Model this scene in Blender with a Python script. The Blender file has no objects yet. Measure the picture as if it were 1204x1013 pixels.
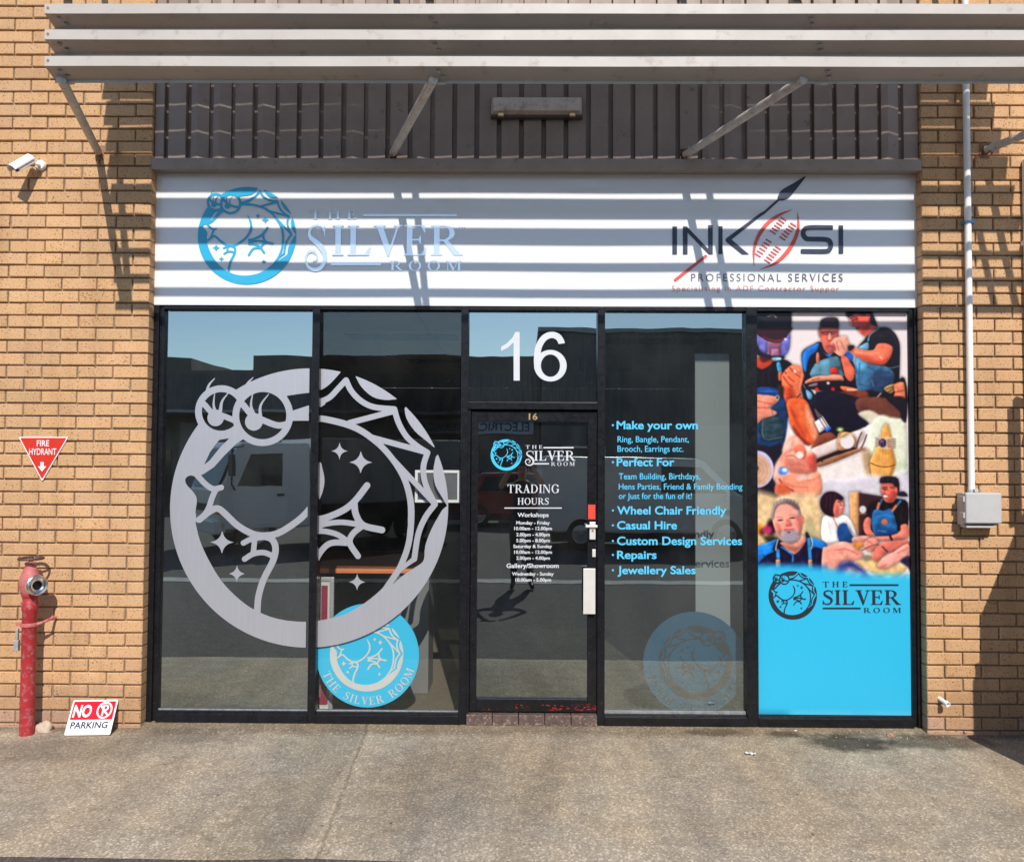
import bpy, bmesh, math, random
import numpy as np
from mathutils import Vector, Matrix

random.seed(7)
RNG = np.random.default_rng(11)
R = math.radians
SC = bpy.context.scene
COL = SC.collection

# ------------------------------------------------------------------ camera
CAM_F = 950.0                      # focal length in pixels of the 1204 px wide photograph
CAM_LOC = Vector((0.0, -5.5, 1.84))
YAW, PITCH, ROLL = R(0.5), R(1.9), R(0.3)
_f = Vector((-math.sin(YAW), math.cos(YAW), 0.0))
_r = Vector((math.cos(YAW), math.sin(YAW), 0.0))
_u = Vector((0, 0, 1.0))
_f2 = _f * math.cos(PITCH) + _u * math.sin(PITCH)
_u2 = _u * math.cos(PITCH) - _f * math.sin(PITCH)
C_R = _r * math.cos(ROLL) + _u2 * math.sin(ROLL)
C_U = _u2 * math.cos(ROLL) - _r * math.sin(ROLL)
C_F = _f2


def P(px, py, Y):
    """point of the vertical plane y = Y seen at photograph pixel (px, py)"""
    d = C_F * CAM_F + C_R * (px - 602.0) - C_U * (py - 506.5)
    t = (Y - CAM_LOC.y) / d.y
    return CAM_LOC + d * t


cam_d = bpy.data.cameras.new('camera')
cam_d.sensor_width = 36.0
cam_d.lens = CAM_F / 1204.0 * 36.0
cam_d.clip_start = 0.01
cam_d.clip_end = 600.0
cam = bpy.data.objects.new('camera', cam_d)
COL.objects.link(cam)
m3 = Matrix((C_R, C_U, -C_F)).transposed()
cam.matrix_world = Matrix.Translation(CAM_LOC) @ m3.to_4x4()
SC.camera = cam

# ------------------------------------------------------------------ light
SUN_DIR = Vector((-0.17, 1.0, -0.90)).normalized()      # the way the light travels
to_sun = -SUN_DIR
SUN_EL = math.asin(to_sun.z)
SUN_ROT = math.atan2(to_sun.x, to_sun.y)
w = bpy.data.worlds.new('World')
SC.world = w
w.use_nodes = True
wn = w.node_tree
bg = wn.nodes['Background']
sky = wn.nodes.new('ShaderNodeTexSky')
sky.sky_type = 'NISHITA'
sky.sun_disc = False
sky.sun_elevation = SUN_EL
sky.sun_rotation = SUN_ROT
sky.air_density = 1.0
sky.dust_density = 0.3
sky.ozone_density = 2.2
wn.links.new(sky.outputs[0], bg.inputs[0])
bg.inputs[1].default_value = 0.15
sun_d = bpy.data.lights.new('sun', 'SUN')
sun_d.energy = 4.6
sun_d.angle = R(0.5)
sun_d.color = (1.0, 0.95, 0.88)
sun = bpy.data.objects.new('sun', sun_d)
COL.objects.link(sun)
sun.rotation_euler = SUN_DIR.to_track_quat('-Z', 'Y').to_euler()
sun.location = (3, -12, 14)
SC.view_settings.view_transform = 'Standard'
SC.view_settings.look = 'None'
SC.view_settings.gamma = 1.0
SC.view_settings.exposure = 0.10
try:
    SC.cycles.max_bounces = 10
    SC.cycles.transparent_max_bounces = 16
    SC.cycles.glossy_bounces = 5
    SC.cycles.sample_clamp_indirect = 6.0
    SC.cycles.caustics_reflective = False
    SC.cycles.caustics_refractive = False
except Exception:
    pass

# ------------------------------------------------------------------ helpers
WL = {}


class MB:
    """collects geometry, build() links it as ONE mesh object"""

    def __init__(self):
        self.v, self.f, self.c = [], [], None

    def add(self, vs, fs):
        n = len(self.v)
        self.v += [tuple(p) for p in vs]
        self.f += [tuple(i + n for i in q) for q in fs]
        return self

    def box(self, x0, x1, y0, y1, z0, z1, M=None):
        vs = [Vector((x, y, z)) for z in (z0, z1) for y in (y0, y1) for x in (x0, x1)]
        if M is not None:
            vs = [M @ p for p in vs]
        return self.add(vs, [(0, 2, 3, 1), (4, 5, 7, 6), (0, 1, 5, 4), (2, 6, 7, 3), (0, 4, 6, 2), (1, 3, 7, 5)])

    def tube(self, p0, p1, r0, r1=None, n=14, caps=True):
        p0, p1 = Vector(p0), Vector(p1)
        r1 = r0 if r1 is None else r1
        d = (p1 - p0).normalized()
        a = d.orthogonal().normalized()
        b = d.cross(a)
        vs = []
        for p, r in ((p0, r0), (p1, r1)):
            for k in range(n):
                t = 2 * math.pi * k / n
                vs.append(p + a * (r * math.cos(t)) + b * (r * math.sin(t)))
        fs = [(k, (k + 1) % n, n + (k + 1) % n, n + k) for k in range(n)]
        if caps:
            fs += [tuple(range(n))[::-1], tuple(range(n, 2 * n))]
        return self.add(vs, fs)

    def lathe(self, prof, org=(0, 0, 0), axis=(0, 0, 1), n=28, caps=True):
        """prof: list of (radius, distance along axis)"""
        o, d = Vector(org), Vector(axis).normalized()
        a = d.orthogonal().normalized()
        b = d.cross(a)
        vs = []
        for r, h in prof:
            for k in range(n):
                t = 2 * math.pi * k / n
                vs.append(o + d * h + a * (r * math.cos(t)) + b * (r * math.sin(t)))
        fs = []
        for i in range(len(prof) - 1):
            for k in range(n):
                fs.append((i * n + k, i * n + (k + 1) % n, (i + 1) * n + (k + 1) % n, (i + 1) * n + k))
        if caps:
            fs += [tuple(range(n))[::-1], tuple(range((len(prof) - 1) * n, len(prof) * n))]
        return self.add(vs, fs)

    def path(self, pts, r, n=10):
        for a, b in zip(pts[:-1], pts[1:]):
            self.tube(a, b, r, r, n)
        return self

    def prism(self, poly, y0, y1, M=None):
        """polygon of (x, z) extruded from y0 to y1"""
        n = len(poly)
        vs = [Vector((x, y0, z)) for x, z in poly] + [Vector((x, y1, z)) for x, z in poly]
        if M is not None:
            vs = [M @ p for p in vs]
        fs = [tuple(range(n)), tuple(range(n, 2 * n))[::-1]]
        fs += [(i, n + i, n + (i + 1) % n, (i + 1) % n) for i in range(n)]
        return self.add(vs, fs)

    def plate(self, x0, x1, z0, z1, Y):
        return self.add([(x0, Y, z0), (x1, Y, z0), (x1, Y, z1), (x0, Y, z1)], [(0, 1, 2, 3)])

    def mesh(self, name, org=Vector((0, 0, 0)), smooth=False):
        me = bpy.data.meshes.new(name)
        me.from_pydata([tuple(Vector(p) - org) for p in self.v], [], self.f)
        bm = bmesh.new()
        bm.from_mesh(me)
        if len(self.f) < 60000 and not getattr(self, 'flat', False):
            bmesh.ops.recalc_face_normals(bm, faces=bm.faces)
        bm.to_mesh(me)
        bm.free()
        if smooth:
            me.polygons.foreach_set('use_smooth', [True] * len(me.polygons))
        me.update()
        return me


def finish(o, mat, bevel=0.0, smooth=False, seg=2):
    if mat is not None:
        o.data.materials.append(mat)
    if bevel > 0:
        b = o.modifiers.new('bevel', 'BEVEL')
        b.width = bevel
        b.segments = seg
        b.limit_method = 'ANGLE'
        b.angle_limit = R(35)
    if smooth:
        try:
            o.data.set_sharp_from_angle(angle=R(40))
        except Exception:
            pass
    return o


def part(mb, name, mat, parent, bevel=0.0, smooth=False, label=None, seg=2):
    """a child mesh, given in world coordinates"""
    org = WL[parent]
    o = bpy.data.objects.new(name, mb.mesh(name, org, smooth))
    COL.objects.link(o)
    o.parent = parent
    WL[o] = org
    if label:
        o['label'] = label
    return finish(o, mat, bevel, smooth, seg)


def tag(o, label, cat, group=None):
    o['label'] = label
    o['category'] = cat
    if group:
        o['group'] = group
    return o


def thing(name, label, cat, loc=(0, 0, 0), group=None):
    o = bpy.data.objects.new(name, None)
    o.empty_display_size = 0.1
    COL.objects.link(o)
    o.location = loc
    WL[o] = Vector(loc)
    return tag(o, label, cat, group)


def solo(mb, name, mat, label, cat, loc=None, bevel=0.0, smooth=False, group=None):
    """a thing that is one mesh, given in world coordinates"""
    if loc is None:
        a = np.array([tuple(p) for p in mb.v])
        loc = ((a[:, 0].min() + a[:, 0].max()) / 2, (a[:, 1].min() + a[:, 1].max()) / 2, a[:, 2].min())
    loc = Vector(loc)
    o = bpy.data.objects.new(name, mb.mesh(name, loc, smooth))
    COL.objects.link(o)
    o.location = loc
    WL[o] = loc
    tag(o, label, cat, group)
    return finish(o, mat, bevel, smooth)


def structure(mb, name, mat):
    o = bpy.data.objects.new(name, mb.mesh(name))
    COL.objects.link(o)
    o['kind'] = 'structure'
    WL[o] = Vector((0, 0, 0))
    return finish(o, mat)


def copy_thing(root, loc, rotz=None, label=None, scale=None):
    c = root.copy()
    COL.objects.link(c)
    c.location = loc
    if rotz is not None:
        c.rotation_euler = (0, 0, rotz)
    if scale:
        c.scale = (scale,) * 3
    if label:
        c['label'] = label
    for ch in list(root.children):
        d = ch.copy()
        COL.objects.link(d)
        d.parent = c
        for g in ch.children:
            e = g.copy()
            COL.objects.link(e)
            e.parent = d
    return c


def s2l(c):
    return tuple(((x / 255.0) / 12.92 if x / 255.0 <= 0.04045 else ((x / 255.0 + 0.055) / 1.055) ** 2.4) for x in c)


# ------------------------------------------------------------------ materials
def new_mat(name):
    m = bpy.data.materials.new(name)
    m.use_nodes = True
    nt = m.node_tree
    b = nt.nodes['Principled BSDF']
    return m, nt, b


def nd(nt, t, **kw):
    n = nt.nodes.new(t)
    for k, v in kw.items():
        setattr(n, k, v)
    return n


def coords(nt, scale=(1, 1, 1)):
    tc = nd(nt, 'ShaderNodeNewGeometry')
    mp = nd(nt, 'ShaderNodeMapping')
    mp.inputs['Scale'].default_value = scale
    nt.links.new(tc.outputs['Position'], mp.inputs[0])
    return mp.outputs[0]


def noise(nt, vec, scale, detail=4, rough=0.55):
    n = nd(nt, 'ShaderNodeTexNoise')
    n.inputs['Scale'].default_value = scale
    n.inputs['Detail'].default_value = detail
    n.inputs['Roughness'].default_value = rough
    if vec is not None:
        nt.links.new(vec, n.inputs['Vector'])
    return n.outputs[0]


def ramp(nt, fac, stops):
    r = nd(nt, 'ShaderNodeValToRGB')
    e = r.color_ramp.elements
    while len(e) < len(stops):
        e.new(0.5)
    for i, (p, c) in enumerate(stops):
        e[i].position = p
        e[i].color = (c[0], c[1], c[2], 1) if len(c) == 3 else c
    nt.links.new(fac, r.inputs[0])
    return r.outputs[0]


def mix(nt, fac, a, b, mode='MIX'):
    n = nd(nt, 'ShaderNodeMix', data_type='RGBA', blend_type=mode)
    for s, v in ((n.inputs['Factor'], fac), (n.inputs['A'], a), (n.inputs['B'], b)):
        if hasattr(v, 'links'):
            nt.links.new(v, s)
        elif isinstance(v, (int, float)):
            s.default_value = v
        else:
            s.default_value = (v[0], v[1], v[2], 1)
    return n.outputs['Result']


def bump(nt, b, height, strength=0.3, dist=0.01):
    n = nd(nt, 'ShaderNodeBump')
    n.inputs['Strength'].default_value = strength
    n.inputs['Distance'].default_value = dist
    nt.links.new(height, n.inputs['Height'])
    nt.links.new(n.outputs[0], b.inputs['Normal'])


def worn(name, col, rough=0.5, metal=0.0, var=0.12, scale=6.0, dirt=None, dirt_amt=0.0, spec=0.5, bmp=0.0, coat=0.0):
    """paint / metal / plastic with uneven tone, gloss and a little dirt"""
    m, nt, b = new_mat(name)
    v = coords(nt)
    n1 = noise(nt, v, scale, 5, 0.6)
    lo = tuple(c * (1 - var) for c in col)
    hi = tuple(min(1, c * (1 + var)) for c in col)
    c = ramp(nt, n1, [(0.3, lo), (0.7, hi)])
    if dirt is not None:
        n2 = noise(nt, v, scale * 3.1, 8, 0.7)
        msk = ramp(nt, n2, [(0.62 - dirt_amt * 0.25, (0, 0, 0)), (0.72, (1, 1, 1))])
        c = mix(nt, msk, c, dirt)
    nt.links.new(c, b.inputs['Base Color'])
    rr = ramp(nt, noise(nt, v, scale * 2.3, 3), [(0.3, (max(0.02, rough - 0.07),) * 3), (0.7, (min(1, rough + 0.07),) * 3)])
    nt.links.new(rr, b.inputs['Roughness'])
    b.inputs['Metallic'].default_value = metal
    b.inputs['Specular IOR Level'].default_value = spec
    if coat:
        b.inputs['Coat Weight'].default_value = coat
        b.inputs['Coat Roughness'].default_value = 0.05
    if bmp:
        bump(nt, b, noise(nt, v, scale * 14, 4), bmp, 0.004)
    return m


def attr_mat(name, rough=0.6, spec=0.5, gain=1.0, bmp=None):
    m, nt, b = new_mat(name)
    a = nd(nt, 'ShaderNodeAttribute', attribute_name='tint')
    nt.links.new(a.outputs['Color'], b.inputs['Base Color'])
    b.inputs['Roughness'].default_value = rough
    b.inputs['Specular IOR Level'].default_value = spec
    return m, nt, b, a


def brick_mat():
    m, nt, b, a = attr_mat('tan_brick', 0.9, 0.25)
    v = coords(nt)
    fine = noise(nt, v, 150, 3, 0.6)
    spots = ramp(nt, noise(nt, v, 95, 2, 0.5), [(0.33, (0.35, 0.26, 0.18)), (0.40, (1, 1, 1))])
    c = mix(nt, 1.0, a.outputs['Color'], ramp(nt, fine, [(0.25, (0.78, 0.76, 0.72)), (0.75, (1.12, 1.12, 1.12))]), 'MULTIPLY')
    c = mix(nt, 1.0, c, spots, 'MULTIPLY')
    big = noise(nt, v, 1.3, 4, 0.6)
    c = mix(nt, 1.0, c, ramp(nt, big, [(0.3, (0.88, 0.87, 0.86)), (0.7, (1.05, 1.05, 1.05))]), 'MULTIPLY')
    drip = noise(nt, coords(nt, (3.2, 3.2, 0.35)), 2.2, 5, 0.65)
    c = mix(nt, 1.0, c, ramp(nt, drip, [(0.28, (0.84, 0.82, 0.80)), (0.5, (1, 1, 1)), (0.76, (1.04, 1.05, 1.08))]), 'MULTIPLY')
    sz = nd(nt, 'ShaderNodeSeparateXYZ')
    nt.links.new(v, sz.inputs[0])
    ad = nd(nt, 'ShaderNodeMath', operation='ADD')
    nt.links.new(sz.outputs[2], ad.inputs[0])
    ml = nd(nt, 'ShaderNodeMath', operation='MULTIPLY')
    nt.links.new(noise(nt, v, 11, 5, 0.7), ml.inputs[0])
    ml.inputs[1].default_value = -0.45
    nt.links.new(ml.outputs[0], ad.inputs[1])
    c = mix(nt, 1.0, c, ramp(nt, ad.outputs[0], [(0.0, (0.80, 0.80, 0.83)), (0.12, (1, 1, 1))]), 'MULTIPLY')
    nt.links.new(c, b.inputs['Base Color'])
    bump(nt, b, noise(nt, v, 120, 5, 0.7), 0.55, 0.006)
    return m


def asphalt_mat(name, base, warm, spec_col, scale=1.0, stain=None):
    m, nt, b = new_mat(name)
    v = coords(nt)
    vor = nd(nt, 'ShaderNodeTexVoronoi')
    vor.inputs['Scale'].default_value = 105 * scale
    nt.links.new(v, vor.inputs['Vector'])
    agg = ramp(nt, vor.outputs['Color'], [(0.16, tuple(x * 0.6 for x in base)), (0.42, base), (0.66, tuple(x * 1.08 for x in base)), (0.84, spec_col)])
    # the Color output is a vector, take it through a separate channel
    fine = noise(nt, v, 210, 2, 0.5)
    c = mix(nt, 0.42, agg, ramp(nt, fine, [(0.3, tuple(x * 0.62 for x in base)), (0.7, tuple(x * 1.4 for x in base))]))
    big = noise(nt, v, 0.9, 5, 0.6)
    c = mix(nt, ramp(nt, big, [(0.38, (0, 0, 0)), (0.66, (0.75,) * 3)]), c, mix(nt, 1.0, c, warm, 'MULTIPLY'))
    mid = noise(nt, v, 7.0, 6, 0.65)
    c = mix(nt, 1.0, c, ramp(nt, mid, [(0.3, (0.8, 0.79, 0.78)), (0.7, (1.12,) * 3)]), 'MULTIPLY')
    if stain is not None:
        c = stain(nt, v, c)
    nt.links.new(c, b.inputs['Base Color'])
    b.inputs['Roughness'].default_value = 0.9
    b.inputs['Specular IOR Level'].default_value = 0.25
    h = mix(nt, 0.5, vor.outputs['Distance'], fine)
    bump(nt, b, h, 0.28, 0.006)
    return m


def glass_mat(name, refl, trans, tint=(1, 1, 1), rough=0.0, dirt=0.012):
    """tinted, partly mirrored window film: transparent + glossy"""
    m = bpy.data.materials.new(name)
    m.use_nodes = True
    nt = m.node_tree
    nt.nodes.clear()
    out = nd(nt, 'ShaderNodeOutputMaterial')
    tr = nd(nt, 'ShaderNodeBsdfTransparent')
    tr.inputs[0].default_value = tuple(trans * t for t in tint) + (1,)
    gl = nd(nt, 'ShaderNodeBsdfGlossy')
    gl.inputs['Roughness'].default_value = rough
    gl.inputs['Color'].default_value = (0.84, 0.97, 0.96, 1)
    lw = nd(nt, 'ShaderNodeLayerWeight')
    lw.inputs[0].default_value = 0.12
    mr = nd(nt, 'ShaderNodeMapRange')
    mr.inputs['From Min'].default_value = 0.0
    mr.inputs['From Max'].default_value = 1.0
    mr.inputs['To Min'].default_value = refl
    mr.inputs['To Max'].default_value = 1.0
    nt.links.new(lw.outputs['Fresnel'], mr.inputs['Value'])
    v = coords(nt)
    bp = nd(nt, 'ShaderNodeBump')
    bp.inputs['Strength'].default_value = 0.015
    bp.inputs['Distance'].default_value = 0.05
    nt.links.new(noise(nt, v, 1.6, 2), bp.inputs['Height'])
    nt.links.new(bp.outputs[0], gl.inputs['Normal'])
    mx = nd(nt, 'ShaderNodeMixShader')
    nt.links.new(mr.outputs[0], mx.inputs[0])
    nt.links.new(tr.outputs[0], mx.inputs[1])
    nt.links.new(gl.outputs[0], mx.inputs[2])
    # film of dust and wipe marks
    df = nd(nt, 'ShaderNodeBsdfDiffuse')
    df.inputs[0].default_value = (0.5, 0.49, 0.46, 1)
    d1 = ramp(nt, noise(nt, coords(nt, (1, 1, 0.5)), 3.0, 7, 0.7), [(0.4, (dirt * 0.3,) * 3), (0.75, (dirt * 1.7,) * 3)])
    sp = ramp(nt, noise(nt, v, 70, 1), [(0.755, (0, 0, 0)), (0.79, (0.12,) * 3)])
    ad = mix(nt, 1.0, d1, sp, 'ADD')
    mx2 = nd(nt, 'ShaderNodeMixShader')
    nt.links.new(ad, mx2.inputs[0])
    nt.links.new(mx.outputs[0], mx2.inputs[1])
    nt.links.new(df.outputs[0], mx2.inputs[2])
    nt.links.new(mx2.outputs[0], out.inputs[0])
    return m


def silver_mat(name, col=(0.49, 0.49, 0.52), rough=0.42, metal=0.55):
    m, nt, b = new_mat(name)
    v = coords(nt, (60, 60, 1.2))
    n = noise(nt, v, 4.0, 4, 0.6)
    c = ramp(nt, n, [(0.3, tuple(x * 0.94 for x in col)), (0.7, tuple(min(1, x * 1.05) for x in col))])
    nt.links.new(c, b.inputs['Base Color'])
    b.inputs['Metallic'].default_value = metal
    b.inputs['Roughness'].default_value = rough
    return m


def flat_mat(name, col, rough=0.5, spec=0.5, metal=0.0):
    return worn(name, col, rough, metal, 0.04, 9.0, spec=spec)


M_BRICK = brick_mat()
M_MORTAR = worn('mortar', (0.30, 0.22, 0.145), 0.95, 0, 0.25, 40, spec=0.1, bmp=0.6)
M_BLACK = worn('black_aluminium', (0.009, 0.009, 0.011), 0.3, 0, 0.3, 14, dirt=(0.06, 0.055, 0.05), dirt_amt=0.02, spec=0.3)
M_LOUVRE = worn('cream_steel', (0.475, 0.425, 0.38), 0.5, 0, 0.07, 3, dirt=(0.32, 0.26, 0.21), dirt_amt=0.22)
M_GALV = worn('galvanised_steel', (0.46, 0.46, 0.46), 0.5, 0.55, 0.25, 22, dirt=(0.20, 0.15, 0.11), dirt_amt=0.12)
M_BRACE = worn('weathered_brace_paint', (0.56, 0.51, 0.46), 0.55, 0.1, 0.15, 12, dirt=(0.24, 0.13, 0.075), dirt_amt=0.35)
M_CLAD = worn('brown_cladding', (0.27, 0.20, 0.158), 0.5, 0, 0.10, 4, dirt=(0.12, 0.09, 0.07), dirt_amt=0.05)
M_FLASH = worn('brown_flashing', (0.32, 0.25, 0.20), 0.5, 0, 0.12, 6, dirt=(0.10, 0.07, 0.05), dirt_amt=0.1)
M_WHITE = worn('white_panel', (0.76, 0.76, 0.76), 0.14, 0, 0.012, 2, spec=0.5)
M_WPLAST = worn('white_plastic', (0.80, 0.79, 0.76), 0.35, 0, 0.04, 12)
M_GPLAST = worn('grey_plastic', (0.46, 0.46, 0.45), 0.5, 0, 0.05, 12)
M_VINYL = flat_mat('white_vinyl', (0.60, 0.61, 0.64), 0.5)
M_CYAN = flat_mat('cyan_vinyl', s2l((62, 188, 226)), 0.45)
M_SKYTXT = flat_mat('sky_blue_vinyl', s2l((82, 188, 226)), 0.5)
M_DISC = worn('cyan_board', s2l((55, 190, 230)), 0.4, 0, 0.02, 3)
M_INK = flat_mat('black_ink', (0.018, 0.02, 0.03), 0.4)
M_NAVY = flat_mat('navy_vinyl', (0.022, 0.03, 0.06), 0.4)
M_RED = flat_mat('red_vinyl', (0.72, 0.06, 0.035), 0.45)
M_GREYTXT = flat_mat('grey_vinyl', (0.13, 0.125, 0.13), 0.45)
M_SILVER = silver_mat('brushed_silver_film')
M_SIGNSILVER = silver_mat('silver_letters', (0.74, 0.77, 0.78), 0.14, 0.65)
M_SIGNRED = worn('red_sign_paint', (0.70, 0.035, 0.03), 0.4, 0, 0.06, 20)
M_SIGNWHITE = worn('white_sign_paint', (0.82, 0.81, 0.80), 0.35, 0, 0.02, 20)
M_STEEL = worn('polished_steel', (0.72, 0.71, 0.69), 0.22, 1.0, 0.1, 30)
M_BRASS = worn('brass', (0.72, 0.50, 0.24), 0.35, 0.8, 0.1, 30)
M_HANDLE = worn('satin_handle', (0.68, 0.65, 0.60), 0.4, 0.2, 0.05, 12)
M_RUBBER = worn('rubber', (0.02, 0.02, 0.02), 0.8, 0, 0.2, 12)

# ------------------------------------------------------------------ flat artwork: signed fields cut into meshes
def sd_poly(X, Y, pts):
    """signed distance, positive inside"""
    p = np.array(pts, float)
    d = np.full(X.shape, 1e9)
    s = np.ones(X.shape)
    n = len(p)
    j = n - 1
    for i in range(n):
        e = p[j] - p[i]
        wx, wy = X - p[i, 0], Y - p[i, 1]
        t = np.clip((wx * e[0] + wy * e[1]) / max(1e-9, e @ e), 0, 1)
        bx, by = wx - e[0] * t, wy - e[1] * t
        d = np.minimum(d, bx * bx + by * by)
        c1, c2, c3 = Y >= p[i, 1], Y < p[j, 1], e[0] * wy > e[1] * wx
        flip = (c1 & c2 & c3) | (~c1 & ~c2 & ~c3)
        s = np.where(flip, -s, s)
        j = i
    return -s * np.sqrt(d)


def smooth_pts(pts, k=4, closed=False):
    """Catmull-Rom through the points"""
    p = [np.array(q, float) for q in pts]
    n = len(p)
    if n < 3:
        return pts
    out = []
    rng = range(n if closed else n - 1)
    for i in rng:
        p1, p2 = p[i], p[(i + 1) % n]
        p0 = p[i - 1] if (closed or i > 0) else 2 * p1 - p2
        p3 = p[(i + 2) % n] if (closed or i + 2 < n) else 2 * p2 - p1
        for a in range(k):
            t = a / k
            out.append(tuple(0.5 * ((2 * p1) + (-p0 + p2) * t + (2 * p0 - 5 * p1 + 4 * p2 - p3) * t * t + (-p0 + 3 * p1 - 3 * p2 + p3) * t ** 3)))
    if not closed:
        out.append(tuple(p[-1]))
    return out


def sd_stroke(X, Y, pts, wd, w1=None):
    """round ended stroke; width may taper from wd to w1"""
    d = np.full(X.shape, -1e9)
    n = len(pts) - 1
    for i in range(n):
        a, b = np.array(pts[i], float), np.array(pts[i + 1], float)
        e = b - a
        wx, wy = X - a[0], Y - a[1]
        t = np.clip((wx * e[0] + wy * e[1]) / max(1e-9, e @ e), 0, 1)
        dd = np.hypot(wx - e[0] * t, wy - e[1] * t)
        if w1 is None:
            r = wd / 2
        else:
            r = (wd + (w1 - wd) * (i + t) / n) / 2
        d = np.maximum(d, r - dd)
    return d


def sd_ell(X, Y, cx, cy, rx, ry=None):
    ry = rx if ry is None else ry
    return (1 - np.hypot((X - cx) / rx, (Y - cy) / ry)) * min(rx, ry)


def sd_star(X, Y, cx, cy, r):
    a = np.abs(X - cx) / r
    b = np.abs(Y - cy) / r
    return (1 - (a ** 0.52 + b ** 0.52)) * r * 0.5


def sd_box(X, Y, x0, x1, y0, y1):
    return np.minimum(np.minimum(X - x0, x1 - X), np.minimum(Y - y0, y1 - Y))


def contour(F, xs, ys):
    """triangulated inside (F > 0) of a sampled field: vertex list, face list in the (x, y) of xs, ys"""
    ny, nx = F.shape
    F = np.where(np.abs(F) < 1e-6, 1e-6, F)
    ins = F > 0
    V, FA, ids = [], [], {}

    def vid(key, x, y):
        i = ids.get(key)
        if i is None:
            i = len(V)
            ids[key] = i
            V.append((x, y))
        return i

    full = ins[:-1, :-1] & ins[1:, :-1] & ins[:-1, 1:] & ins[1:, 1:]
    anyc = ins[:-1, :-1] | ins[1:, :-1] | ins[:-1, 1:] | ins[1:, 1:]
    for j in range(ny - 1):
        row = np.nonzero(anyc[j])[0]
        if len(row) == 0:
            continue
        run = None
        fj = full[j]
        for i in list(row) + [-1]:
            if i >= 0 and fj[i] and (run is None or i == run[1] + 1):
                run = (i, i) if run is None else (run[0], i)
                continue
            if run is not None:
                a, b = run[0], run[1] + 1
                FA.append((vid((0, a, j), xs[a], ys[j]), vid((0, b, j), xs[b], ys[j]),
                           vid((0, b, j + 1), xs[b], ys[j + 1]), vid((0, a, j + 1), xs[a], ys[j + 1])))
                run = None
            if i < 0:
                break
            if fj[i]:
                run = (i, i)
                continue
            cor = [(i, j), (i + 1, j), (i + 1, j + 1), (i, j + 1)]
            poly = []
            for k in range(4):
                (a, b), (c, d) = cor[k], cor[(k + 1) % 4]
                fa, fb = F[b, a], F[d, c]
                if fa > 0:
                    poly.append(vid((0, a, b), xs[a], ys[b]))
                if (fa > 0) != (fb > 0):
                    t = fa / (fa - fb)
                    key = (1, min(a, c), min(b, d), 0 if b == d else 1)
                    poly.append(vid(key, xs[a] + (xs[c] - xs[a]) * t, ys[b] + (ys[d] - ys[b]) * t))
            if len(poly) >= 3:
                FA.append(tuple(poly))
    return V, FA


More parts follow.
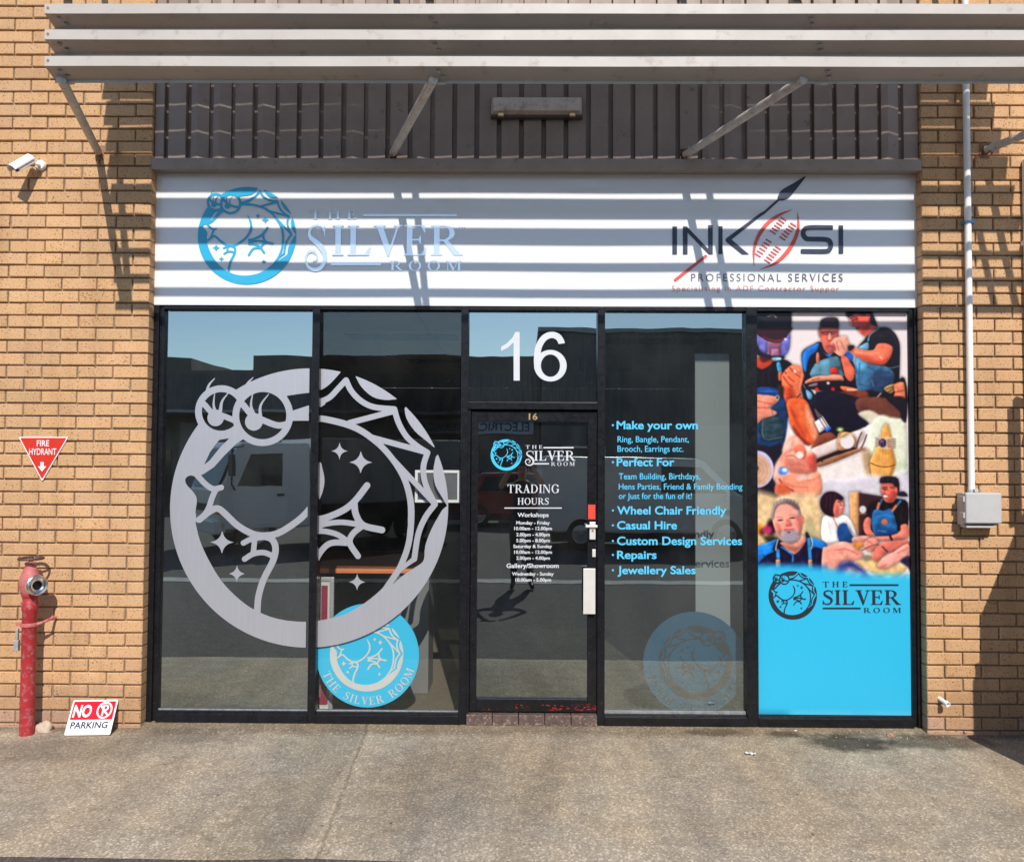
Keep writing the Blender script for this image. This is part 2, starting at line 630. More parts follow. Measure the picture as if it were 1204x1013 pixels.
# ---- the ring emblem, drawn on a 1000 x 1000 field (y down), unit radius 488 about (501, 508)
def emblem_field(X, Y):
    F = sd_ell(X, Y, 501, 508, 488, 487)
    B = smooth_pts([(418, 118), (470, 110), (512, 105), (540, 96), (570, 75), (605, 36)], 3) + [(630, 0), (656, 30)] + \
        smooth_pts([(657, 44), (680, 85), (720, 120), (765, 131), (806, 128)], 3) + [(825, 120), (840, 150)] + \
        smooth_pts([(833, 160), (840, 195), (870, 240), (912, 275), (937, 296)], 3) + [(952, 296), (954, 318)] + \
        smooth_pts([(944, 330), (936, 380), (944, 430), (972, 478)], 3) + [(985, 500)] + \
        smooth_pts([(968, 515), (932, 580), (910, 640), (905, 690), (880, 712), (830, 746), (768, 803)], 3) + \
        [(790, 742), (818, 700), (848, 600), (852, 480), (822, 395), (772, 320), (702, 258), (640, 228), (560, 207), (440, 205)]
    F = np.minimum(F, -sd_poly(X, Y, B))
    H = smooth_pts([(440, 206), (512, 207), (560, 212), (640, 233), (700, 265), (770, 325), (820, 400), (845, 480), (848, 560),
                    (840, 640), (815, 710), (780, 768), (720, 825), (650, 870), (585, 893), (495, 906), (400, 897), (320, 868),
                    (260, 828), (200, 768), (150, 690), (120, 625), (104, 565)], 3) + \
        [(108, 480), (118, 398), (128, 395), (165, 370), (200, 330), (240, 290), (268, 270), (330, 250), (420, 215)]
    F = np.minimum(F, -sd_poly(X, Y, H))
    Mh = smooth_pts([(65, 412), (80, 400), (102, 406), (130, 440), (155, 458), (142, 500), (130, 532), (115, 541), (103, 530),
                     (107, 482), (92, 455), (70, 432)], 3, True)
    F = np.minimum(F, -sd_poly(X, Y, Mh))
    F = np.minimum(F, -sd_poly(X, Y, [(130, 362), (150, 318), (182, 274), (218, 268), (186, 300), (150, 346)]))

    def st(pts, wd, sm=True, w1=None):
        nonlocal F
        F = np.maximum(F, sd_stroke(X, Y, smooth_pts(pts, 4) if sm else pts, wd, w1))

    st([(435, 193), (512, 196), (560, 200), (640, 220), (705, 254), (775, 317), (830, 397), (857, 480), (860, 560), (850, 640), (824, 712), (799, 752), (772, 792)], 21)
    F = np.maximum(F, sd_poly(X, Y, [(440, 170), (512, 146), (545, 128), (555, 146), (512, 175), (490, 186), (512, 190), (512, 205), (440, 205)]))
    st([(540, 137), (570, 122), (600, 90), (624, 64)], 20)
    st([(626, 62), (645, 100), (680, 135), (725, 156), (797, 163)], 20)
    st([(797, 163), (812, 210), (840, 258), (878, 292), (915, 315)], 20)
    st([(915, 315), (901, 365), (909, 425), (943, 495)], 20)
    st([(943, 495), (910, 540), (885, 600), (872, 686)], 20)
    st([(872, 686), (835, 715), (800, 752), (770, 800)], 18, True, 4)
    st([(640, 212), (797, 170)], 20, False)
    st([(715, 262), (912, 314)], 20, False)
    st([(788, 333), (940, 492)], 19, False)
    # moon arc and belly
    st([(118, 553), (150, 527), (178, 514), (202, 528), (250, 572), (300, 600), (340, 608), (392, 600), (450, 565), (492, 528), (528, 475), (543, 418), (532, 360)], 23)
    st([(532, 360), (512, 322), (503, 306)], 18, True, 6)
    # jaw and lip
    st([(106, 398), (138, 431), (165, 446), (192, 441)], 20)
    st([(172, 450), (160, 478), (150, 510), (136, 535), (114, 555)], 20)
    # left foot
    st([(273, 634), (300, 621), (350, 612)], 19)
    st([(278, 690), (308, 672), (345, 667), (380, 680)], 19)
    st([(312, 628), (308, 670)], 19, False)
    st([(340, 610), (372, 620), (386, 650), (378, 695), (346, 760), (329, 820), (325, 880)], 23)
    # right foot
    st([(704, 431), (665, 482), (625, 516), (565, 543), (522, 552)], 23)
    st([(660, 492), (666, 532), (692, 570), (758, 586)], 23)
    st([(522, 580), (560, 566), (620, 560), (692, 570)], 19)
    st([(692, 570), (656, 600), (646, 632), (675, 677)], 21)
    st([(646, 632), (605, 604), (560, 592), (522, 592)], 19)
    st([(646, 632), (582, 632), (548, 658), (522, 702)], 21)
    F = np.maximum(F, sd_poly(X, Y, [(520, 540), (548, 548), (548, 600), (520, 600)]))
    # eyes
    for (cx, cy, ro, ri) in ((187, 174, 92, 68), (334, 188, 107, 83)):
        F = np.minimum(F, -sd_ell(X, Y, cx, cy, ri))
        F = np.maximum(F, np.minimum(sd_ell(X, Y, cx, cy, ro), -sd_ell(X, Y, cx, cy, ri)))
    F = np.maximum(F, sd_ell(X, Y, 168, 197, 29))
    F = np.maximum(F, sd_ell(X, Y, 303, 210, 31))
    st([(128, 150), (155, 178), (195, 190), (240, 208)], 20)
    st([(264, 150), (298, 188), (335, 204), (385, 222), (420, 218)], 22)
    for q in ([(172, 188), (160, 152), (163, 112)], [(184, 172), (190, 138), (212, 108)], [(306, 192), (292, 152), (298, 108)],
              [(326, 196), (326, 152), (354, 112)], [(133, 118), (142, 82), (162, 58)], [(268, 110), (278, 76), (298, 54)]):
        st(q, 13, True, 3)
    for q in ((198, 632, 50), (252, 741, 36), (606, 311, 35), (681, 350, 49), (673, 767, 35)):
        F = np.maximum(F, sd_star(X, Y, *q))
    return F


def emblem_art(n, clip=None):
    xs = np.linspace(5, 997, n)
    ys = np.linspace(12, 1000, n)
    X, Y = np.meshgrid(xs, ys)
    F = emblem_field(X, Y)
    if clip:
        F = np.minimum(F, sd_box(X, Y, clip[0], clip[1], -100, 1200))
    V, FA = contour(F, xs, ys)
    return [((x - 501) / 488.0, -(y - 508) / 488.0) for x, y in V], FA


# ---- roman capitals, cap height 1 (y up)
def rect(X, Y, x0, x1, y0, y1):
    return sd_box(X, Y, x0, x1, y0, y1)


TH, TN, SF = 0.17, 0.055, 0.055


def stem(X, Y, x, top=True, bot=True, wd=TH, e=0.085):
    f = rect(X, Y, x, x + wd, 0, 1)
    if top:
        f = np.maximum(f, rect(X, Y, x - e, x + wd + e, 1 - SF, 1))
    if bot:
        f = np.maximum(f, rect(X, Y, x - e, x + wd + e, 0, SF))
    return f


def glyph(ch, X, Y):
    """field, advance"""
    mx, mn = np.maximum, np.minimum
    if ch == 'I':
        return stem(X, Y, 0.1), 0.40
    if ch == 'T':
        f = stem(X, Y, 0.34, False)
        f = mx(f, rect(X, Y, 0.02, 0.83, 1 - TN, 1))
        f = mx(f, sd_poly(X, Y, [(0.02, 1), (0.13, 1), (0.06, 0.74), (0.02, 0.74)]))
        f = mx(f, sd_poly(X, Y, [(0.83, 1), (0.72, 1), (0.79, 0.74), (0.83, 0.74)]))
        return f, 0.87
    if ch == 'H':
        f = mx(stem(X, Y, 0.1), stem(X, Y, 0.67))
        return mx(f, rect(X, Y, 0.1, 0.8, 0.5, 0.5 + TN)), 0.97
    if ch in 'EL':
        f = stem(X, Y, 0.1, True, True)
        f = mx(f, rect(X, Y, 0.02, 0.66, 0, TN))
        f = mx(f, sd_poly(X, Y, [(0.50, 0), (0.66, 0), (0.71, 0.28), (0.67, 0.28)]))
        if ch == 'E':
            f = mx(f, rect(X, Y, 0.02, 0.64, 1 - TN, 1))
            f = mx(f, sd_poly(X, Y, [(0.50, 1), (0.64, 1), (0.66, 0.75), (0.62, 0.75)]))
            f = mx(f, rect(X, Y, 0.1, 0.50, 0.49, 0.49 + TN))
            f = mx(f, sd_poly(X, Y, [(0.50, 0.66), (0.53, 0.66), (0.53, 0.38), (0.50, 0.38), (0.44, 0.51)]))
        return f, 0.76 if ch == 'E' else 0.74
    if ch in 'VA':
        Yv = Y if ch == 'V' else 1 - Y
        Xv = X if ch == 'V' else 0.86 - X
        f = sd_poly(Xv, Yv, [(0.07, 1), (0.27, 1), (0.50, 0.24), (0.46, -0.02), (0.42, -0.02)])
        f = mx(f, sd_poly(Xv, Yv, [(0.70, 1), (0.77, 1), (0.47, -0.02), (0.42, -0.02), (0.44, 0.1)]))
        f = mx(f, rect(Xv, Yv, 0.0, 0.36, 1 - SF, 1))
        f = mx(f, rect(Xv, Yv, 0.60, 0.87, 1 - SF, 1))
        if ch == 'A':
            f = mx(f, rect(X, Y, 0.25, 0.62, 0.30, 0.30 + TN))
        return f, 0.84
    if ch in 'OG':
        f = mn(sd_ell(X, Y, 0.47, 0.5, 0.45, 0.53), -sd_ell(X, Y, 0.47, 0.5, 0.285, 0.475))
        if ch == 'G':
            f = mn(f, -rect(X, Y, 0.55, 1.2, 0.40, 0.74))
            f = mx(f, rect(X, Y, 0.70, 0.86, 0.05, 0.45))
            f = mx(f, rect(X, Y, 0.58, 0.94, 0.42, 0.42 + SF))
            f = mx(f, rect(X, Y, 0.78, 0.84, 0.70, 0.98))
        return f, 0.95
    if ch in 'RD':
        f = stem(X, Y, 0.1)
        if ch == 'R':
            bow = mn(sd_ell(X, Y, 0.36, 0.735, 0.36, 0.265), -sd_ell(X, Y, 0.36, 0.735, 0.20, 0.215))
            f = mx(f, mn(bow, X - 0.25))
            f = mx(f, rect(X, Y, 0.2, 0.40, 1 - TN, 1))
            f = mx(f, rect(X, Y, 0.2, 0.40, 0.47, 0.47 + TN))
            f = mx(f, sd_poly(X, Y, [(0.36, 0.50), (0.52, 0.50), (0.88, SF), (0.97, SF), (0.97, 0), (0.70, 0)]))
            return f, 0.92
        bow = mn(sd_ell(X, Y, 0.36, 0.5, 0.52, 0.5), -sd_ell(X, Y, 0.36, 0.5, 0.35, 0.445))
        f = mx(f, mn(bow, X - 0.2))
        return f, 0.95
    if ch in 'MN':
        f = stem(X, Y, 0.09, False, True, 0.06)
        f = mx(f, rect(X, Y, 0.0, 0.2, 1 - SF, 1))
        if ch == 'M':
            f = mx(f, sd_poly(X, Y, [(0.09, 1), (0.29, 1), (0.56, 0.25), (0.52, 0.0), (0.47, 0.0)]))
            f = mx(f, sd_poly(X, Y, [(0.82, 1), (0.88, 1), (0.53, 0.0), (0.47, 0.0), (0.50, 0.1)]))
            f = mx(f, stem(X, Y, 0.84, True, True))
            return f, 1.16
        f = mx(f, sd_poly(X, Y, [(0.07, 1), (0.27, 1), (0.83, 0.12), (0.83, -0.02), (0.74, -0.02)]))
        f = mx(f, stem(X, Y, 0.77, True, False, 0.06))
        return f, 0.98
    if ch == 'U':
        f = mn(sd_ell(X, Y, 0.46, 0.34, 0.36, 0.36), -sd_ell(X, Y, 0.49, 0.36, 0.25, 0.30))
        f = mn(f, 0.34 - Y)
        f = mx(f, rect(X, Y, 0.10, 0.265, 0.32, 1))
        f = mx(f, rect(X, Y, 0.745, 0.815, 0.32, 1))
        f = mx(f, rect(X, Y, 0.01, 0.35, 1 - SF, 1))
        f = mx(f, rect(X, Y, 0.64, 0.92, 1 - SF, 1))
        return f, 0.95
    if ch == 'S':
        pts = smooth_pts([(0.58, 0.83), (0.46, 0.95), (0.30, 0.955), (0.15, 0.86), (0.16, 0.68), (0.32, 0.55), (0.48, 0.44), (0.56, 0.28),
                          (0.47, 0.09), (0.30, 0.035), (0.15, 0.07), (0.06, 0.22)], 5)
        wds = np.interp(np.linspace(0, 1, len(pts)), [0, 0.25, 0.5, 0.75, 1], [0.05, 0.10, 0.18, 0.10, 0.05])
        f = np.full(X.shape, -1e9)
        for i in range(len(pts) - 1):
            f = mx(f, sd_stroke(X, Y, [pts[i], pts[i + 1]], wds[i], wds[i + 1]))
        f = mx(f, rect(X, Y, 0.575, 0.62, 0.70, 1.0))
        f = mx(f, rect(X, Y, 0.035, 0.08, 0.0, 0.30))
        return f, 0.68
    if ch == '$':     # the swash S of the logo: tail runs below the line and curls up
        pts = smooth_pts([(0.95, 0.78), (0.84, 0.93), (0.66, 0.98), (0.46, 0.93), (0.33, 0.78), (0.38, 0.60), (0.58, 0.46), (0.80, 0.30), (0.97, 0.08),
                          (0.98, -0.18), (0.82, -0.40), (0.56, -0.46), (0.30, -0.36), (0.20, -0.10), (0.30, 0.10), (0.52, 0.13), (0.66, 0.0), (0.64, -0.14), (0.52, -0.18)], 5)
        wds = np.interp(np.linspace(0, 1, len(pts)), [0, 0.2, 0.4, 0.52, 0.7, 0.85, 1], [0.05, 0.09, 0.22, 0.15, 0.09, 0.09, 0.06])
        f = np.full(X.shape, -1e9)
        for i in range(len(pts) - 1):
            f = mx(f, sd_stroke(X, Y, [pts[i], pts[i + 1]], wds[i], wds[i + 1]))
        f = mx(f, sd_poly(X, Y, [(0.93, 0.99), (0.98, 1.0), (1.0, 0.62), (0.96, 0.62)]))
        return f, 1.06
    return np.full(X.shape, -1.0), 0.4


def roman(text, track=0.06, res=44):
    """2-D verts, faces of a line of capitals, left edge 0, cap height 1; and its width"""
    V, FA, x = [], [], 0.0
    for ch in text:
        xs = np.arange(-0.15, 1.35, 1.0 / res)
        ys = np.arange(-0.6 if ch == '$' else -0.12, 1.14, 1.0 / res)
        X, Y = np.meshgrid(xs, ys)
        F, adv = glyph(ch, X, Y)
        v, f = contour(F, xs, ys)
        n = len(V)
        V += [(p[0] + x, p[1]) for p in v]
        FA += [tuple(i + n for i in q) for q in f]
        x += adv + track
    return V, FA, x - track


def bar_art(x0, x1, y0, y1):
    return [(x0, y0), (x1, y0), (x1, y1), (x0, y1)], [(0, 1, 2, 3)]


class Art(MB):
    """flat artwork laid on a vertical plane; placed by photograph pixels of that plane"""
    flat = True

    def lay(self, art, to):
        V, FA = art[0], art[1]
        n = len(self.v)
        self.v += [tuple(to(x, y)) for x, y in V]
        self.f += [tuple(i + n for i in q) for q in FA]
        return self


def box_fit(px0, px1, py_base, py_cap, width, Y):
    """map of art units to the plane y = Y: art x 0..width over pixels px0..px1, art y 0..1 over py_base..py_cap"""
    a, b, c = P(px0, py_base, Y), P(px1, py_base, Y), P(px0, py_cap, Y)
    ux, uy = (b - a) / width, (c - a)
    return lambda x, y: a + ux * x + Vector((0, 0, uy.z)) * y


def disc_fit(cx, cy, rpx, Y):
    a = P(cx, cy, Y)
    r = ((P(cx + rpx, cy, Y) - P(cx - rpx, cy, Y)).length + (P(cx, cy + rpx, Y) - P(cx, cy - rpx, Y)).length) / 4
    return (lambda x, y: a + Vector((x * r, 0, y * r))), a, r


def sans(text, size=1.0, bold=0.0, align='LEFT', space=1.0, shear=0.0):
    """2-D verts, faces from the built-in sans face; cap height 1 when size is 1"""
    cu = bpy.data.curves.new('txt', 'FONT')
    cu.body = text
    cu.size = size / 0.73
    cu.offset = bold
    cu.space_character = space
    cu.shear = shear
    cu.align_x = align
    cu.resolution_u = 4
    o = bpy.data.objects.new('txt', cu)
    COL.objects.link(o)
    dg = bpy.context.evaluated_depsgraph_get()
    me = bpy.data.meshes.new_from_object(o.evaluated_get(dg))
    V = [(v.co.x, v.co.y) for v in me.vertices]
    FA = [tuple(p.vertices) for p in me.polygons]
    bpy.data.objects.remove(o)
    bpy.data.curves.remove(cu)
    bpy.data.meshes.remove(me)
    return V, FA


def sans_px(art, text, px0, px1, py_base, py_cap, Y, bold=0.0, shear=0.0, space=1.0):
    """a line of sans text between two pixel columns"""
    V, FA = sans(text, 1.0, bold, 'LEFT', space, shear)
    x0 = min(v[0] for v in V)
    x1 = max(v[0] for v in V)
    V = [(v[0] - x0, v[1]) for v in V]
    art.lay((V, FA), box_fit(px0, px1, py_base, py_cap, x1 - x0, Y))
    return art


def roman_px(art, text, px0, px1, py_base, py_cap, Y, track=0.06, res=44):
    V, FA, wd = roman(text, track, res)
    art.lay((V, FA), box_fit(px0, px1, py_base, py_cap, wd, Y))
    return art


def bar_px(art, px0, px1, py0, py1, Y):
    a, b = P(px0, (py0 + py1) / 2, Y), P(px1, (py0 + py1) / 2, Y)
    h = abs(P(px0, py0, Y).z - P(px0, py1, Y).z) / 2
    art.add([a - Vector((0, 0, h)), b - Vector((0, 0, h)), b + Vector((0, 0, h)), a + Vector((0, 0, h))], [(0, 1, 2, 3)])
    return art

# ------------------------------------------------------------------ setting: ground
XL, XR = P(170, 600, 0).x, P(1088, 600, 0).x
APRON = -1.74


def apron_stain(nt, v, c):
    """damp patches by the wall, tar patch edge and tyre-dark bands that stay in the surface"""
    sx = nd(nt, 'ShaderNodeSeparateXYZ')
    nt.links.new(v, sx.inputs[0])

    def M(op, a, b=0.0, c3=None):
        n = nd(nt, 'ShaderNodeMath', operation=op)
        for i, q in enumerate((a, b) if c3 is None else (a, b, c3)):
            if hasattr(q, 'links'):
                nt.links.new(q, n.inputs[i])
            else:
                n.inputs[i].default_value = q
        return n.outputs[0]

    wob = M('MULTIPLY', M('SUBTRACT', noise(nt, v, 9, 5, 0.65), 0.5), 0.9)

    def spot(cx, cy, rx, ry):
        a = M('DIVIDE', M('SUBTRACT', sx.outputs[0], cx), rx)
        b = M('DIVIDE', M('SUBTRACT', sx.outputs[1], cy), ry)
        d = M('ADD', M('SQRT', M('ADD', M('MULTIPLY', a, a), M('MULTIPLY', b, b))), wob)
        return ramp(nt, d, [(0.55, (1, 1, 1)), (1.0, (0, 0, 0))])

    for (cx, cy, rx, ry, k) in ((2.16, -0.16, 0.36, 0.20, 0.24), (1.32, 0.0, 0.22, 0.07, 0.5), (2.72, -0.14, 0.44, 0.17, 0.40), (1.78, -0.02, 0.14, 0.06, 0.45)):
        c = mix(nt, spot(cx, cy, rx, ry), c, mix(nt, 1.0, c, (k, k, k * 0.97), 'MULTIPLY'))
    for (cx, cy, rx, ry, k) in ((-2.9, -0.4, 0.7, 0.3, 0.74), (-2.2, -0.15, 0.5, 0.16, 0.72), (-0.4, -0.9, 0.7, 0.8, 0.80)):
        c = mix(nt, spot(cx, cy, rx, ry), c, mix(nt, 1.0, c, (k, k, k), 'MULTIPLY'))
    # long streaks running out from the wall towards the road, worn by wheels and water
    mp = nd(nt, 'ShaderNodeMapping')
    mp.inputs['Scale'].default_value = (1.7, 0.22, 1)
    mp.inputs['Rotation'].default_value = (0, 0, 0.12)
    nt.links.new(v, mp.inputs[0])
    c = mix(nt, 1.0, c, ramp(nt, noise(nt, mp.outputs[0], 1.5, 6, 0.6), [(0.33, (0.80, 0.80, 0.81)), (0.5, (0.98, 0.975, 0.97)), (0.68, (1.16, 1.14, 1.10))]), 'MULTIPLY')
    dots = ramp(nt, noise(nt, v, 23, 2, 0.4), [(0.24, (0.5, 0.48, 0.46)), (0.29, (1, 1, 1))])
    c = mix(nt, 1.0, c, dots, 'MULTIPLY')
    # grime along the foot of the wall
    g = ramp(nt, M('ADD', M('MULTIPLY', sx.outputs[1], -5.0), wob), [(0.05, (0.62, 0.58, 0.52)), (0.6, (1, 1, 1))])
    c = mix(nt, 1.0, c, g, 'MULTIPLY')
    # a hairline joint running out from the door
    ln = M('ABSOLUTE', M('ADD', M('SUBTRACT', M('ADD', sx.outputs[0], 1.02), M('MULTIPLY', sx.outputs[1], -0.06)), M('MULTIPLY', wob, 0.05)))
    c = mix(nt, ramp(nt, ln, [(0.006, (0.55,) * 3), (0.014, (0, 0, 0))]), c, mix(nt, 1.0, c, (0.45, 0.43, 0.4), 'MULTIPLY'))
    # older, darker seal coat left of that joint, patchy
    lft = M('ADD', M('ADD', sx.outputs[0], 1.5), M('MULTIPLY', wob, 0.9))
    lf = M('MULTIPLY', ramp(nt, lft, [(0.0, (0, 0, 0)), (0.08, (1, 1, 1))]), ramp(nt, M('ADD', sx.outputs[0], 1.5), [(0.46, (1, 1, 1)), (0.49, (0, 0, 0))]))
    c = mix(nt, lf, c, mix(nt, 1.0, c, (0.80, 0.82, 0.82), 'MULTIPLY'))
    tr = M('ABSOLUTE', M('ADD', M('SUBTRACT', sx.outputs[0], 0.36), M('ADD', M('MULTIPLY', sx.outputs[1], -0.22), M('MULTIPLY', wob, 0.12))))
    c = mix(nt, ramp(nt, tr, [(0.05, (0.8,) * 3), (0.14, (0, 0, 0))]), c, mix(nt, 1.0, c, (0.78, 0.78, 0.79), 'MULTIPLY'))
    return c


M_APRON = asphalt_mat('apron_asphalt', (0.33, 0.285, 0.225), (1.10, 0.97, 0.80), (0.68, 0.60, 0.48), 1.0, apron_stain)
M_ROAD = asphalt_mat('road_asphalt', (0.082, 0.076, 0.071), (1.05, 0.98, 0.92), (0.20, 0.185, 0.17))
M_CONC = worn('gutter_concrete', (0.36, 0.35, 0.33), 0.9, 0, 0.15, 4, dirt=(0.15, 0.14, 0.13), dirt_amt=0.3)

g = MB()
g.add([(-150, -150, -0.012), (150, -150, -0.012), (150, 150, -0.012), (-150, 150, -0.012)], [(0, 1, 2, 3)])
structure(g, 'road', M_ROAD)
g = MB()
nx, ny = 60, 14
for j in range(ny + 1):
    for i in range(nx + 1):
        x = -14 + 28 * i / nx
        y = (0.2, 0.068, 0.0, -0.06)[j] if j < 4 else -0.06 + (APRON + 0.06) * (j - 3) / (ny - 3)
        if j == ny:
            y += 0.012 * math.sin(x * 5.1) + 0.009 * math.sin(x * 13.7 + 1)
        z = (0.024, 0.019, 0.004, 0.0)[j] if j < 4 else (0.0 if j < ny else -0.010)
        g.v.append((x, y, z))
for j in range(ny):
    for i in range(nx):
        a = j * (nx + 1) + i
        g.f.append((a, a + 1, a + nx + 2, a + nx + 1))
structure(g, 'pavement', M_APRON)
g = MB().box(-60, 60, -6.55, -6.2, -0.05, -0.004)
structure(g, 'gutter', M_CONC)

# ------------------------------------------------------------------ the shop building
bld = thing('shop_building', 'tan brick shop building with black framed glass front under the louvred awning', 'building', (0.1, 0, 0))
ZJ = P(60, 355.9, 0).z
CRS, BLN, JT = 0.0866, 0.245, 0.0105


def brick_pier(name, xc, sgn, ext):
    """stretcher bond running away from the corner xc in direction sgn"""
    V, FA, T = [], [], []
    k0 = -int(ZJ / CRS) - 2
    k1 = int((6.2 - ZJ) / CRS)
    for k in range(k0, k1):
        zb = ZJ + k * CRS + JT / 2
        zt = zb + CRS - JT
        if zt < -0.02:
            continue
        x = 0.0
        first = True
        half = (k % 2 != 0)
        while x < ext:
            ln = (BLN / 2 if (first and half) else BLN)
            a, b = x, x + ln - JT
            first = False
            x += ln
            dy = RNG.normal(0, 0.0011)
            dz = RNG.normal(0, 0.0008)
            dx = RNG.normal(0, 0.0012) if a > 0 else 0.0
            a2, b2 = xc + sgn * (a + dx), xc + sgn * (b + dx)
            lo, hi = min(a2, b2), max(a2, b2)
            n = len(V)
            e = 0.0038 + RNG.random() * 0.002
            t0 = RNG.normal(0, 0.0010)
            back = 0.112
            for (yy, i) in ((back, 0.0), (e + dy, 0.0), (dy, e)):
                for (xx, zz) in ((lo + i, zb + i), (hi - i, zb + i), (hi - i, zt - i), (lo + i, zt - i)):
                    V.append((xx, yy + (t0 if xx < (lo + hi) / 2 else -t0), zz + dz))
            for r in (0, 4):
                for q in range(4):
                    FA.append((n + r + q, n + r + (q + 1) % 4, n + r + 4 + (q + 1) % 4, n + r + 4 + q))
            FA.append((n + 8, n + 9, n + 10, n + 11))
            br = 1.0 + RNG.normal(0, 0.035)
            if RNG.random() < 0.03:
                br *= 0.93
            hue = RNG.normal(0, 0.02)
            c = (0.615 * br * (1 + hue * 0.4), 0.375 * br, 0.200 * br * (1 - hue), 1.0)
            if zb < 0.12 and RNG.random() < 0.6:
                c = (c[0] * 0.95, c[1] * 0.98, c[2] * 1.2, 1)
            T += [c] * 12
    m = MB()
    m.v, m.f = V, FA
    o = part(m, name, M_BRICK, bld)
    at = o.data.color_attributes.new('tint', 'FLOAT_COLOR', 'POINT')
    at.data.foreach_set('color', np.array(T, np.float32).ravel())
    # mortar bed, raked back
    mm = MB()
    x0, x1 = xc + sgn * 0.004, xc + sgn * (ext + 0.1)
    mm.box(min(x0, x1), max(x0, x1), 0.0155, 0.25, -0.05, 6.2)
    part(mm, 'mortar_bed', M_MORTAR, o)
    return o


brick_pier('brick_wall', XL, -1, 5.2)
brick_pier('brick_wall', XR, 1, 5.2)

# cladding over the opening: pans between narrow grooves
ZF0, ZF1 = P(630, 199, -0.02).z, P(630, 186, -0.02).z
m = MB()
xs0 = P(196, 150, 0.03).x
pit = (P(1060, 150, 0.03).x - P(196, 150, 0.03).x) / 33.0
xx = XL + 0.012
prof = [(XL + 0.006, 0.03)]
edge = xs0 - 0.018
flip = 1
prof += [(edge, 0.028)]
while edge < XR - 0.10:
    prof += [(edge + 0.003, 0.062), (edge + 0.030, 0.062), (edge + 0.034, 0.028 - 0.004 * flip)]
    edge += pit
    if edge < XR - 0.03:
        prof += [((edge - pit / 2), 0.024), (edge, 0.030 - 0.011 * flip)]
    flip = -flip if RNG.random() < 0.35 else flip
prof += [(XR - 0.006, 0.03)]
for i in range(len(prof) - 1):
    (a, ya), (b, yb) = prof[i], prof[i + 1]
    m.add([(a, ya, ZF1 - 0.02), (b, yb, ZF1 - 0.02), (b, yb, 6.2), (a, ya, 6.2)], [(0, 1, 2, 3)])
m.flat = True
part(m, 'cladding', M_CLAD, bld)
part(MB().box(XL + 0.002, XR - 0.002, 0.075, 0.25, ZF0 + 0.005, 6.2), 'backing_wall', M_FLASH, bld)
m = MB()
m.add([(XL + 0.004, -0.012, ZF0), (XR - 0.004, -0.012, ZF0), (XR - 0.004, -0.012, ZF1), (XL + 0.004, -0.012, ZF1),
       (XL + 0.004, 0.07, ZF0 + 0.004), (XR - 0.004, 0.07, ZF0 + 0.004), (XR - 0.004, 0.03, ZF1 + 0.012), (XL + 0.004, 0.03, ZF1 + 0.012)],
      [(0, 1, 2, 3), (0, 4, 5, 1), (3, 2, 6, 7), (0, 3, 7, 4), (1, 5, 6, 2)])
part(m, 'flashing', M_FLASH, bld)

# ---- aluminium shopfront
YF = 0.075
YG = 0.13


def X(px, Y=YF, py=600):
    return P(px, py, Y).x


def Z(py, Y=YF, px=600):
    return P(px, py, Y).z


z_head0, z_head1 = Z(364.5), Z(360.5)
z_sill = P(600, 836.5, 0.13).z
z_tr0, z_tr1 = Z(481, YF), Z(472.5, YF)
mull = [(364.3, 373.3), (540.8, 549.5), (702.5, 711.2), (878.2, 891.2)]
xl, xr = XL + 0.001, XR - 0.001
jl, jr = X(187.5), X(1072.2)
fr = MB()                                                         # jambs, two steps each
fr.add([(xl, YF, 0), (jl - 0.03, YF, 0), (jl - 0.03, YF + 0.025, 0), (jl, YF + 0.025, 0), (jl, 0.168, 0), (xl, 0.168, 0),
        (xl, YF, z_head1), (jl - 0.03, YF, z_head1), (jl - 0.03, YF + 0.025, z_head1), (jl, YF + 0.025, z_head1), (jl, 0.168, z_head1), (xl, 0.168, z_head1)],
       [(0, 1, 7, 6), (1, 2, 8, 7), (2, 3, 9, 8), (3, 4, 10, 9), (4, 5, 11, 10), (5, 0, 6, 11), (6, 7, 8, 9, 10, 11), (5, 4, 3, 2, 1, 0)])
part(fr, 'jamb', M_BLACK, bld, 0.003)
fr = MB()
fr.add([(xr, YF, 0), (jr + 0.03, YF, 0), (jr + 0.03, YF + 0.02, 0), (jr, YF + 0.02, 0), (jr, 0.168, 0), (xr, 0.168, 0),
        (xr, YF, z_head1), (jr + 0.03, YF, z_head1), (jr + 0.03, YF + 0.02, z_head1), (jr, YF + 0.02, z_head1), (jr, 0.168, z_head1), (xr, 0.168, z_head1)],
       [(0, 1, 7, 6), (1, 2, 8, 7), (2, 3, 9, 8), (3, 4, 10, 9), (4, 5, 11, 10), (5, 0, 6, 11), (6, 7, 8, 9, 10, 11), (5, 4, 3, 2, 1, 0)])
part(fr, 'jamb', M_BLACK, bld, 0.003)
for a, b in mull:
    part(MB().box(X(a), X(b), YF, 0.17, 0.0, z_head1), 'mullion', M_BLACK, bld, 0.003)
spans = [(jl, X(364.3)), (X(373.3), X(540.8)), (X(549.5), X(702.5)), (X(711.2), X(878.2)), (X(891.2), jr)]
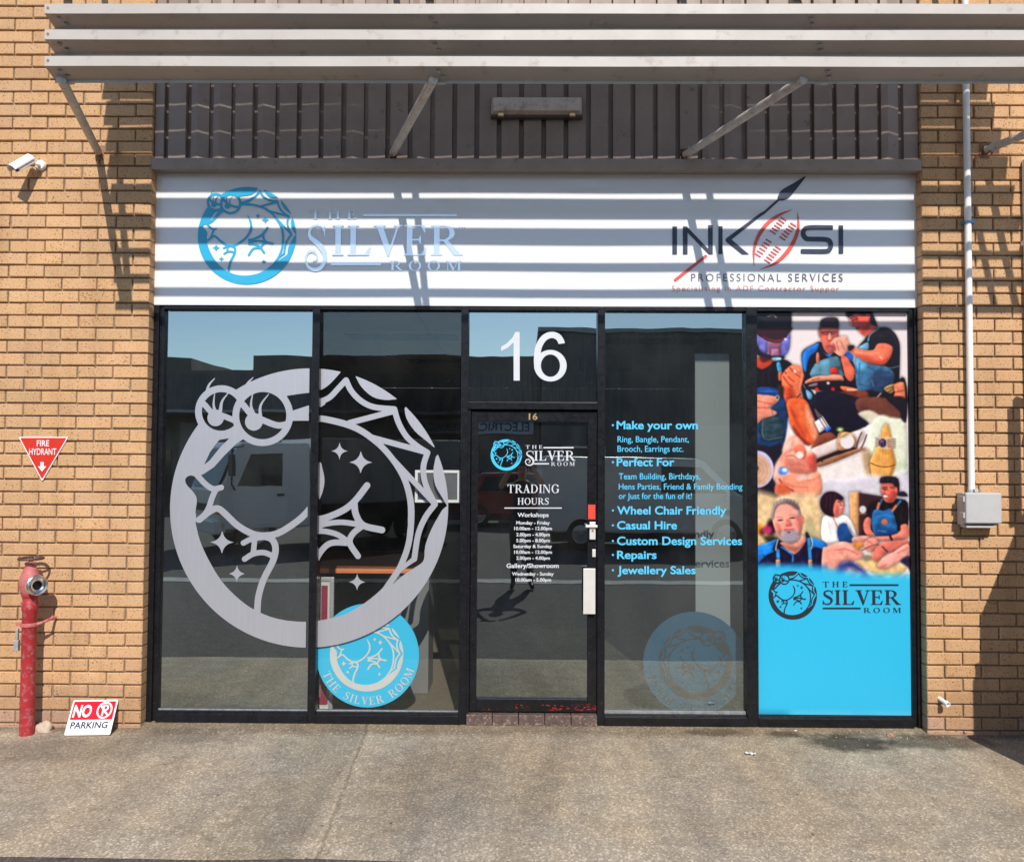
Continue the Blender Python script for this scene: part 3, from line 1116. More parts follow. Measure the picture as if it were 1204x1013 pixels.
for i, (a, b) in enumerate(spans):
    part(MB().box(a, b, YF + 0.003, 0.167, z_head0, z_head1 - 0.002), 'head_rail', M_BLACK, bld, 0.002)
    if i != 2:
        zs_ = z_sill - 0.012
        q = MB().add([(a, YF - 0.004, 0.012), (a, YF - 0.004, zs_), (a, YF + 0.02, zs_), (a, YF + 0.02, z_sill), (a, 0.166, z_sill), (a, 0.166, 0.012),
                      (b, YF - 0.004, 0.012), (b, YF - 0.004, zs_), (b, YF + 0.02, zs_), (b, YF + 0.02, z_sill), (b, 0.166, z_sill), (b, 0.166, 0.012)],
                     [(0, 1, 7, 6), (1, 2, 8, 7), (2, 3, 9, 8), (3, 4, 10, 9), (4, 5, 11, 10), (5, 0, 6, 11), (0, 1, 2, 3, 4, 5), (11, 10, 9, 8, 7, 6)])
        part(q, 'sill', M_BLACK, bld, 0.002)
    else:
        part(MB().box(a, b, YF + 0.001, 0.167, z_tr0, z_tr1), 'transom_bar', M_BLACK, bld, 0.002)

M_GL_FILM = glass_mat('mirror_film_glass', 0.41, 0.16, (0.92, 1.0, 1.0), 0.0, 0.018)
M_GL_DOOR = glass_mat('door_glass', 0.32, 0.20, (0.95, 1.0, 1.0), 0.0, 0.018)
M_GL_CLEAR = glass_mat('clear_glass', 0.07, 0.92, (0.98, 1.0, 0.99), 0.0, 0.012)
M_GL_RIGHT = glass_mat('tinted_glass', 0.31, 0.70, (0.92, 1.0, 1.0), 0.0, 0.02)


def pane(i, name, mat, z0=None, z1=None, Y=YG, xa=None, xb=None, parent=None):
    a, b = spans[i] if xa is None else (xa, xb)
    z0 = z_sill if z0 is None else z0
    z1 = z_head0 if z1 is None else z1
    q = MB().plate(a - 0.004, b + 0.004, z0 - 0.004, z1 + 0.004, Y)
    return part(q, name, mat, bld if parent is None else parent)


p_a = pane(0, 'window_pane', M_GL_FILM)
p_b = pane(1, 'window_pane', M_GL_CLEAR)
p_t = pane(2, 'transom_pane', M_GL_FILM, z_tr1, z_head0)
p_c = pane(3, 'window_pane', M_GL_RIGHT)

# big silver emblem: one half on each of the two left panes
YV = YG - 0.003
fit, _, _ = disc_fit(363.2, 596.0, 163.9, YV)
for pn, x0, x1 in ((p_a, 0, 499.5 - 3), (p_b, 534, 1100)):
    art = emblem_art(430, (x0, x1))
    part(Art().lay(art, fit), 'emblem', M_SILVER, pn, label='silver ring creature emblem filling this pane')

# dusty glazing beads along the foot of the panes
M_BEAD = worn('dusty_bead', (0.20, 0.205, 0.21), 0.6, 0, 0.3, 25, dirt=(0.40, 0.38, 0.34), dirt_amt=0.3)
for i_ in (0, 1, 3):
    a, b = spans[i_]
    part(MB().box(a + 0.002, b - 0.002, YG - 0.022, YG - 0.004, z_sill + 0.0005, z_sill + (0.022 if i_ == 3 else 0.010)), 'glazing_bead', M_BEAD, bld, 0.002)

# house number on the transom
t = Art()


def sixteen(Xa, Ya):
    f = sd_poly(Xa, Ya, [(277, 325), (310, 306), (350, 268), (372, 226), (399, 226), (399, 549), (359, 549), (359, 297), (320, 332), (277, 354)])
    ring = np.minimum(sd_ell(Xa, Ya, 602, 450, 107, 104), -sd_ell(Xa, Ya, 602, 450, 63, 74))
    top = sd_stroke(Xa, Ya, smooth_pts([(516, 465), (514, 400), (525, 325), (560, 268), (608, 246), (650, 258), (672, 288), (678, 312)], 4), 42)
    top = np.minimum(top, 306 - Ya - (Xa - 660) * 0.12 + 1e3 * (Xa < 600))
    return np.maximum(np.maximum(f, ring), top)


_xs = np.linspace(270, 712, 260)
_ys = np.linspace(215, 560, 200)
_V, _F = contour(sixteen(*np.meshgrid(_xs, _ys)), _xs, _ys)
_o, _ax, _ay = P(540, 350, YV), P(720, 350, YV), P(540, 530, YV)
t.lay((_V, _F), lambda x, y: _o + (_ax - _o) * (x / 1013) + (_ay - _o) * (y / 1013))
part(t, 'house_number', M_VINYL, p_t)

# service list on the right pane
t = Art()
for txt, x0, x1, yb, yc in (('Make your own', 725, 820.5, 504.2, 494.4), ('Perfect For', 725, 793, 547.6, 537.8),
                            ('Wheel Chair Friendly', 725.5, 854, 604.3, 594.6), ('Casual Hire', 725.5, 796, 621.8, 612),
                            ('Custom Design Services', 725.5, 872.5, 640.2, 630.2), ('Repairs', 725.5, 772, 656.5, 646.8),
                            ('Jewellery Sales', 726, 818, 674.4, 664.8)):
    sans_px(t, txt, x0, x1, yb, yc, YV, 0.030)
    q = P(720.6, (yb + yc) / 2 + 0.4, YV)
    t.lay(([(math.cos(a) * 0.0075, math.sin(a) * 0.0075) for a in np.linspace(0, 6.283, 13)[:-1]], [tuple(range(12))]), lambda x, y, q=q: q + Vector((x, 0, y)))
for txt, x0, x1, yb, yc in (('Ring, Bangle, Pendant,', 726, 810, 519.6, 512.2), ('Brooch, Earrings etc.', 726, 803.5, 530.9, 523.4),
                            ('Team Building, Birthdays,', 727.5, 823.5, 563.2, 555.7), ('Hens Parties, Friend & Family Bonding', 727.5, 873, 575.2, 567.8),
                            ('or Just for the fun of it!', 727.5, 813.5, 586.3, 578.8)):
    sans_px(t, txt, x0, x1, yb, yc, YV, 0.008)
part(t, 'lettering', M_SKYTXT, p_c)


def logo_lines(t, x0, x1, the, silver, room, bars, Y, swash=True, res=44):
    """THE / SILVER / ROOM lock-up; every entry in photograph pixels"""
    roman_px(t, 'THE', the[0], the[1], the[2], the[3], Y, 0.42, res)
    if swash:
        roman_px(t, '$', silver[0], silver[4], silver[2], silver[3], Y, 0.0, res)
        roman_px(t, 'ILVER', silver[5], silver[1], silver[2], silver[3], Y, 0.05, res)
    else:
        roman_px(t, 'SILVER', silver[0], silver[1], silver[2], silver[3], Y, 0.05, res)
    roman_px(t, 'ROOM', room[0], room[1], room[2], room[3], Y, 0.40, res)
    for b in bars:
        bar_px(t, *b, Y)


# ---- the door
dx0, dx1 = X(553.5, 0.1), X(702.3, 0.1)
dz0, dz1 = Z(836.5, 0.1), Z(483.2, 0.1)
gx0, gx1 = X(561.2, 0.1), X(691.2, 0.1)
gz0, gz1 = Z(821.2, 0.1), Z(495.8, 0.1)
d = MB()
YD = 0.10
d.box(dx0, gx0, YD, 0.145, dz0, dz1)
d.box(gx1, dx1, YD, 0.145, dz0, dz1)
d.box(gx0, gx1, YD + 0.002, 0.143, dz0, gz0)
d.box(gx0, gx1, YD + 0.002, 0.143, gz1, dz1)
# fixed door jamb strips and head shadow gap
o_door = part(d, 'door', M_BLACK, bld, 0.003)
jb = MB()
jb.box(X(549.5), dx0 - 0.004, YF + 0.012, 0.166, 0.0, z_tr0)
jb.box(dx1 + 0.001, X(702.5) + 0.0005, YF + 0.03, 0.166, 0.0, z_tr0)
part(jb, 'door_jamb', M_BLACK, bld)
dg = part(MB().plate(gx0 - 0.004, gx1 + 0.004, gz0 - 0.004, gz1 + 0.004, YG), 'door_glass', M_GL_DOOR, o_door)
YDV = YG - 0.003
t = Art()
logo_lines(t, 616, 676, (618, 638, 527.4, 523.2), (615.5, 676, 541.4, 529.8, 628, 628), (648, 676, 547.4, 543.0),
           ((639, 674.5, 525.3, 526.9), (627, 645.5, 544.2, 545.8)), YDV, True, 40)
roman_px(t, 'TRADING', 596.5, 657.5, 579.3, 569.4, YDV, 0.07)
roman_px(t, 'HOURS', 608.5, 645.5, 593.0, 585.2, YDV, 0.07)
bar_px(t, 593, 660.5, 596.4, 597.6, YDV)
for txt, x0, x1, yb, h in (('Workshops', 608.5, 645, 607.4, 5.0), ('Monday - Friday', 607, 646.5, 616.2, 4.0), ('10.00am - 12.00pm', 604.5, 649, 622.8, 4.0),
                           ('2.00pm - 4.00pm', 607, 646.5, 630, 4.0), ('5.00pm - 8.00pm', 607, 646.5, 637, 4.0), ('Saturday & Sunday', 603.5, 649, 643.8, 4.0),
                           ('10.00am - 12.00pm', 604.5, 649, 650.6, 4.0), ('2.00pm - 4.00pm', 607, 646.5, 657.6, 4.0),
                           ('Gallery/Showroom', 595.5, 657, 667.2, 5.2), ('Wednesday - Sunday', 602, 651, 676.2, 4.1), ('10.00am - 5.00pm', 606, 648, 683.2, 4.0)):
    sans_px(t, txt, x0, x1, yb, yb - h, YDV, 0.030)
part(t, 'lettering', M_VINYL, dg)
fit, _, _ = disc_fit(595.3, 534.6, 18.4, YDV)
part(Art().lay(emblem_art(170), fit), 'emblem', M_CYAN, dg)
# furniture on the right stile
hx = lambda a, b, c, e, y0, y1: MB().box(X(a, y0), X(b, y0), y0, y1, Z(e, y0), Z(c, y0))
part(hx(691.5, 700, 592.5, 609.5, YD - 0.003, YD - 0.0005), 'warning_sticker', M_RED, o_door)
lk = hx(693.3, 700.3, 613, 633.5, YD - 0.02, YD - 0.0005)
lk.box(X(688.5, 0.07), X(702.5, 0.07), YD - 0.035, YD - 0.018, Z(619.5, 0.07), Z(616.5, 0.07))
part(lk, 'lock', M_HANDLE, o_door, 0.003)
kh = MB().tube((X(697, 0.08), YD - 0.023, Z(623, 0.08)), (X(697, 0.08), YD - 0.0195, Z(623, 0.08)), 0.008)
part(kh, 'key_cylinder', M_BRASS, o_door)
part(hx(696.5, 700.5, 645, 654, YD - 0.012, YD - 0.0005), 'latch_plate', M_HANDLE, o_door, 0.002)
hd = hx(686.0, 700.2, 667.5, 721, YD - 0.034, YD - 0.028)
hd.box(X(688, 0.07), X(691, 0.07), YD - 0.0285, YD - 0.0006, Z(672, 0.07) - 0.02, Z(672, 0.07))
hd.box(X(694, 0.07), X(698, 0.07), YD - 0.0285, YD - 0.0006, Z(716, 0.07), Z(716, 0.07) + 0.02)
part(hd, 'handle', M_HANDLE, o_door, 0.002)
t = Art()
sans_px(t, '16', 621.8, 632, 493.2, 485.6, YD - 0.001, 0.02)
part(t, 'brass_number', M_BRASS, o_door)
# small pale plate behind the door glass, standing in for a reflection
sn = MB().plate(X(616.8, 0.133), X(637.5, 0.133), Z(567, 0.133), Z(551, 0.133), 0.133)
so_ = part(sn, 'reflection_plate', worn('reflection_white', (0.55, 0.55, 0.60), 0.5, 0, 0.05, 20), o_door)
# red paint scuffs along the foot of the door
M_SCUFF = worn('red_scuffs', (0.30, 0.015, 0.012), 0.5, 0, 0.2, 30)
sc = MB()
for k in range(46):
    u = RNG.random() ** 0.55
    px = 566 + u * 134
    ww, hh = 1.0 + RNG.random() * 6 * u, 0.3 + RNG.random() * 0.9
    py = 827 + RNG.random() * 7.5
    a, b = P(px, py, YD - 0.0015), P(min(px + ww, 701), py + hh, YD - 0.0015)
    j = lambda: RNG.normal(0, 0.0025)
    sc.add([(a.x + j(), YD - 0.0015, a.z + j()), (b.x + j(), YD - 0.0015, a.z + j()), (b.x + j(), YD - 0.0015, b.z + j()), (a.x + j(), YD - 0.0015, b.z + j())], [(0, 1, 2, 3)])
sc.flat = True
part(sc, 'paint_scuffs', M_SCUFF, o_door)
# threshold of quarry tiles
M_TILE = worn('threshold_tile', (0.095, 0.06, 0.05), 0.7, 0, 0.3, 18, dirt=(0.42, 0.33, 0.24), dirt_amt=0.35)
th = MB()
nT = 5
for k in range(nT):
    a = spans[2][0] + (spans[2][1] - spans[2][0]) * k / nT
    b = spans[2][0] + (spans[2][1] - spans[2][0]) * (k + 1) / nT
    th.box(a + 0.003, b - 0.001, 0.062, 0.166, -0.01, dz0 - 0.010 + RNG.normal(0, 0.001))
part(th, 'threshold', M_TILE, bld, 0.004)

# ---- inside of the shop
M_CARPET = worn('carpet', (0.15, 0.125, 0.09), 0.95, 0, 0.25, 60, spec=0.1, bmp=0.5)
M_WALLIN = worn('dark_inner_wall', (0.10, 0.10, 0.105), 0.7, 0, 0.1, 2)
M_CEIL = worn('ceiling_tile', (0.62, 0.60, 0.57), 0.85, 0, 0.05, 3)
YI0, YI1 = 0.17, 7.2
ZI = 2.93
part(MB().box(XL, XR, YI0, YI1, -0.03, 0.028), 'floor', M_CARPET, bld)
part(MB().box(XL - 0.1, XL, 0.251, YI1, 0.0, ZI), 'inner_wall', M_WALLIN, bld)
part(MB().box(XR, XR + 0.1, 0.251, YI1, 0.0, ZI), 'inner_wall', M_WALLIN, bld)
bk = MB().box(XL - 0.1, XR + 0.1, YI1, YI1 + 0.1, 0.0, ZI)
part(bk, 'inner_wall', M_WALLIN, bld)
cl = MB()
nx_, ny_ = 9, 6
for i in range(nx_):
    for j in range(ny_):
        a = XL + (XR - XL) * i / nx_
        b = XL + (XR - XL) * (i + 1) / nx_
        c = 0.2 + (YI1 - 0.2) * j / ny_
        e = 0.2 + (YI1 - 0.2) * (j + 1) / ny_
        cl.box(a + 0.007, b - 0.007, c + 0.007, e - 0.007, ZI, ZI + 0.02)
cl.box(XL - 0.1, XR + 0.1, 0.26, YI1 + 0.1, ZI + 0.03, ZI + 0.2)
part(cl, 'ceiling', M_CEIL, bld)
part(MB().box(XL - 5.2, XR + 5.2, 0.255, 9, 6.0, 6.25), 'roof', M_FLASH, bld)
part(MB().box(XL - 5.2, XL - 0.1, 0.252, 9, -0.05, 5.98), 'side_wall', M_MORTAR, bld)
part(MB().box(XR + 0.1, XR + 5.2, 0.252, 9, -0.05, 5.98), 'side_wall', M_MORTAR, bld)

# ------------------------------------------------------------------ the sign over the shopfront
YS = 0.082
sx0, sx1 = X(179.2, YS, 280), X(1080, YS, 280)
sz0, sz1 = Z(359.8, YS), Z(199.8, YS)
sign = thing('shop_sign', 'long white sign panel over the shopfront with blue ring emblem and dark spear logo', 'sign', ((sx0 + sx1) / 2, YS, sz0))
pn = MB()
seam = X(628, YS, 280)
for a, b in ((sx0, seam), (seam, sx1)):
    # slightly dished sheets so reflections waver
    n_ = 24
    for i in range(n_):
        u0, u1 = a + (b - a) * i / n_, a + (b - a) * (i + 1) / n_
        k0, k1 = 0.0022 * math.sin(i / n_ * 9.4 + a), 0.0022 * math.sin((i + 1) / n_ * 9.4 + a)
        pn.add([(u0, YS + k0, sz0), (u1, YS + k1, sz0), (u1, YS + k1 * 0.3, sz1), (u0, YS + k0 * 0.3, sz1)], [(0, 1, 2, 3)])
pn.box(sx0, sx1, YS + 0.006, YS + 0.02, sz0, sz1)
pn.flat = True
part(pn, 'sign_panel', M_WHITE, sign)
fm = MB()
fm.box(sx0 - 0.012, sx0 - 0.0005, YS - 0.012, YS + 0.03, sz0 - 0.002, sz1 + 0.006)
fm.box(sx1 + 0.0005, sx1 + 0.012, YS - 0.012, YS + 0.03, sz0 - 0.002, sz1 + 0.006)
fm.box(sx0, sx1, YS - 0.010, YS + 0.03, sz1 + 0.0005, sz1 + 0.012)
part(fm, 'sign_frame', M_BLACK, sign)
YL = YS - 0.0045
fit, _, _ = disc_fit(290.3, 277, 57.6, YL)
part(Art().lay(emblem_art(260), fit), 'emblem', worn('blue_emblem_film', s2l((44, 166, 205)), 0.35, 0, 0.03, 3), sign)
t = Art()
logo_lines(t, 0, 0, (364, 420, 257.5, 247.5), (354, 542.5, 300.5, 264.5, 384, 390), (458.5, 543.5, 318.3, 306.5),
           ((427, 537.5, 251.4, 254.4), (389, 448, 308.7, 312.0)), YL, True, 60)
sans_px(t, 'TM', 538.5, 547, 269.5, 266.5, YL)
part(t, 'silver_lettering', M_SIGNSILVER, sign)


def sign_art(fields, x0, x1, y0, y1, step, Y):
    xs = np.arange(x0, x1, step)
    ys = np.arange(y0, y1, step)
    XX, YY = np.meshgrid(xs, ys)
    V, FA = contour(fields(XX, YY), xs, ys)
    o0, ux, uy = P(x0, y0, Y), None, None
    ux = (P(x1, y0, Y) - P(x0, y0, Y)) / (x1 - x0)
    uy = (P(x0, y1, Y) - P(x0, y0, Y)) / (y1 - y0)
    return Art().lay((V, FA), lambda x, y: o0 + ux * (x - x0) + uy * (y - y0))


def c8(pts):
    return [(770 + x / 3.884, 190 + y / 3.884) for x, y in pts]


def inkosi(Xa, Ya):
    F = np.full(Xa.shape, -1e9)

    def poly(pts):
        nonlocal F
        F = np.maximum(F, sd_poly(Xa, Ya, c8(pts)))

    poly([(80, 296), (101, 296), (101, 424), (80, 424)])
    poly([(128, 424), (128, 296), (146, 296), (243, 398), (243, 290), (264, 290), (264, 424), (246, 424), (149, 324), (149, 424)])
    poly([(290, 295), (309, 295), (309, 422), (290, 422)])
    poly([(838, 291), (858, 291), (858, 419), (838, 419)])
    # K arms: thin spear shaft and leg
    poly([(323, 352), (480, 236), (500, 225), (560, 172), (568, 178), (500, 240), (480, 252), (350, 356), (430, 424), (398, 424), (323, 364)])
    poly(smooth_pts([(560, 168), (566, 150), (582, 128), (640, 95), (690, 66), (655, 115), (615, 162), (590, 176), (570, 178)], 3, True))
    # S
    st = lambda pts, w: sd_stroke(Xa, Ya, c8(smooth_pts(pts, 4)), w / 3.884)
    s = st([(806, 301), (705, 301), (681, 312), (677, 332), (690, 350), (710, 353), (770, 354), (795, 361), (802, 381), (795, 401), (775, 409), (672, 409)], 21)
    s = np.minimum(s, sd_box(Xa, Ya, 770 + 665 / 3.884, 770 + 812 / 3.884, 0, 999))
    return np.maximum(F, s)


part(sign_art(inkosi, 788, 996, 205, 302, 0.5, YL), 'spear_lettering', M_NAVY, sign)


def shield(Xa, Ya):
    F = np.full(Xa.shape, -1e9)

    def poly(pts, sm=True):
        nonlocal F
        F = np.maximum(F, sd_poly(Xa, Ya, c8(smooth_pts(pts, 4, True) if sm else pts)))

    poly(smooth_pts([(635, 216), (560, 240), (500, 285), (462, 345), (446, 410), (453, 486)], 4) +
         smooth_pts([(453, 486), (457, 410), (477, 350), (514, 295), (566, 252), (635, 216)], 4), False)
    poly(smooth_pts([(650, 224), (661, 290), (650, 350), (610, 420), (550, 470), (470, 495)], 4) +
         smooth_pts([(470, 495), (540, 462), (592, 412), (632, 350), (650, 290), (650, 224)], 4), False)
    for (ax, ay, bx, by) in ((538, 322, 588, 262), (582, 350, 632, 288), (470, 428, 520, 362), (512, 455, 562, 394)):
        for k in range(6):
            x, y = ax + (bx - ax) * k / 5, ay + (by - ay) * k / 5
            F = np.maximum(F, sd_stroke(Xa, Ya, c8([(x - 11, y - 7), (x + 11, y + 7)]), 1.6))
    F = np.maximum(F, sd_stroke(Xa, Ya, c8([(94, 540), (232, 432)]), 3.6))
    return F


part(sign_art(shield, 788, 945, 240, 335, 0.5, YL), 'red_shield', worn('red_sign_film', (0.66, 0.075, 0.055), 0.4, 0, 0.03, 4), sign)
t = Art()
sans_px(t, 'PROFESSIONAL SERVICES', 812.5, 991, 330.8, 321.2, YL, 0.0, 0, 1.35)
part(t, 'grey_lettering', M_GREYTXT, sign)
t = Art()
sans_px(t, 'Specialising in ADF Contractor Suppor', 790, 987, 342.2, 335.2, YL, -0.004, 0, 1.25)
part(t, 'red_lettering', worn('pale_red_film', (0.78, 0.30, 0.25), 0.4, 0, 0.03, 4), sign)

# ------------------------------------------------------------------ printed window poster (a painted collage, kept in the print itself)
YP = 0.112
PX0, PX1, PY0, PY1 = 889.0, 1076.0, 362.0, 842.0
ppx = np.arange(PX0, PX1 + 0.01, 0.68)
ppy = np.concatenate([np.arange(PY0, 704, 0.68), np.arange(704, PY1 + 4, 8.0)])
GX, GY = np.meshgrid(ppx, ppy)
IMG = np.zeros(GX.shape + (3,))
IMG[:] = (235, 222, 219)


def grain(n0, n1, amp):
    a = RNG.normal(0, 1, (n0, n1))
    yi = np.linspace(0, n0 - 1.001, GX.shape[0])
    xi = np.linspace(0, n1 - 1.001, GX.shape[1])
    y0, x0 = yi.astype(int), xi.astype(int)
    fy, fx = (yi - y0)[:, None], (xi - x0)[None, :]
    return amp * ((a[y0][:, x0] * (1 - fx) + a[y0][:, x0 + 1] * fx) * (1 - fy) + (a[y0 + 1][:, x0] * (1 - fx) + a[y0 + 1][:, x0 + 1] * fx) * fy)


PAINT = grain(34, 20, 0.018) + grain(90, 52, 0.016) + grain(190, 105, 0.014)
CROP = {'a': (885, 360, 8.44), 'b': (975, 360, 8.44), 'c': (885, 470, 8.44), 'd': (975, 470, 8.44), 'e': (885, 570, 8.44), 'f': (975, 540, 6.753)}


def cv(k, pts):
    x0, y0, s = CROP[k]
    return [(x0 + x / s, y0 + y / s) for x, y in pts]


def blend(sd, col, soft):
    a = np.clip(sd / soft + 0.5, 0, 1)[..., None]
    IMG[:] = IMG * (1 - a) + np.array(col, float) * a


def pg(k, pts, col, soft=1.3, sm=True):
    q = cv(k, pts)
    sd = sd_poly(GX, GY, smooth_pts(q, 3, True) if sm else q)
    gy_, gx_ = np.gradient(sd)
    rim = np.exp(-np.clip(sd, 0, 50) / 2.6)
    lit = np.clip((gx_ * 0.8 + gy_ * 0.75) / 0.6, -1, 1)
    sh = 1.0 + 0.20 * rim * lit - 0.05 * rim + PAINT
    if soft < 2:                            # soft contact shade in the photographs, so figures sit in front of their backgrounds
        IMG[:] = IMG * (1 - 0.20 * np.clip((sd + 3.2) / 3.2, 0, 1))[..., None]
    a = np.clip(sd / soft + 0.5, 0, 1)[..., None]
    IMG[:] = IMG * (1 - a) + np.clip(np.array(col, float) * sh[..., None], 0, 255) * a


def ls(k, pts, wd, col, soft=1.0):
    blend(sd_stroke(GX, GY, smooth_pts(cv(k, pts), 3), wd / CROP[k][2]), col, soft)


def el(k, cx, cy, rx, ry, col, soft=1.2):
    x0, y0, s = CROP[k]
    blend(sd_ell(GX, GY, x0 + cx / s, y0 + cy / s, rx / s, ry / s), col, soft)


SKIN, SKIN2, SKIND = (234, 132, 98), (240, 165, 140), (176, 72, 52)
BLK = (36, 24, 33)
# middle man
pg('a', [(515, 490), (545, 430), (640, 380), (700, 355), (844, 380), (900, 420), (1000, 500), (1060, 640), (1060, 830), (560, 810), (530, 620)], BLK)
pg('a', [(520, 520), (545, 440), (640, 385), (692, 368), (668, 445), (610, 490), (575, 560), (558, 650), (540, 640)], (45, 132, 222))
pg('b', [(195, 445), (240, 460), (275, 490), (262, 545), (215, 520)], (44, 110, 215))
pg('a', [(690, 245), (715, 205), (790, 195), (880, 200), (885, 330), (860, 430), (800, 480), (745, 430), (712, 340)], (226, 118, 96))
pg('a', [(716, 250), (844, 245), (850, 275), (760, 285), (722, 275)], (150, 70, 70), 2)
ls('a', [(760, 400), (800, 395), (840, 405)], 12, (165, 75, 68))
pg('a', [(703, 205), (712, 140), (765, 112), (844, 108), (885, 130), (890, 205), (844, 212), (720, 212)], (62, 44, 50))
pg('a', [(700, 420), (770, 480), (830, 455), (790, 510), (720, 440)], (60, 140, 215))
pg('a', [(640, 585), (690, 545), (760, 520), (844, 500), (890, 510), (925, 640), (915, 705), (610, 705)], (112, 158, 176))
pg('a', [(790, 520), (844, 505), (900, 530), (910, 640), (830, 690)], (88, 122, 140), 4)
pg('a', [(665, 465), (693, 470), (693, 560), (662, 555)], (226, 132, 100))
pg('a', [(805, 615), (870, 612), (872, 670), (812, 670)], (222, 62, 46))
pg('a', [(550, 745), (600, 715), (640, 700), (700, 688), (760, 690), (840, 675), (920, 690), (935, 740), (844, 745), (700, 745), (560, 775)], (236, 160, 132))
ls('a', [(620, 730), (690, 712)], 10, (180, 88, 70))
pg('a', [(560, 770), (700, 745), (860, 735), (925, 745), (925, 850), (844, 850), (700, 830), (565, 815)], (44, 26, 32))
pg('a', [(590, 780), (670, 760), (665, 790), (590, 800)], (150, 130, 135))
for x in (665, 828):
    el('a', x, 825, 18, 20, (232, 48, 48))
el('a', 780, 762, 16, 14, (225, 215, 215))
pg('a', [(560, 800), (625, 850), (700, 890), (1080, 880), (1090, 1060), (560, 1060)], (38, 28, 42), 2)
pg('a', [(700, 862), (850, 848), (1060, 840), (1180, 850), (1150, 905), (1000, 905), (700, 895)], (128, 66, 44))
el('a', 788, 915, 10, 9, (215, 205, 200))
pg('b', [(150, 790), (330, 820), (330, 838), (180, 838)], (235, 130, 85), 1)
ls('b', [(215, 828), (325, 828)], 10, (240, 222, 202))
pg('a', [(505, 760), (560, 840), (640, 960), (700, 1013), (620, 1013), (530, 900)], (36, 36, 62))
pg('a', [(555, 830), (600, 850), (622, 890), (605, 925), (575, 915)], (120, 178, 205))
# right man, leaning in
pg('b', [(330, 405), (380, 340), (425, 285), (525, 215), (620, 210), (690, 260), (730, 330), (745, 410), (740, 620), (730, 760), (690, 900), (420, 880), (310, 700), (300, 560)], BLK)
pg('b', [(300, 520), (340, 500), (420, 555), (560, 590), (672, 640), (672, 760), (600, 850), (420, 850), (318, 830), (292, 660)], (78, 126, 160))
pg('b', [(300, 520), (350, 490), (420, 560), (400, 640), (330, 650)], (108, 178, 214), 3)
pg('b', [(480, 640), (672, 650), (672, 760), (600, 850), (430, 850)], (58, 78, 108), 5)
pg('b', [(335, 400), (425, 355), (425, 432), (345, 430)], (124, 176, 200))
ls('b', [(540, 215), (450, 275), (425, 340)], 14, (130, 170, 188))
ls('b', [(575, 590), (650, 610), (735, 590)], 8, (120, 140, 160))
pg('b', [(240, 432), (290, 410), (390, 432), (480, 430), (520, 372), (600, 365), (660, 390), (675, 425), (645, 510), (580, 575), (500, 570), (400, 545), (300, 490)], (232, 128, 98))
pg('b', [(300, 470), (420, 500), (560, 520), (640, 480), (590, 570), (500, 572), (400, 548)], (205, 92, 68), 5)
pg('b', [(240, 110), (330, 78), (450, 78), (455, 180), (525, 205), (470, 250), (410, 297), (360, 275), (310, 220), (265, 150)], (236, 108, 88))
pg('b', [(205, 75), (250, 30), (440, 30), (478, 80), (516, 180), (505, 195), (448, 165), (452, 95), (425, 72), (385, 82), (300, 72), (235, 110)], (28, 20, 33))
el('b', 425, 98, 22, 26, (238, 128, 108))
ls('b', [(262, 145), (300, 128), (330, 122)], 8, (120, 50, 50))
ls('b', [(305, 215), (345, 200)], 9, (150, 55, 55))
pg('b', [(150, 505), (200, 490), (250, 560), (292, 640), (272, 725), (232, 742), (190, 690), (170, 600)], (228, 118, 92))
pg('b', [(40, 365), (95, 312), (200, 298), (225, 340), (242, 385), (212, 450), (160, 500), (100, 470), (60, 425)], (238, 168, 146))
for q in ([(75, 370), (95, 440)], [(110, 355), (130, 440)], [(150, 350), (190, 430)]):
    ls('b', q, 8, (196, 104, 88))
pg('b', [(225, 395), (275, 385), (285, 410), (235, 445)], (40, 26, 42))
# lower right of that picture: jeweller's hand and tools
pg('b', [(420, 830), (560, 850), (690, 760), (790, 712), (790, 1040), (400, 1040), (330, 910)], (38, 28, 36))
pg('b', [(310, 840), (410, 845), (420, 900), (330, 905)], (140, 72, 48), 3)
pg('b', [(310, 930), (420, 905), (620, 1000), (700, 1060), (310, 1060)], (96, 58, 48), 4)
ls('b', [(330, 925), (440, 955), (580, 1002)], 16, (226, 196, 164))
ls('b', [(480, 935), (550, 860)], 14, (190, 160, 140))
pg('b', [(580, 815), (640, 775), (700, 770), (690, 830), (640, 862)], (190, 152, 96))
for q in ([(600, 820), (680, 790)], [(620, 850), (690, 800)]):
    ls('b', q, 7, (60, 40, 30))
pg('b', [(685, 772), (770, 748), (790, 800), (790, 975), (745, 962), (680, 905), (690, 850)], (236, 142, 108))
ls('b', [(690, 850), (780, 830)], 8, (150, 60, 48))
ls('b', [(690, 905), (780, 890)], 8, (150, 60, 48))
# lower centre bench with ring
pg('d', [(-360, 300), (0, 420), (400, 262), (440, 250), (800, 200), (800, 1100), (-330, 1100)], (236, 226, 221), 3, False)
pg('d', [(-100, -80), (320, -20), (345, 110), (432, 232), (250, 320), (0, 405), (-150, 360)], (36, 28, 47), 2)
pg('d', [(310, -10), (600, -20), (745, 110), (722, 195), (540, 155), (420, 92), (320, 118)], (122, 74, 62), 2)
pg('d', [(600, -20), (800, -20), (800, 215), (745, 190), (735, 110)], (44, 34, 44), 2)
pg('d', [(318, 135), (430, 100), (535, 160), (460, 245), (400, 205)], (216, 206, 186), 3)
pg('d', [(440, 255), (540, 152), (640, 170), (790, 235), (800, 640), (690, 610), (440, 560)], (228, 228, 208), 4)
pg('d', [(690, 600), (800, 630), (800, 760), (640, 770)], (208, 216, 190), 6)
pg('d', [(350, 500), (440, 510), (470, 770), (400, 760)], (190, 160, 125), 6)
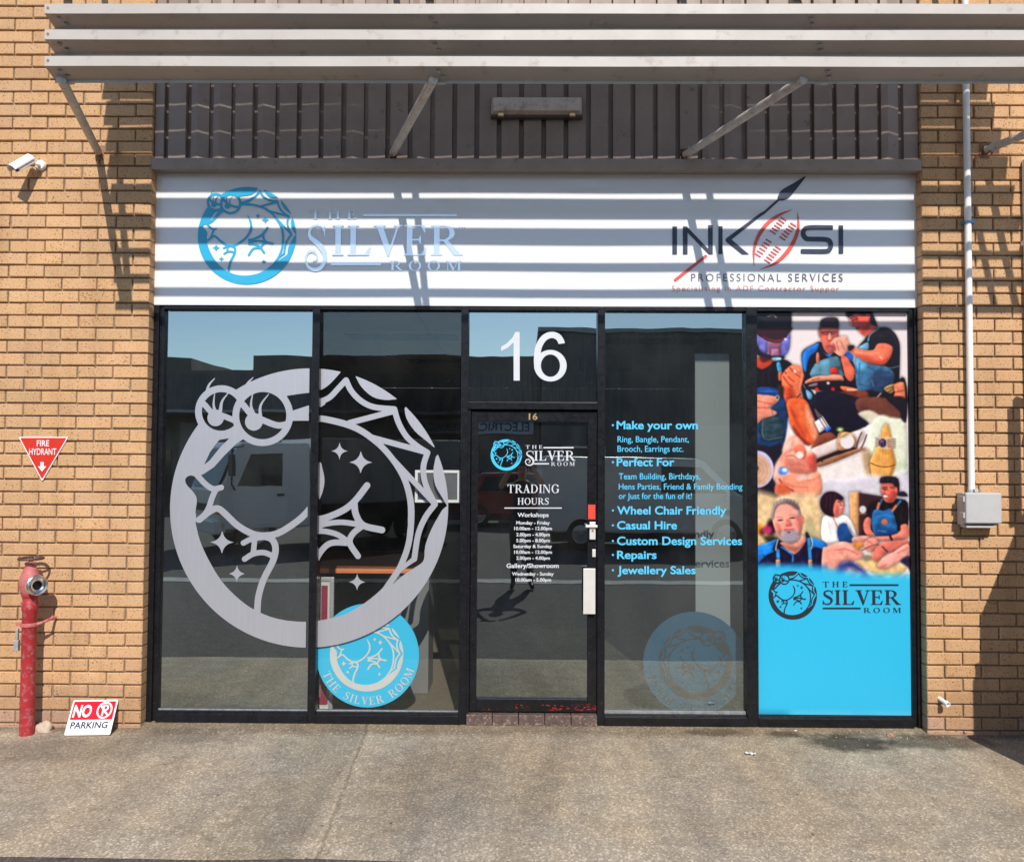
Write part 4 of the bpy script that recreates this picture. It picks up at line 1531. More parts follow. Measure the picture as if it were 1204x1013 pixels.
pg('c', [(615, 485), (844, 388), (1090, 300), (1130, 360), (1040, 455), (844, 515), (640, 595)], (232, 214, 208), 1.6)
pg('c', [(630, 602), (844, 512), (980, 465), (1060, 480), (1000, 520), (844, 552), (660, 628)], (62, 36, 36))
pg('c', [(660, 632), (760, 585), (860, 552), (1000, 500), (1110, 478), (1130, 492), (860, 610), (690, 665)], (168, 118, 90))
ls('c', [(700, 580), (715, 610)], 14, (60, 40, 40))
pg('d', [(120, 330), (200, 320), (270, 345), (300, 440), (205, 488), (125, 500), (105, 430)], (198, 150, 112))
el('d', 207, 410, 70, 74, (232, 222, 222))
pg('d', [(138, 360), (172, 318), (218, 330), (180, 362)], (240, 178, 110), 1)
for q in ([(352, 322), (318, 400), (300, 470)], [(402, 345), (375, 420), (345, 478)]):
    ls('d', q, 12, (82, 46, 46))
el('d', 138, 294, 30, 20, (208, 232, 140), 3)
pg('d', [(570, 262), (598, 236), (626, 258), (645, 370), (664, 520), (686, 622), (680, 655), (632, 772), (540, 785), (460, 772), (434, 640), (436, 600), (482, 500), (540, 350)], (233, 176, 102))
pg('d', [(620, 300), (645, 370), (664, 520), (686, 622), (632, 772), (600, 775), (625, 600)], (214, 150, 78), 4)
ls('d', [(436, 622), (500, 648), (570, 662), (640, 655), (684, 640)], 8, (98, 62, 36))
el('d', 592, 425, 104, 62, (222, 206, 184))
for k in range(6):
    ls('d', [(612, 392 + k * 14), (690, 382 + k * 18)], 5, (62, 44, 44))
    ls('d', [(490, 372 + k * 18), (528, 390 + k * 12)], 5, (96, 76, 70))
el('d', 563, 425, 38, 44, (34, 28, 92))
el('d', 553, 408, 11, 10, (120, 120, 180))
pg('d', [(-200, 830), (200, 790), (450, 742), (640, 760), (800, 700), (800, 1100), (-250, 1100)], (216, 209, 216), 7)
# left: welder-like visor man
pg('a', [(20, 590), (120, 625), (230, 545), (340, 530), (420, 590), (345, 700), (350, 1100), (20, 1100)], BLK)
pg('a', [(20, 470), (100, 520), (235, 508), (205, 580), (122, 627), (70, 610), (20, 590)], (212, 84, 46))
pg('a', [(90, 500), (210, 500), (190, 540), (120, 560)], (110, 40, 40), 3)
pg('a', [(20, 20), (380, 20), (414, 95), (410, 205), (380, 255), (200, 290), (60, 260), (20, 220)], (30, 24, 34), 1.2)
for x in range(60, 400, 22):
    ls('a', [(x, 90), (x * 0.8 + 80, 140), (x * 0.6 + 120, 195)], 4, (96, 74, 74) if x % 44 else (58, 46, 52))
ls('a', [(180, 100), (230, 88), (260, 110)], 12, (200, 180, 176), 2)
pg('a', [(30, 225), (395, 205), (392, 270), (340, 350), (240, 364), (120, 325), (50, 262)], (72, 32, 46))
pg('a', [(120, 300), (240, 340), (350, 320), (385, 270), (340, 350), (240, 364)], (150, 60, 70), 3)
pg('a', [(35, 235), (70, 290), (165, 352), (168, 470), (110, 455), (60, 350)], (124, 120, 190))
pg('a', [(306, 372), (350, 330), (400, 268), (398, 400), (362, 482), (310, 492)], (124, 124, 196))
pg('a', [(35, 360), (70, 380), (110, 455), (200, 482), (340, 496), (310, 535), (200, 520), (60, 480)], (46, 36, 56))
pg('a', [(170, 366), (310, 374), (310, 495), (212, 502), (172, 450)], (152, 98, 130), 1, False)
pg('a', [(210, 425), (288, 425), (288, 492), (210, 492)], (184, 128, 160), 1, False)
el('a', 352, 328, 14, 10, (245, 240, 240))
pg('a', [(215, 515), (300, 510), (310, 535), (240, 545)], (160, 210, 220))
pg('a', [(262, 570), (298, 560), (316, 652), (280, 662)], (76, 156, 194))
pg('a', [(280, 660), (320, 655), (322, 722), (285, 742)], (222, 118, 86))
pg('a', [(20, 826), (320, 828), (355, 950), (380, 1100), (20, 1100)], (36, 78, 142))
ls('a', [(30, 845), (315, 845)], 6, (90, 130, 180))
pg('c', [(20, 60), (340, 60), (372, 200), (340, 420), (300, 540), (230, 500), (20, 540)], (40, 74, 112), 2)
pg('c', [(122, 185), (250, 170), (306, 200), (318, 372), (130, 390)], (58, 80, 88))
ls('c', [(122, 190), (130, 388), (320, 372)], 5, (150, 150, 130))
pg('c', [(20, 480), (200, 470), (320, 460), (320, 940), (20, 940)], (46, 40, 52), 3)
# hands of that man
pg('a', [(398, 592), (440, 582), (505, 600), (530, 660), (540, 700), (505, 850), (600, 1040), (640, 1200), (420, 1200), (380, 1013), (332, 890), (310, 720), (340, 645)], (234, 128, 88))
pg('a', [(332, 830), (400, 800), (440, 900), (420, 1040), (380, 1013)], (196, 78, 48), 6)
for q in ([(345, 650), (400, 720), (440, 750)], [(330, 700), (380, 770), (420, 800)], [(395, 610), (450, 670), (500, 700)]):
    ls('a', q, 9, (150, 58, 50))
el('a', 445, 645, 13, 18, (235, 220, 225))
ls('a', [(370, 945), (440, 935), (500, 870)], 10, (66, 40, 50))
pg('a', [(270, 790), (330, 800), (325, 895), (290, 900)], (70, 50, 40), 3)
pg('a', [(20, 905), (130, 882), (250, 898), (284, 935), (235, 980), (200, 1020), (262, 1050), (240, 1085), (120, 1120), (20, 1200)], (236, 152, 126))
ls('a', [(60, 940), (150, 960), (230, 975)], 8, (184, 96, 82))
ls('a', [(50, 1010), (200, 1010)], 8, (184, 96, 82))
el('a', 268, 908, 22, 24, (210, 190, 170))
el('a', 268, 908, 12, 14, (70, 60, 70))
pg('c', [(370, 0), (550, 0), (620, 150), (682, 320), (672, 380), (605, 450), (520, 425), (430, 310), (385, 180)], (230, 112, 66), 1.6)
pg('c', [(560, 60), (620, 160), (680, 320), (640, 400), (570, 240)], (242, 170, 140), 5)
pg('c', [(430, 260), (500, 350), (590, 440), (520, 425), (430, 310)], (150, 56, 46), 4)
# flexible shaft tool
pg('c', [(640, 222), (722, 158), (792, 268), (690, 328)], (236, 228, 228), 1, False)
ls('c', [(690, 190), (750, 285)], 7, (80, 64, 70))
ls('c', [(715, 175), (772, 268)], 7, (80, 64, 70))
pg('c', [(640, 80), (690, 130), (720, 160), (680, 185), (655, 140)], (110, 96, 100))
pg('c', [(735, 292), (800, 262), (808, 290), (765, 318)], (44, 118, 220), 1, False)
pg('c', [(610, 462), (690, 350), (790, 320), (844, 352), (844, 385), (640, 470)], (148, 86, 66), 2)
# big hand holding a ring
pg('c', [(385, 365), (440, 352), (520, 420), (555, 500), (632, 522), (650, 690), (695, 735), (700, 930), (560, 968), (400, 962), (250, 935), (248, 835), (218, 765), (245, 640), (310, 540), (330, 445)], (238, 182, 160), 3)
pg('c', [(340, 560), (440, 600), (620, 540), (652, 690), (560, 735), (400, 720), (330, 660)], (222, 140, 120), 4)
pg('c', [(560, 580), (645, 545), (655, 700), (600, 690)], (204, 92, 82), 5)
pg('c', [(290, 780), (400, 735), (560, 750), (690, 740), (695, 930), (500, 950), (380, 880)], (240, 160, 132), 4)
ls('c', [(285, 790), (330, 850), (420, 905)], 16, (170, 76, 56), 2)
ls('c', [(352, 560), (420, 555), (470, 585)], 9, (190, 96, 78), 1.6)
pg('c', [(430, 460), (500, 440), (552, 500), (545, 580), (470, 585), (440, 530)], (228, 132, 104), 2)
el('c', 488, 548, 38, 36, (250, 224, 220), 2)
el('c', 320, 706, 52, 42, (92, 134, 210))
el('c', 335, 698, 26, 20, (170, 205, 245))
el('c', 515, 758, 30, 10, (190, 205, 240), 2)
pg('c', [(250, 850), (330, 830), (400, 920), (330, 950), (250, 930)], (214, 110, 76), 4)
# polishing wheel
el('c', 60, 690, 168, 184, (202, 198, 232))
el('c', 52, 702, 152, 162, (216, 176, 150))
for r in (120, 86, 50):
    el('c', 48, 700, r, r * 1.05, (200, 158, 132), 2)
    el('c', 48, 700, r - 12, (r - 12) * 1.05, (218, 178, 152), 2)
el('c', 42, 682, 34, 36, (92, 62, 58), 2)
# portrait, lower left
pg('e', [(20, 105), (260, 110), (500, 100), (690, 130), (720, 520), (700, 660), (20, 700)], (228, 198, 154), 9)
pg('e', [(530, 330), (600, 360), (680, 560), (540, 560)], (186, 174, 136), 8)
el('e', 80, 440, 44, 56, (222, 164, 66), 4)
el('e', 110, 470, 30, 36, (110, 60, 40), 4)
el('e', 200, 425, 46, 80, (44, 24, 40), 4)
el('e', 162, 448, 46, 42, (192, 62, 112), 4)
pg('e', [(120, 520), (200, 500), (260, 530), (180, 580)], (70, 66, 44), 5)
pg('e', [(28, 800), (55, 640), (210, 570), (300, 555), (430, 690), (555, 540), (690, 575), (750, 640), (765, 940), (28, 940)], (36, 28, 62))
pg('e', [(45, 632), (150, 580), (272, 540), (245, 650), (150, 700), (50, 782)], (48, 146, 230))
pg('e', [(600, 530), (690, 548), (745, 580), (752, 645), (640, 615), (610, 640)], (48, 146, 230))
pg('e', [(285, 575), (350, 560), (490, 500), (552, 545), (432, 692), (320, 610)], (234, 170, 150))
pg('e', [(212, 300), (235, 215), (300, 165), (400, 170), (470, 240), (500, 330), (500, 430), (470, 530), (400, 575), (320, 560), (262, 490), (222, 400)], (238, 172, 154))
pg('e', [(205, 330), (208, 250), (240, 180), (335, 138), (420, 152), (480, 212), (500, 320), (470, 300), (440, 225), (385, 195), (300, 195), (245, 250), (225, 340)], (168, 146, 146), 2)
pg('e', [(330, 150), (420, 160), (480, 230), (450, 240), (390, 195)], (120, 98, 100), 4)
el('e', 512, 348, 20, 46, (226, 126, 114))
pg('e', [(255, 480), (310, 490), (330, 440), (410, 430), (450, 455), (490, 440), (485, 530), (400, 582), (325, 560)], (172, 158, 166), 4)
pg('e', [(320, 430), (370, 415), (425, 425), (415, 450), (330, 455)], (232, 150, 138), 2)
ls('e', [(335, 447), (375, 440), (410, 446)], 12, (208, 108, 108))
el('e', 376, 472, 16, 10, (130, 90, 96))
pg('e', [(355, 330), (385, 340), (405, 395), (370, 412), (340, 400)], (228, 138, 122), 3)
ls('e', [(345, 402), (375, 408), (405, 398)], 7, (184, 86, 80))
for q in ([(268, 355), (312, 348)], [(388, 330), (438, 324)]):
    ls('e', q, 12, (122, 84, 88))
for q in ([(258, 322), (315, 322)], [(380, 300), (440, 296)]):
    ls('e', q, 7, (180, 130, 124))
pg('e', [(262, 545), (290, 600), (245, 655), (210, 640)], (52, 40, 60), 1)
ls('e', [(266, 545), (250, 600), (244, 650)], 9, (232, 232, 238))
pg('e', [(540, 490), (570, 480), (620, 630), (590, 640)], (44, 34, 60), 1)
ls('e', [(598, 520), (610, 580), (600, 632)], 9, (232, 232, 238))
ls('e', [(300, 615), (380, 670), (412, 700), (412, 760)], 17, (54, 140, 210))
ls('e', [(265, 655), (268, 740)], 34, (62, 148, 206))
ls('e', [(575, 540), (588, 740)], 34, (62, 148, 206))
pg('e', [(244, 742), (288, 742), (290, 828), (244, 828)], (228, 154, 116), 1, False)
pg('e', [(567, 742), (606, 742), (612, 836), (572, 836)], (228, 154, 116), 1, False)
# pair at the bench, lower right
pg('f', [(180, 262), (262, 256), (255, 600), (190, 560)], (228, 174, 122), 1.2, False)
pg('f', [(258, 262), (450, 292), (440, 600), (252, 600)], (72, 46, 52), 1.5, False)
ls('f', [(255, 430), (330, 430)], 9, (176, 124, 92))
el('f', 286, 395, 28, 30, (214, 210, 212))
pg('f', [(0, 440), (60, 455), (130, 440), (190, 480), (235, 612), (190, 655), (80, 665), (-40, 640), (-40, 480)], (247, 241, 238))
pg('f', [(60, 310), (125, 305), (134, 400), (90, 455), (45, 440)], (238, 148, 130))
pg('f', [(-45, 300), (0, 258), (70, 258), (132, 302), (110, 325), (72, 318), (50, 400), (52, 455), (-20, 430), (-55, 370)], (52, 26, 42))
ls('f', [(112, 372), (130, 366)], 7, (190, 60, 60))
pg('f', [(82, 535), (155, 508), (212, 640), (100, 655)], (42, 88, 146))
ls('f', [(48, 460), (82, 535)], 11, (214, 124, 92))
pg('f', [(320, 470), (345, 350), (440, 315), (560, 308), (645, 340), (645, 525), (590, 560), (400, 590)], (33, 25, 33))
pg('f', [(436, 190), (520, 180), (552, 230), (560, 275), (530, 335), (470, 335), (440, 280)], (224, 124, 104))
pg('f', [(424, 160), (440, 138), (500, 130), (572, 152), (577, 262), (548, 222), (520, 185), (432, 186)], (46, 30, 44))
ls('f', [(450, 232), (490, 240)], 7, (130, 48, 52))
ls('f', [(455, 285), (485, 290)], 8, (240, 190, 180))
pg('f', [(372, 400), (450, 405), (520, 395), (556, 590), (400, 602), (355, 522)], (52, 114, 170))
pg('f', [(400, 520), (556, 560), (556, 592), (400, 602)], (36, 80, 128), 4)
ls('f', [(440, 315), (405, 395)], 16, (70, 130, 180))
ls('f', [(588, 325), (520, 410)], 16, (70, 130, 180))
ls('f', [(415, 345), (402, 385)], 18, (222, 124, 78))
ls('f', [(550, 365), (522, 402)], 18, (222, 124, 78))
el('f', 457, 493, 25, 23, (210, 126, 84))
pg('f', [(290, 500), (318, 455), (352, 470), (348, 550), (385, 600), (330, 605), (296, 570)], (230, 136, 116))
pg('f', [(390, 612), (500, 602), (580, 570), (588, 518), (642, 515), (645, 620), (500, 640), (400, 645)], (234, 142, 122))
ls('f', [(500, 600), (515, 635)], 16, (40, 26, 34))
pg('f', [(200, 620), (320, 605), (340, 640), (220, 660)], (236, 168, 152))
pg('f', [(220, 812), (330, 755), (500, 815), (640, 852), (490, 962), (330, 880)], (234, 202, 146), 2)
pg('f', [(-40, 720), (0, 690), (100, 652), (180, 662), (285, 742), (262, 792), (172, 805), (108, 822), (60, 960), (-40, 940)], (236, 166, 148))
pg('f', [(60, 900), (108, 822), (200, 810), (300, 880), (330, 960), (100, 980)], (70, 74, 140), 6)
pg('f', [(130, 900), (180, 860), (260, 900), (300, 970), (150, 980)], (214, 190, 200), 8)
pg('f', [(200, 670), (270, 650), (290, 690), (240, 715)], (226, 150, 84), 3)
pg('f', [(300, 650), (345, 622), (395, 632), (412, 680), (350, 732), (302, 705)], (236, 156, 142))
ls('f', [(275, 720), (345, 685), (400, 670)], 9, (120, 90, 80))
el('f', 315, 780, 40, 26, (150, 140, 120), 3)
pg('f', [(358, 750), (395, 690), (480, 650), (640, 640), (645, 700), (480, 742), (400, 805), (362, 790)], (222, 128, 112))
ls('f', [(440, 690), (480, 730)], 12, (110, 50, 50))
pg('f', [(398, 832), (450, 775), (520, 735), (645, 662), (645, 765), (540, 830), (480, 862), (422, 862)], (240, 172, 158))
pg('f', [(580, 800), (660, 760), (660, 880), (640, 850)], (50, 46, 70), 3)
pg('f', [(565, 262), (610, 248), (640, 270), (640, 290), (570, 285)], (44, 40, 60))
# finer features of the faces and clothes
# middle man: short hair strands, glasses, nose, beard shadow
for x in range(712, 885, 13):
    ls('a', [(x, 150 + 20 * math.sin(x)), (x + 6, 205)], 4, (92, 70, 72) if x % 2 else (44, 30, 36))
ls('a', [(722, 258), (760, 252), (800, 258)], 7, (60, 34, 42))
ls('a', [(812, 258), (850, 250), (880, 256)], 7, (60, 34, 42))
el('a', 762, 270, 22, 13, (150, 84, 84), 1.5)
el('a', 845, 268, 22, 13, (150, 84, 84), 1.5)
pg('a', [(792, 270), (808, 268), (822, 325), (800, 340), (782, 326)], (244, 158, 132), 1.6)
ls('a', [(780, 336), (800, 344), (824, 334)], 6, (150, 62, 58))
pg('a', [(740, 380), (800, 370), (850, 385), (850, 440), (800, 470), (755, 435)], (186, 98, 86), 4)
ls('a', [(772, 400), (800, 396), (832, 402)], 9, (150, 50, 58))
pg('a', [(690, 240), (706, 236), (712, 290), (700, 292)], (206, 92, 78), 1)
# leaning man: brow, eye, nose, mouth, ear, cheek
ls('b', [(255, 120), (285, 108), (318, 112)], 9, (50, 26, 34))
ls('b', [(268, 138), (298, 132), (318, 136)], 7, (44, 22, 30))
pg('b', [(246, 130), (262, 140), (278, 190), (262, 188), (244, 160)], (250, 150, 122), 1.4)
ls('b', [(268, 190), (290, 196)], 6, (140, 50, 48))
ls('b', [(312, 222), (336, 214), (356, 216)], 10, (168, 52, 58))
pg('b', [(350, 170), (430, 150), (440, 200), (400, 260), (350, 250)], (206, 86, 72), 5)
ls('b', [(418, 86), (434, 98), (428, 118)], 6, (170, 70, 62))
for k in range(8):
    ls('b', [(250 + k * 24, 40 + 3 * k), (236 + k * 27, 64 + 2 * k)], 4, (70, 58, 74))
for q in ([(600, 230), (670, 280), (715, 380)], [(470, 300), (520, 280), (600, 300)], [(560, 260), (540, 330)]):
    ls('b', q, 7, (66, 50, 60), 2)
for q in ([(340, 560), (330, 700)], [(420, 600), (500, 640), (640, 680)], [(450, 700), (470, 790)], [(330, 770), (560, 830)]):
    ls('b', q, 6, (52, 82, 112), 1.6)
ls('b', [(455, 722), (475, 790)], 5, (150, 160, 160))
ls('b', [(545, 500), (565, 520)], 12, (250, 180, 150), 2)
ls('b', [(300, 450), (420, 470), (520, 460)], 14, (248, 170, 140), 4)
# visor man: fabric folds, apron seams, knuckles
for q in ([(60, 640), (110, 760)], [(200, 600), (180, 720), (210, 810)], [(120, 660), (140, 800)]):
    ls('a', q, 8, (60, 44, 56), 2)
for q in ([(360, 640), (385, 632)], [(350, 690), (372, 684)], [(420, 605), (446, 606)], [(470, 615), (494, 640)]):
    ls('a', q, 14, (250, 172, 140), 2)
ls('a', [(505, 610), (520, 680), (490, 830)], 12, (250, 160, 126), 3)
ls('a', [(400, 1000), (440, 1100)], 20, (214, 84, 46), 4)
ls('c', [(470, 60), (540, 190), (620, 330)], 26, (238, 132, 84), 5)
ls('c', [(420, 120), (470, 240), (540, 360)], 18, (190, 70, 42), 5)
for q in ([(100, 300), (200, 290)], [(60, 200), (80, 420)], [(200, 60), (230, 180)]):
    ls('c', q, 5, (90, 120, 150), 1.6)
# portrait: brows, hair, beard grain, collar shadow
for k in range(16):
    x = 222 + k * 17
    ls('e', [(x, 205 - 40 * math.sin(k / 15 * 3.14)), (x + 10, 175 - 30 * math.sin(k / 15 * 3.14))], 4, (196, 178, 176) if k % 2 else (130, 108, 110))
for k in range(22):
    x = 285 + (k * 37) % 190
    y = 485 + (k * 53) % 80
    ls('e', [(x, y), (x + 4, y + 12)], 4, (196, 184, 190) if k % 3 else (128, 112, 120))
pg('e', [(440, 300), (500, 330), (505, 430), (470, 480), (450, 400)], (206, 128, 114), 5)
pg('e', [(240, 380), (275, 385), (300, 460), (262, 480)], (222, 140, 124), 5)
ls('e', [(360, 350), (352, 395)], 7, (204, 112, 98), 2)
ls('e', [(270, 352), (292, 346), (314, 352)], 6, (84, 58, 66))
ls('e', [(392, 330), (414, 322), (438, 328)], 6, (84, 58, 66))
el('e', 292, 354, 8, 6, (60, 50, 66))
el('e', 415, 330, 8, 6, (60, 50, 66))
pg('e', [(310, 590), (430, 660), (540, 560), (470, 600), (380, 600)], (196, 120, 106), 4)
for q in ([(120, 700), (200, 790)], [(480, 690), (520, 800)], [(660, 680), (640, 800)], [(330, 700), (340, 820)]):
    ls('e', q, 7, (58, 50, 92), 2)
# woman and man at the bench
for q in ([(0, 290), (-10, 380)], [(30, 280), (25, 400)], [(70, 275), (50, 340)]):
    ls('f', q, 6, (92, 58, 74), 1.6)
ls('f', [(88, 338), (104, 334)], 6, (60, 28, 40))
pg('f', [(118, 335), (134, 356), (122, 364)], (248, 176, 154), 1)
ls('f', [(104, 378), (126, 372)], 6, (250, 235, 230))
pg('f', [(60, 350), (90, 370), (85, 430), (55, 430)], (208, 112, 98), 4)
for q in ([(150, 480), (180, 560), (215, 620)], [(10, 500), (30, 600)], [(60, 480), (75, 560)]):
    ls('f', q, 6, (208, 200, 204), 2)
ls('f', [(446, 222), (470, 216), (484, 222)], 6, (52, 28, 36))
ls('f', [(505, 220), (528, 222)], 6, (52, 28, 36))
el('f', 468, 232, 6, 4, (36, 26, 34))
pg('f', [(440, 235), (452, 240), (456, 266), (442, 266)], (246, 138, 124), 1.2)
pg('f', [(452, 282), (490, 288), (482, 300), (460, 298)], (250, 232, 226), 1)
pg('f', [(500, 250), (550, 240), (555, 290), (520, 325), (490, 325)], (196, 88, 76), 4)
el('f', 553, 236, 12, 22, (236, 116, 104), 1)
for q in ([(450, 150), (440, 172)], [(490, 145), (485, 172)], [(530, 155), (530, 180)]):
    ls('f', q, 5, (84, 66, 82))
for q in ([(360, 380), (340, 460)], [(600, 380), (590, 480)], [(470, 350), (480, 390)]):
    ls('f', q, 6, (62, 50, 60), 2)
for q in ([(390, 450), (470, 440), (530, 450)], [(400, 560), (470, 570)]):
    ls('f', q, 5, (96, 150, 196), 1.4)
for q in ([(315, 640), (350, 660), (370, 690)], [(330, 690), (352, 705)], [(420, 860), (470, 830)], [(560, 740), (640, 700)], [(60, 720), (150, 710), (240, 750)]):
    ls('f', q, 8, (204, 112, 100), 2)
ls('f', [(20, 700), (110, 672), (190, 700)], 14, (250, 190, 172), 4)
# big hand: creases and highlights
for q in ([(300, 600), (340, 540), (420, 490)], [(400, 650), (480, 640), (560, 660)], [(420, 690), (520, 700)], [(560, 800), (640, 790)], [(330, 820), (420, 860), (560, 870)]):
    ls('c', q, 9, (206, 120, 102), 3)
for q in ([(330, 500), (400, 420)], [(470, 790), (600, 770)], [(265, 680), (255, 740)]):
    ls('c', q, 22, (250, 214, 198), 5)
# workbench: tools, grain, ring shoulders
for k in range(7):
    ls('d', [(-60 + 70 * k, 690 - 26 * k), (0 + 70 * k, 670 - 26 * k)], 3, (214, 200, 190), 2)
for k in range(5):
    ls('d', [(560 + 22 * k, 300 + 10 * k), (520 + 34 * k, 600)], 4, (216, 152, 80), 2)
ls('d', [(118, 420), (150, 340), (205, 322), (270, 350)], 8, (248, 206, 150), 1.4)
# the blue lower half, pictures fading into it
fade = np.clip((GY - 660 + np.clip((GX - 960) / 6, -2, 10) * -0.9) / 17.0, 0, 1)
fade = (fade * fade * (3 - 2 * fade))[..., None]
deep = np.clip(1 - np.abs(GY - 668) / 8.0, 0, 1)[..., None] * 0.55 * (GX[..., None] < 975)
IMG[:] = IMG * (1 - deep) + np.array((44, 96, 190.0)) * deep
IMG[:] = IMG * (1 - fade) + np.array((52, 190, 232.0)) * fade
# cloth folds, skin and hair texture of the printed photographs
warm = np.clip((IMG[..., 0] - IMG[..., 2]) / 60.0, 0, 1)
cool = np.clip((IMG[..., 2] - IMG[..., 0] + 12) / 40.0, 0, 1)
pale = np.clip((IMG.min(-1) - 175) / 30.0, 0, 1)
fold = grain(150, 36, 0.5) + grain(70, 70, 0.5)
fold2 = np.roll(fold, 5, 1) * 0.5 + np.roll(fold, 3, 0) * 0.5
skin_t = grain(60, 34, 0.5) + grain(130, 75, 0.4)
tex = 1 + (0.20 * fold2 * cool + 0.075 * skin_t * warm) * (1 - pale)
IMG = np.clip(IMG * tex[..., None] + (9 * np.clip(fold2, 0, 2) * cool * (1 - pale) * (IMG.max(-1) < 90))[..., None], 0, 255)
IMG = IMG * (1 - fade) + np.array((52, 190, 232.0)) * fade
ctr = IMG / 255.0
ctr = np.clip(ctr + 0.10 * (ctr - 0.5) * (1 - fade) - 0.02 * (1 - fade), 0, 1)
ctr = ctr ** (1 + 0.12 * (1 - fade))
for _ax in (0, 1):                          # lens softness of the printed photographs
    ctr = 0.2 * np.roll(ctr, 1, _ax) + 0.6 * ctr + 0.2 * np.roll(ctr, -1, _ax)
IMG = ctr * 255.0 + RNG.normal(0, 3.0, IMG.shape) * (1 - fade * 0.7)
lin = np.clip(IMG / 255.0, 0.0, 1.0)
lin = np.where(lin <= 0.04045, lin / 12.92, ((lin + 0.055) / 1.055) ** 2.4) * 0.80
o0 = P(PX0, PY0, YP)
V = []
ny_, nx_ = GX.shape
d00, d10, d01 = P(PX0, PY0, YP), P(PX1, PY0, YP), P(PX0, PY1, YP)
# the print is a true rectangle filling the frame
px_l, px_r = spans[4]
zt, zb = z_head0 + 0.003, z_sill - 0.004
xsW = px_l - 0.004 + (ppx - 890.5) / (1073.0 - 890.5) * (px_r - px_l + 0.008)
xsW = np.clip(xsW, px_l - 0.006, px_r + 0.006)
zsW = np.array([P(982, y, YP).z for y in ppy])
zsW = np.clip(zsW, zb, zt)
poster = thing('window_poster', 'full height poster of jewellery makers over bright blue, filling the last window bay', 'poster', ((px_l + px_r) / 2, YP, zb))
XX, ZZ = np.meshgrid(xsW, zsW)
vv = np.stack([XX, np.full(XX.shape, YP), ZZ], -1).reshape(-1, 3) - np.array(poster.location)
idx = np.arange(ny_ * nx_).reshape(ny_, nx_)
ff = np.stack([idx[:-1, :-1], idx[1:, :-1], idx[1:, 1:], idx[:-1, 1:]], -1).reshape(-1, 4)
me = bpy.data.meshes.new('print')
me.vertices.add(len(vv))
me.vertices.foreach_set('co', vv.ravel())
me.loops.add(ff.size)
me.loops.foreach_set('vertex_index', ff.ravel())
me.polygons.add(len(ff))
me.polygons.foreach_set('loop_start', np.arange(0, ff.size, 4))
me.update(calc_edges=True)
at = me.color_attributes.new('tint', 'FLOAT_COLOR', 'POINT')
at.data.foreach_set('color', np.concatenate([lin.reshape(-1, 3), np.ones((len(vv), 1))], 1).astype(np.float32).ravel())
M_PRINT, _nt, _b, _a = attr_mat('printed_film', 0.28, 0.4)
_o = bpy.data.objects.new('printed_film', me)
COL.objects.link(_o)
_o.parent = poster
WL[_o] = Vector(poster.location)
_o.data.materials.append(M_PRINT)
YPL = YP - 0.003
fit, _, _ = disc_fit(932.2, 699.5, 28.4, YPL)
part(Art().lay(emblem_art(210), fit), 'emblem', M_INK, poster)
t = Art()
logo_lines(t, 0, 0, (967.5, 997, 689.8, 683.4), (966.8, 1058.5, 710.6, 693.4, 0, 0), (1015.5, 1060, 720, 714.2),
           ((999, 1056.5, 686.4, 688.4), (967.5, 1012, 713.8, 715.8)), YPL, False, 50)
part(t, 'lettering', M_INK, poster)

# ------------------------------------------------------------------ louvred sun awning
aw = thing('louvre_awning', 'cream steel louvre awning on braces above the shopfront sign', 'awning', (0.3, -0.5, P(600, 98, -1.1).z))
O0 = 1.10
for _k in range(40):                       # how far out: the lowest shadow band falls on the poster head
    _e = (P(612, 66.5, -O0).z - 0.054 - 0.9 * (O0 + 0.11)) - P(980, 388, 0.112).z
    O0 += _e / 1.4
DO = 0.03
for _k in range(40):                       # slat pitch: 31 photograph pixels of shadow pitch on the sign
    DO += 0.5 * (0.1835 - 0.9 * DO - (P(612, 35.3, -(O0 - DO)).z - P(612, 66.5, -O0).z))
z_l0 = P(612, 66.5, -O0).z
xl0, xr0 = P(52.5, 68, -O0).x, 3.74
z_l1 = P(612, 35.3, -(O0 - DO)).z
DZ = z_l1 - z_l0
LIP = 0.054
NSL = 10
PITCH_S = DZ + 0.9 * DO
thick = [0.060, 0.066, 0.084, 0.120, 0.145, 0.165] + [PITCH_S - 0.012] * 4
post_px = [(76, 98), (518, 83), (971, 86)]
post_x0 = [P(78, 98, -O0 + 0.08).x, P(518, 83, -O0 + 0.08).x, P(971, 86, -O0 + 0.08).x, 3.42]
lean = [0.022, 0.024, 0.036, 0.040]
slats = []
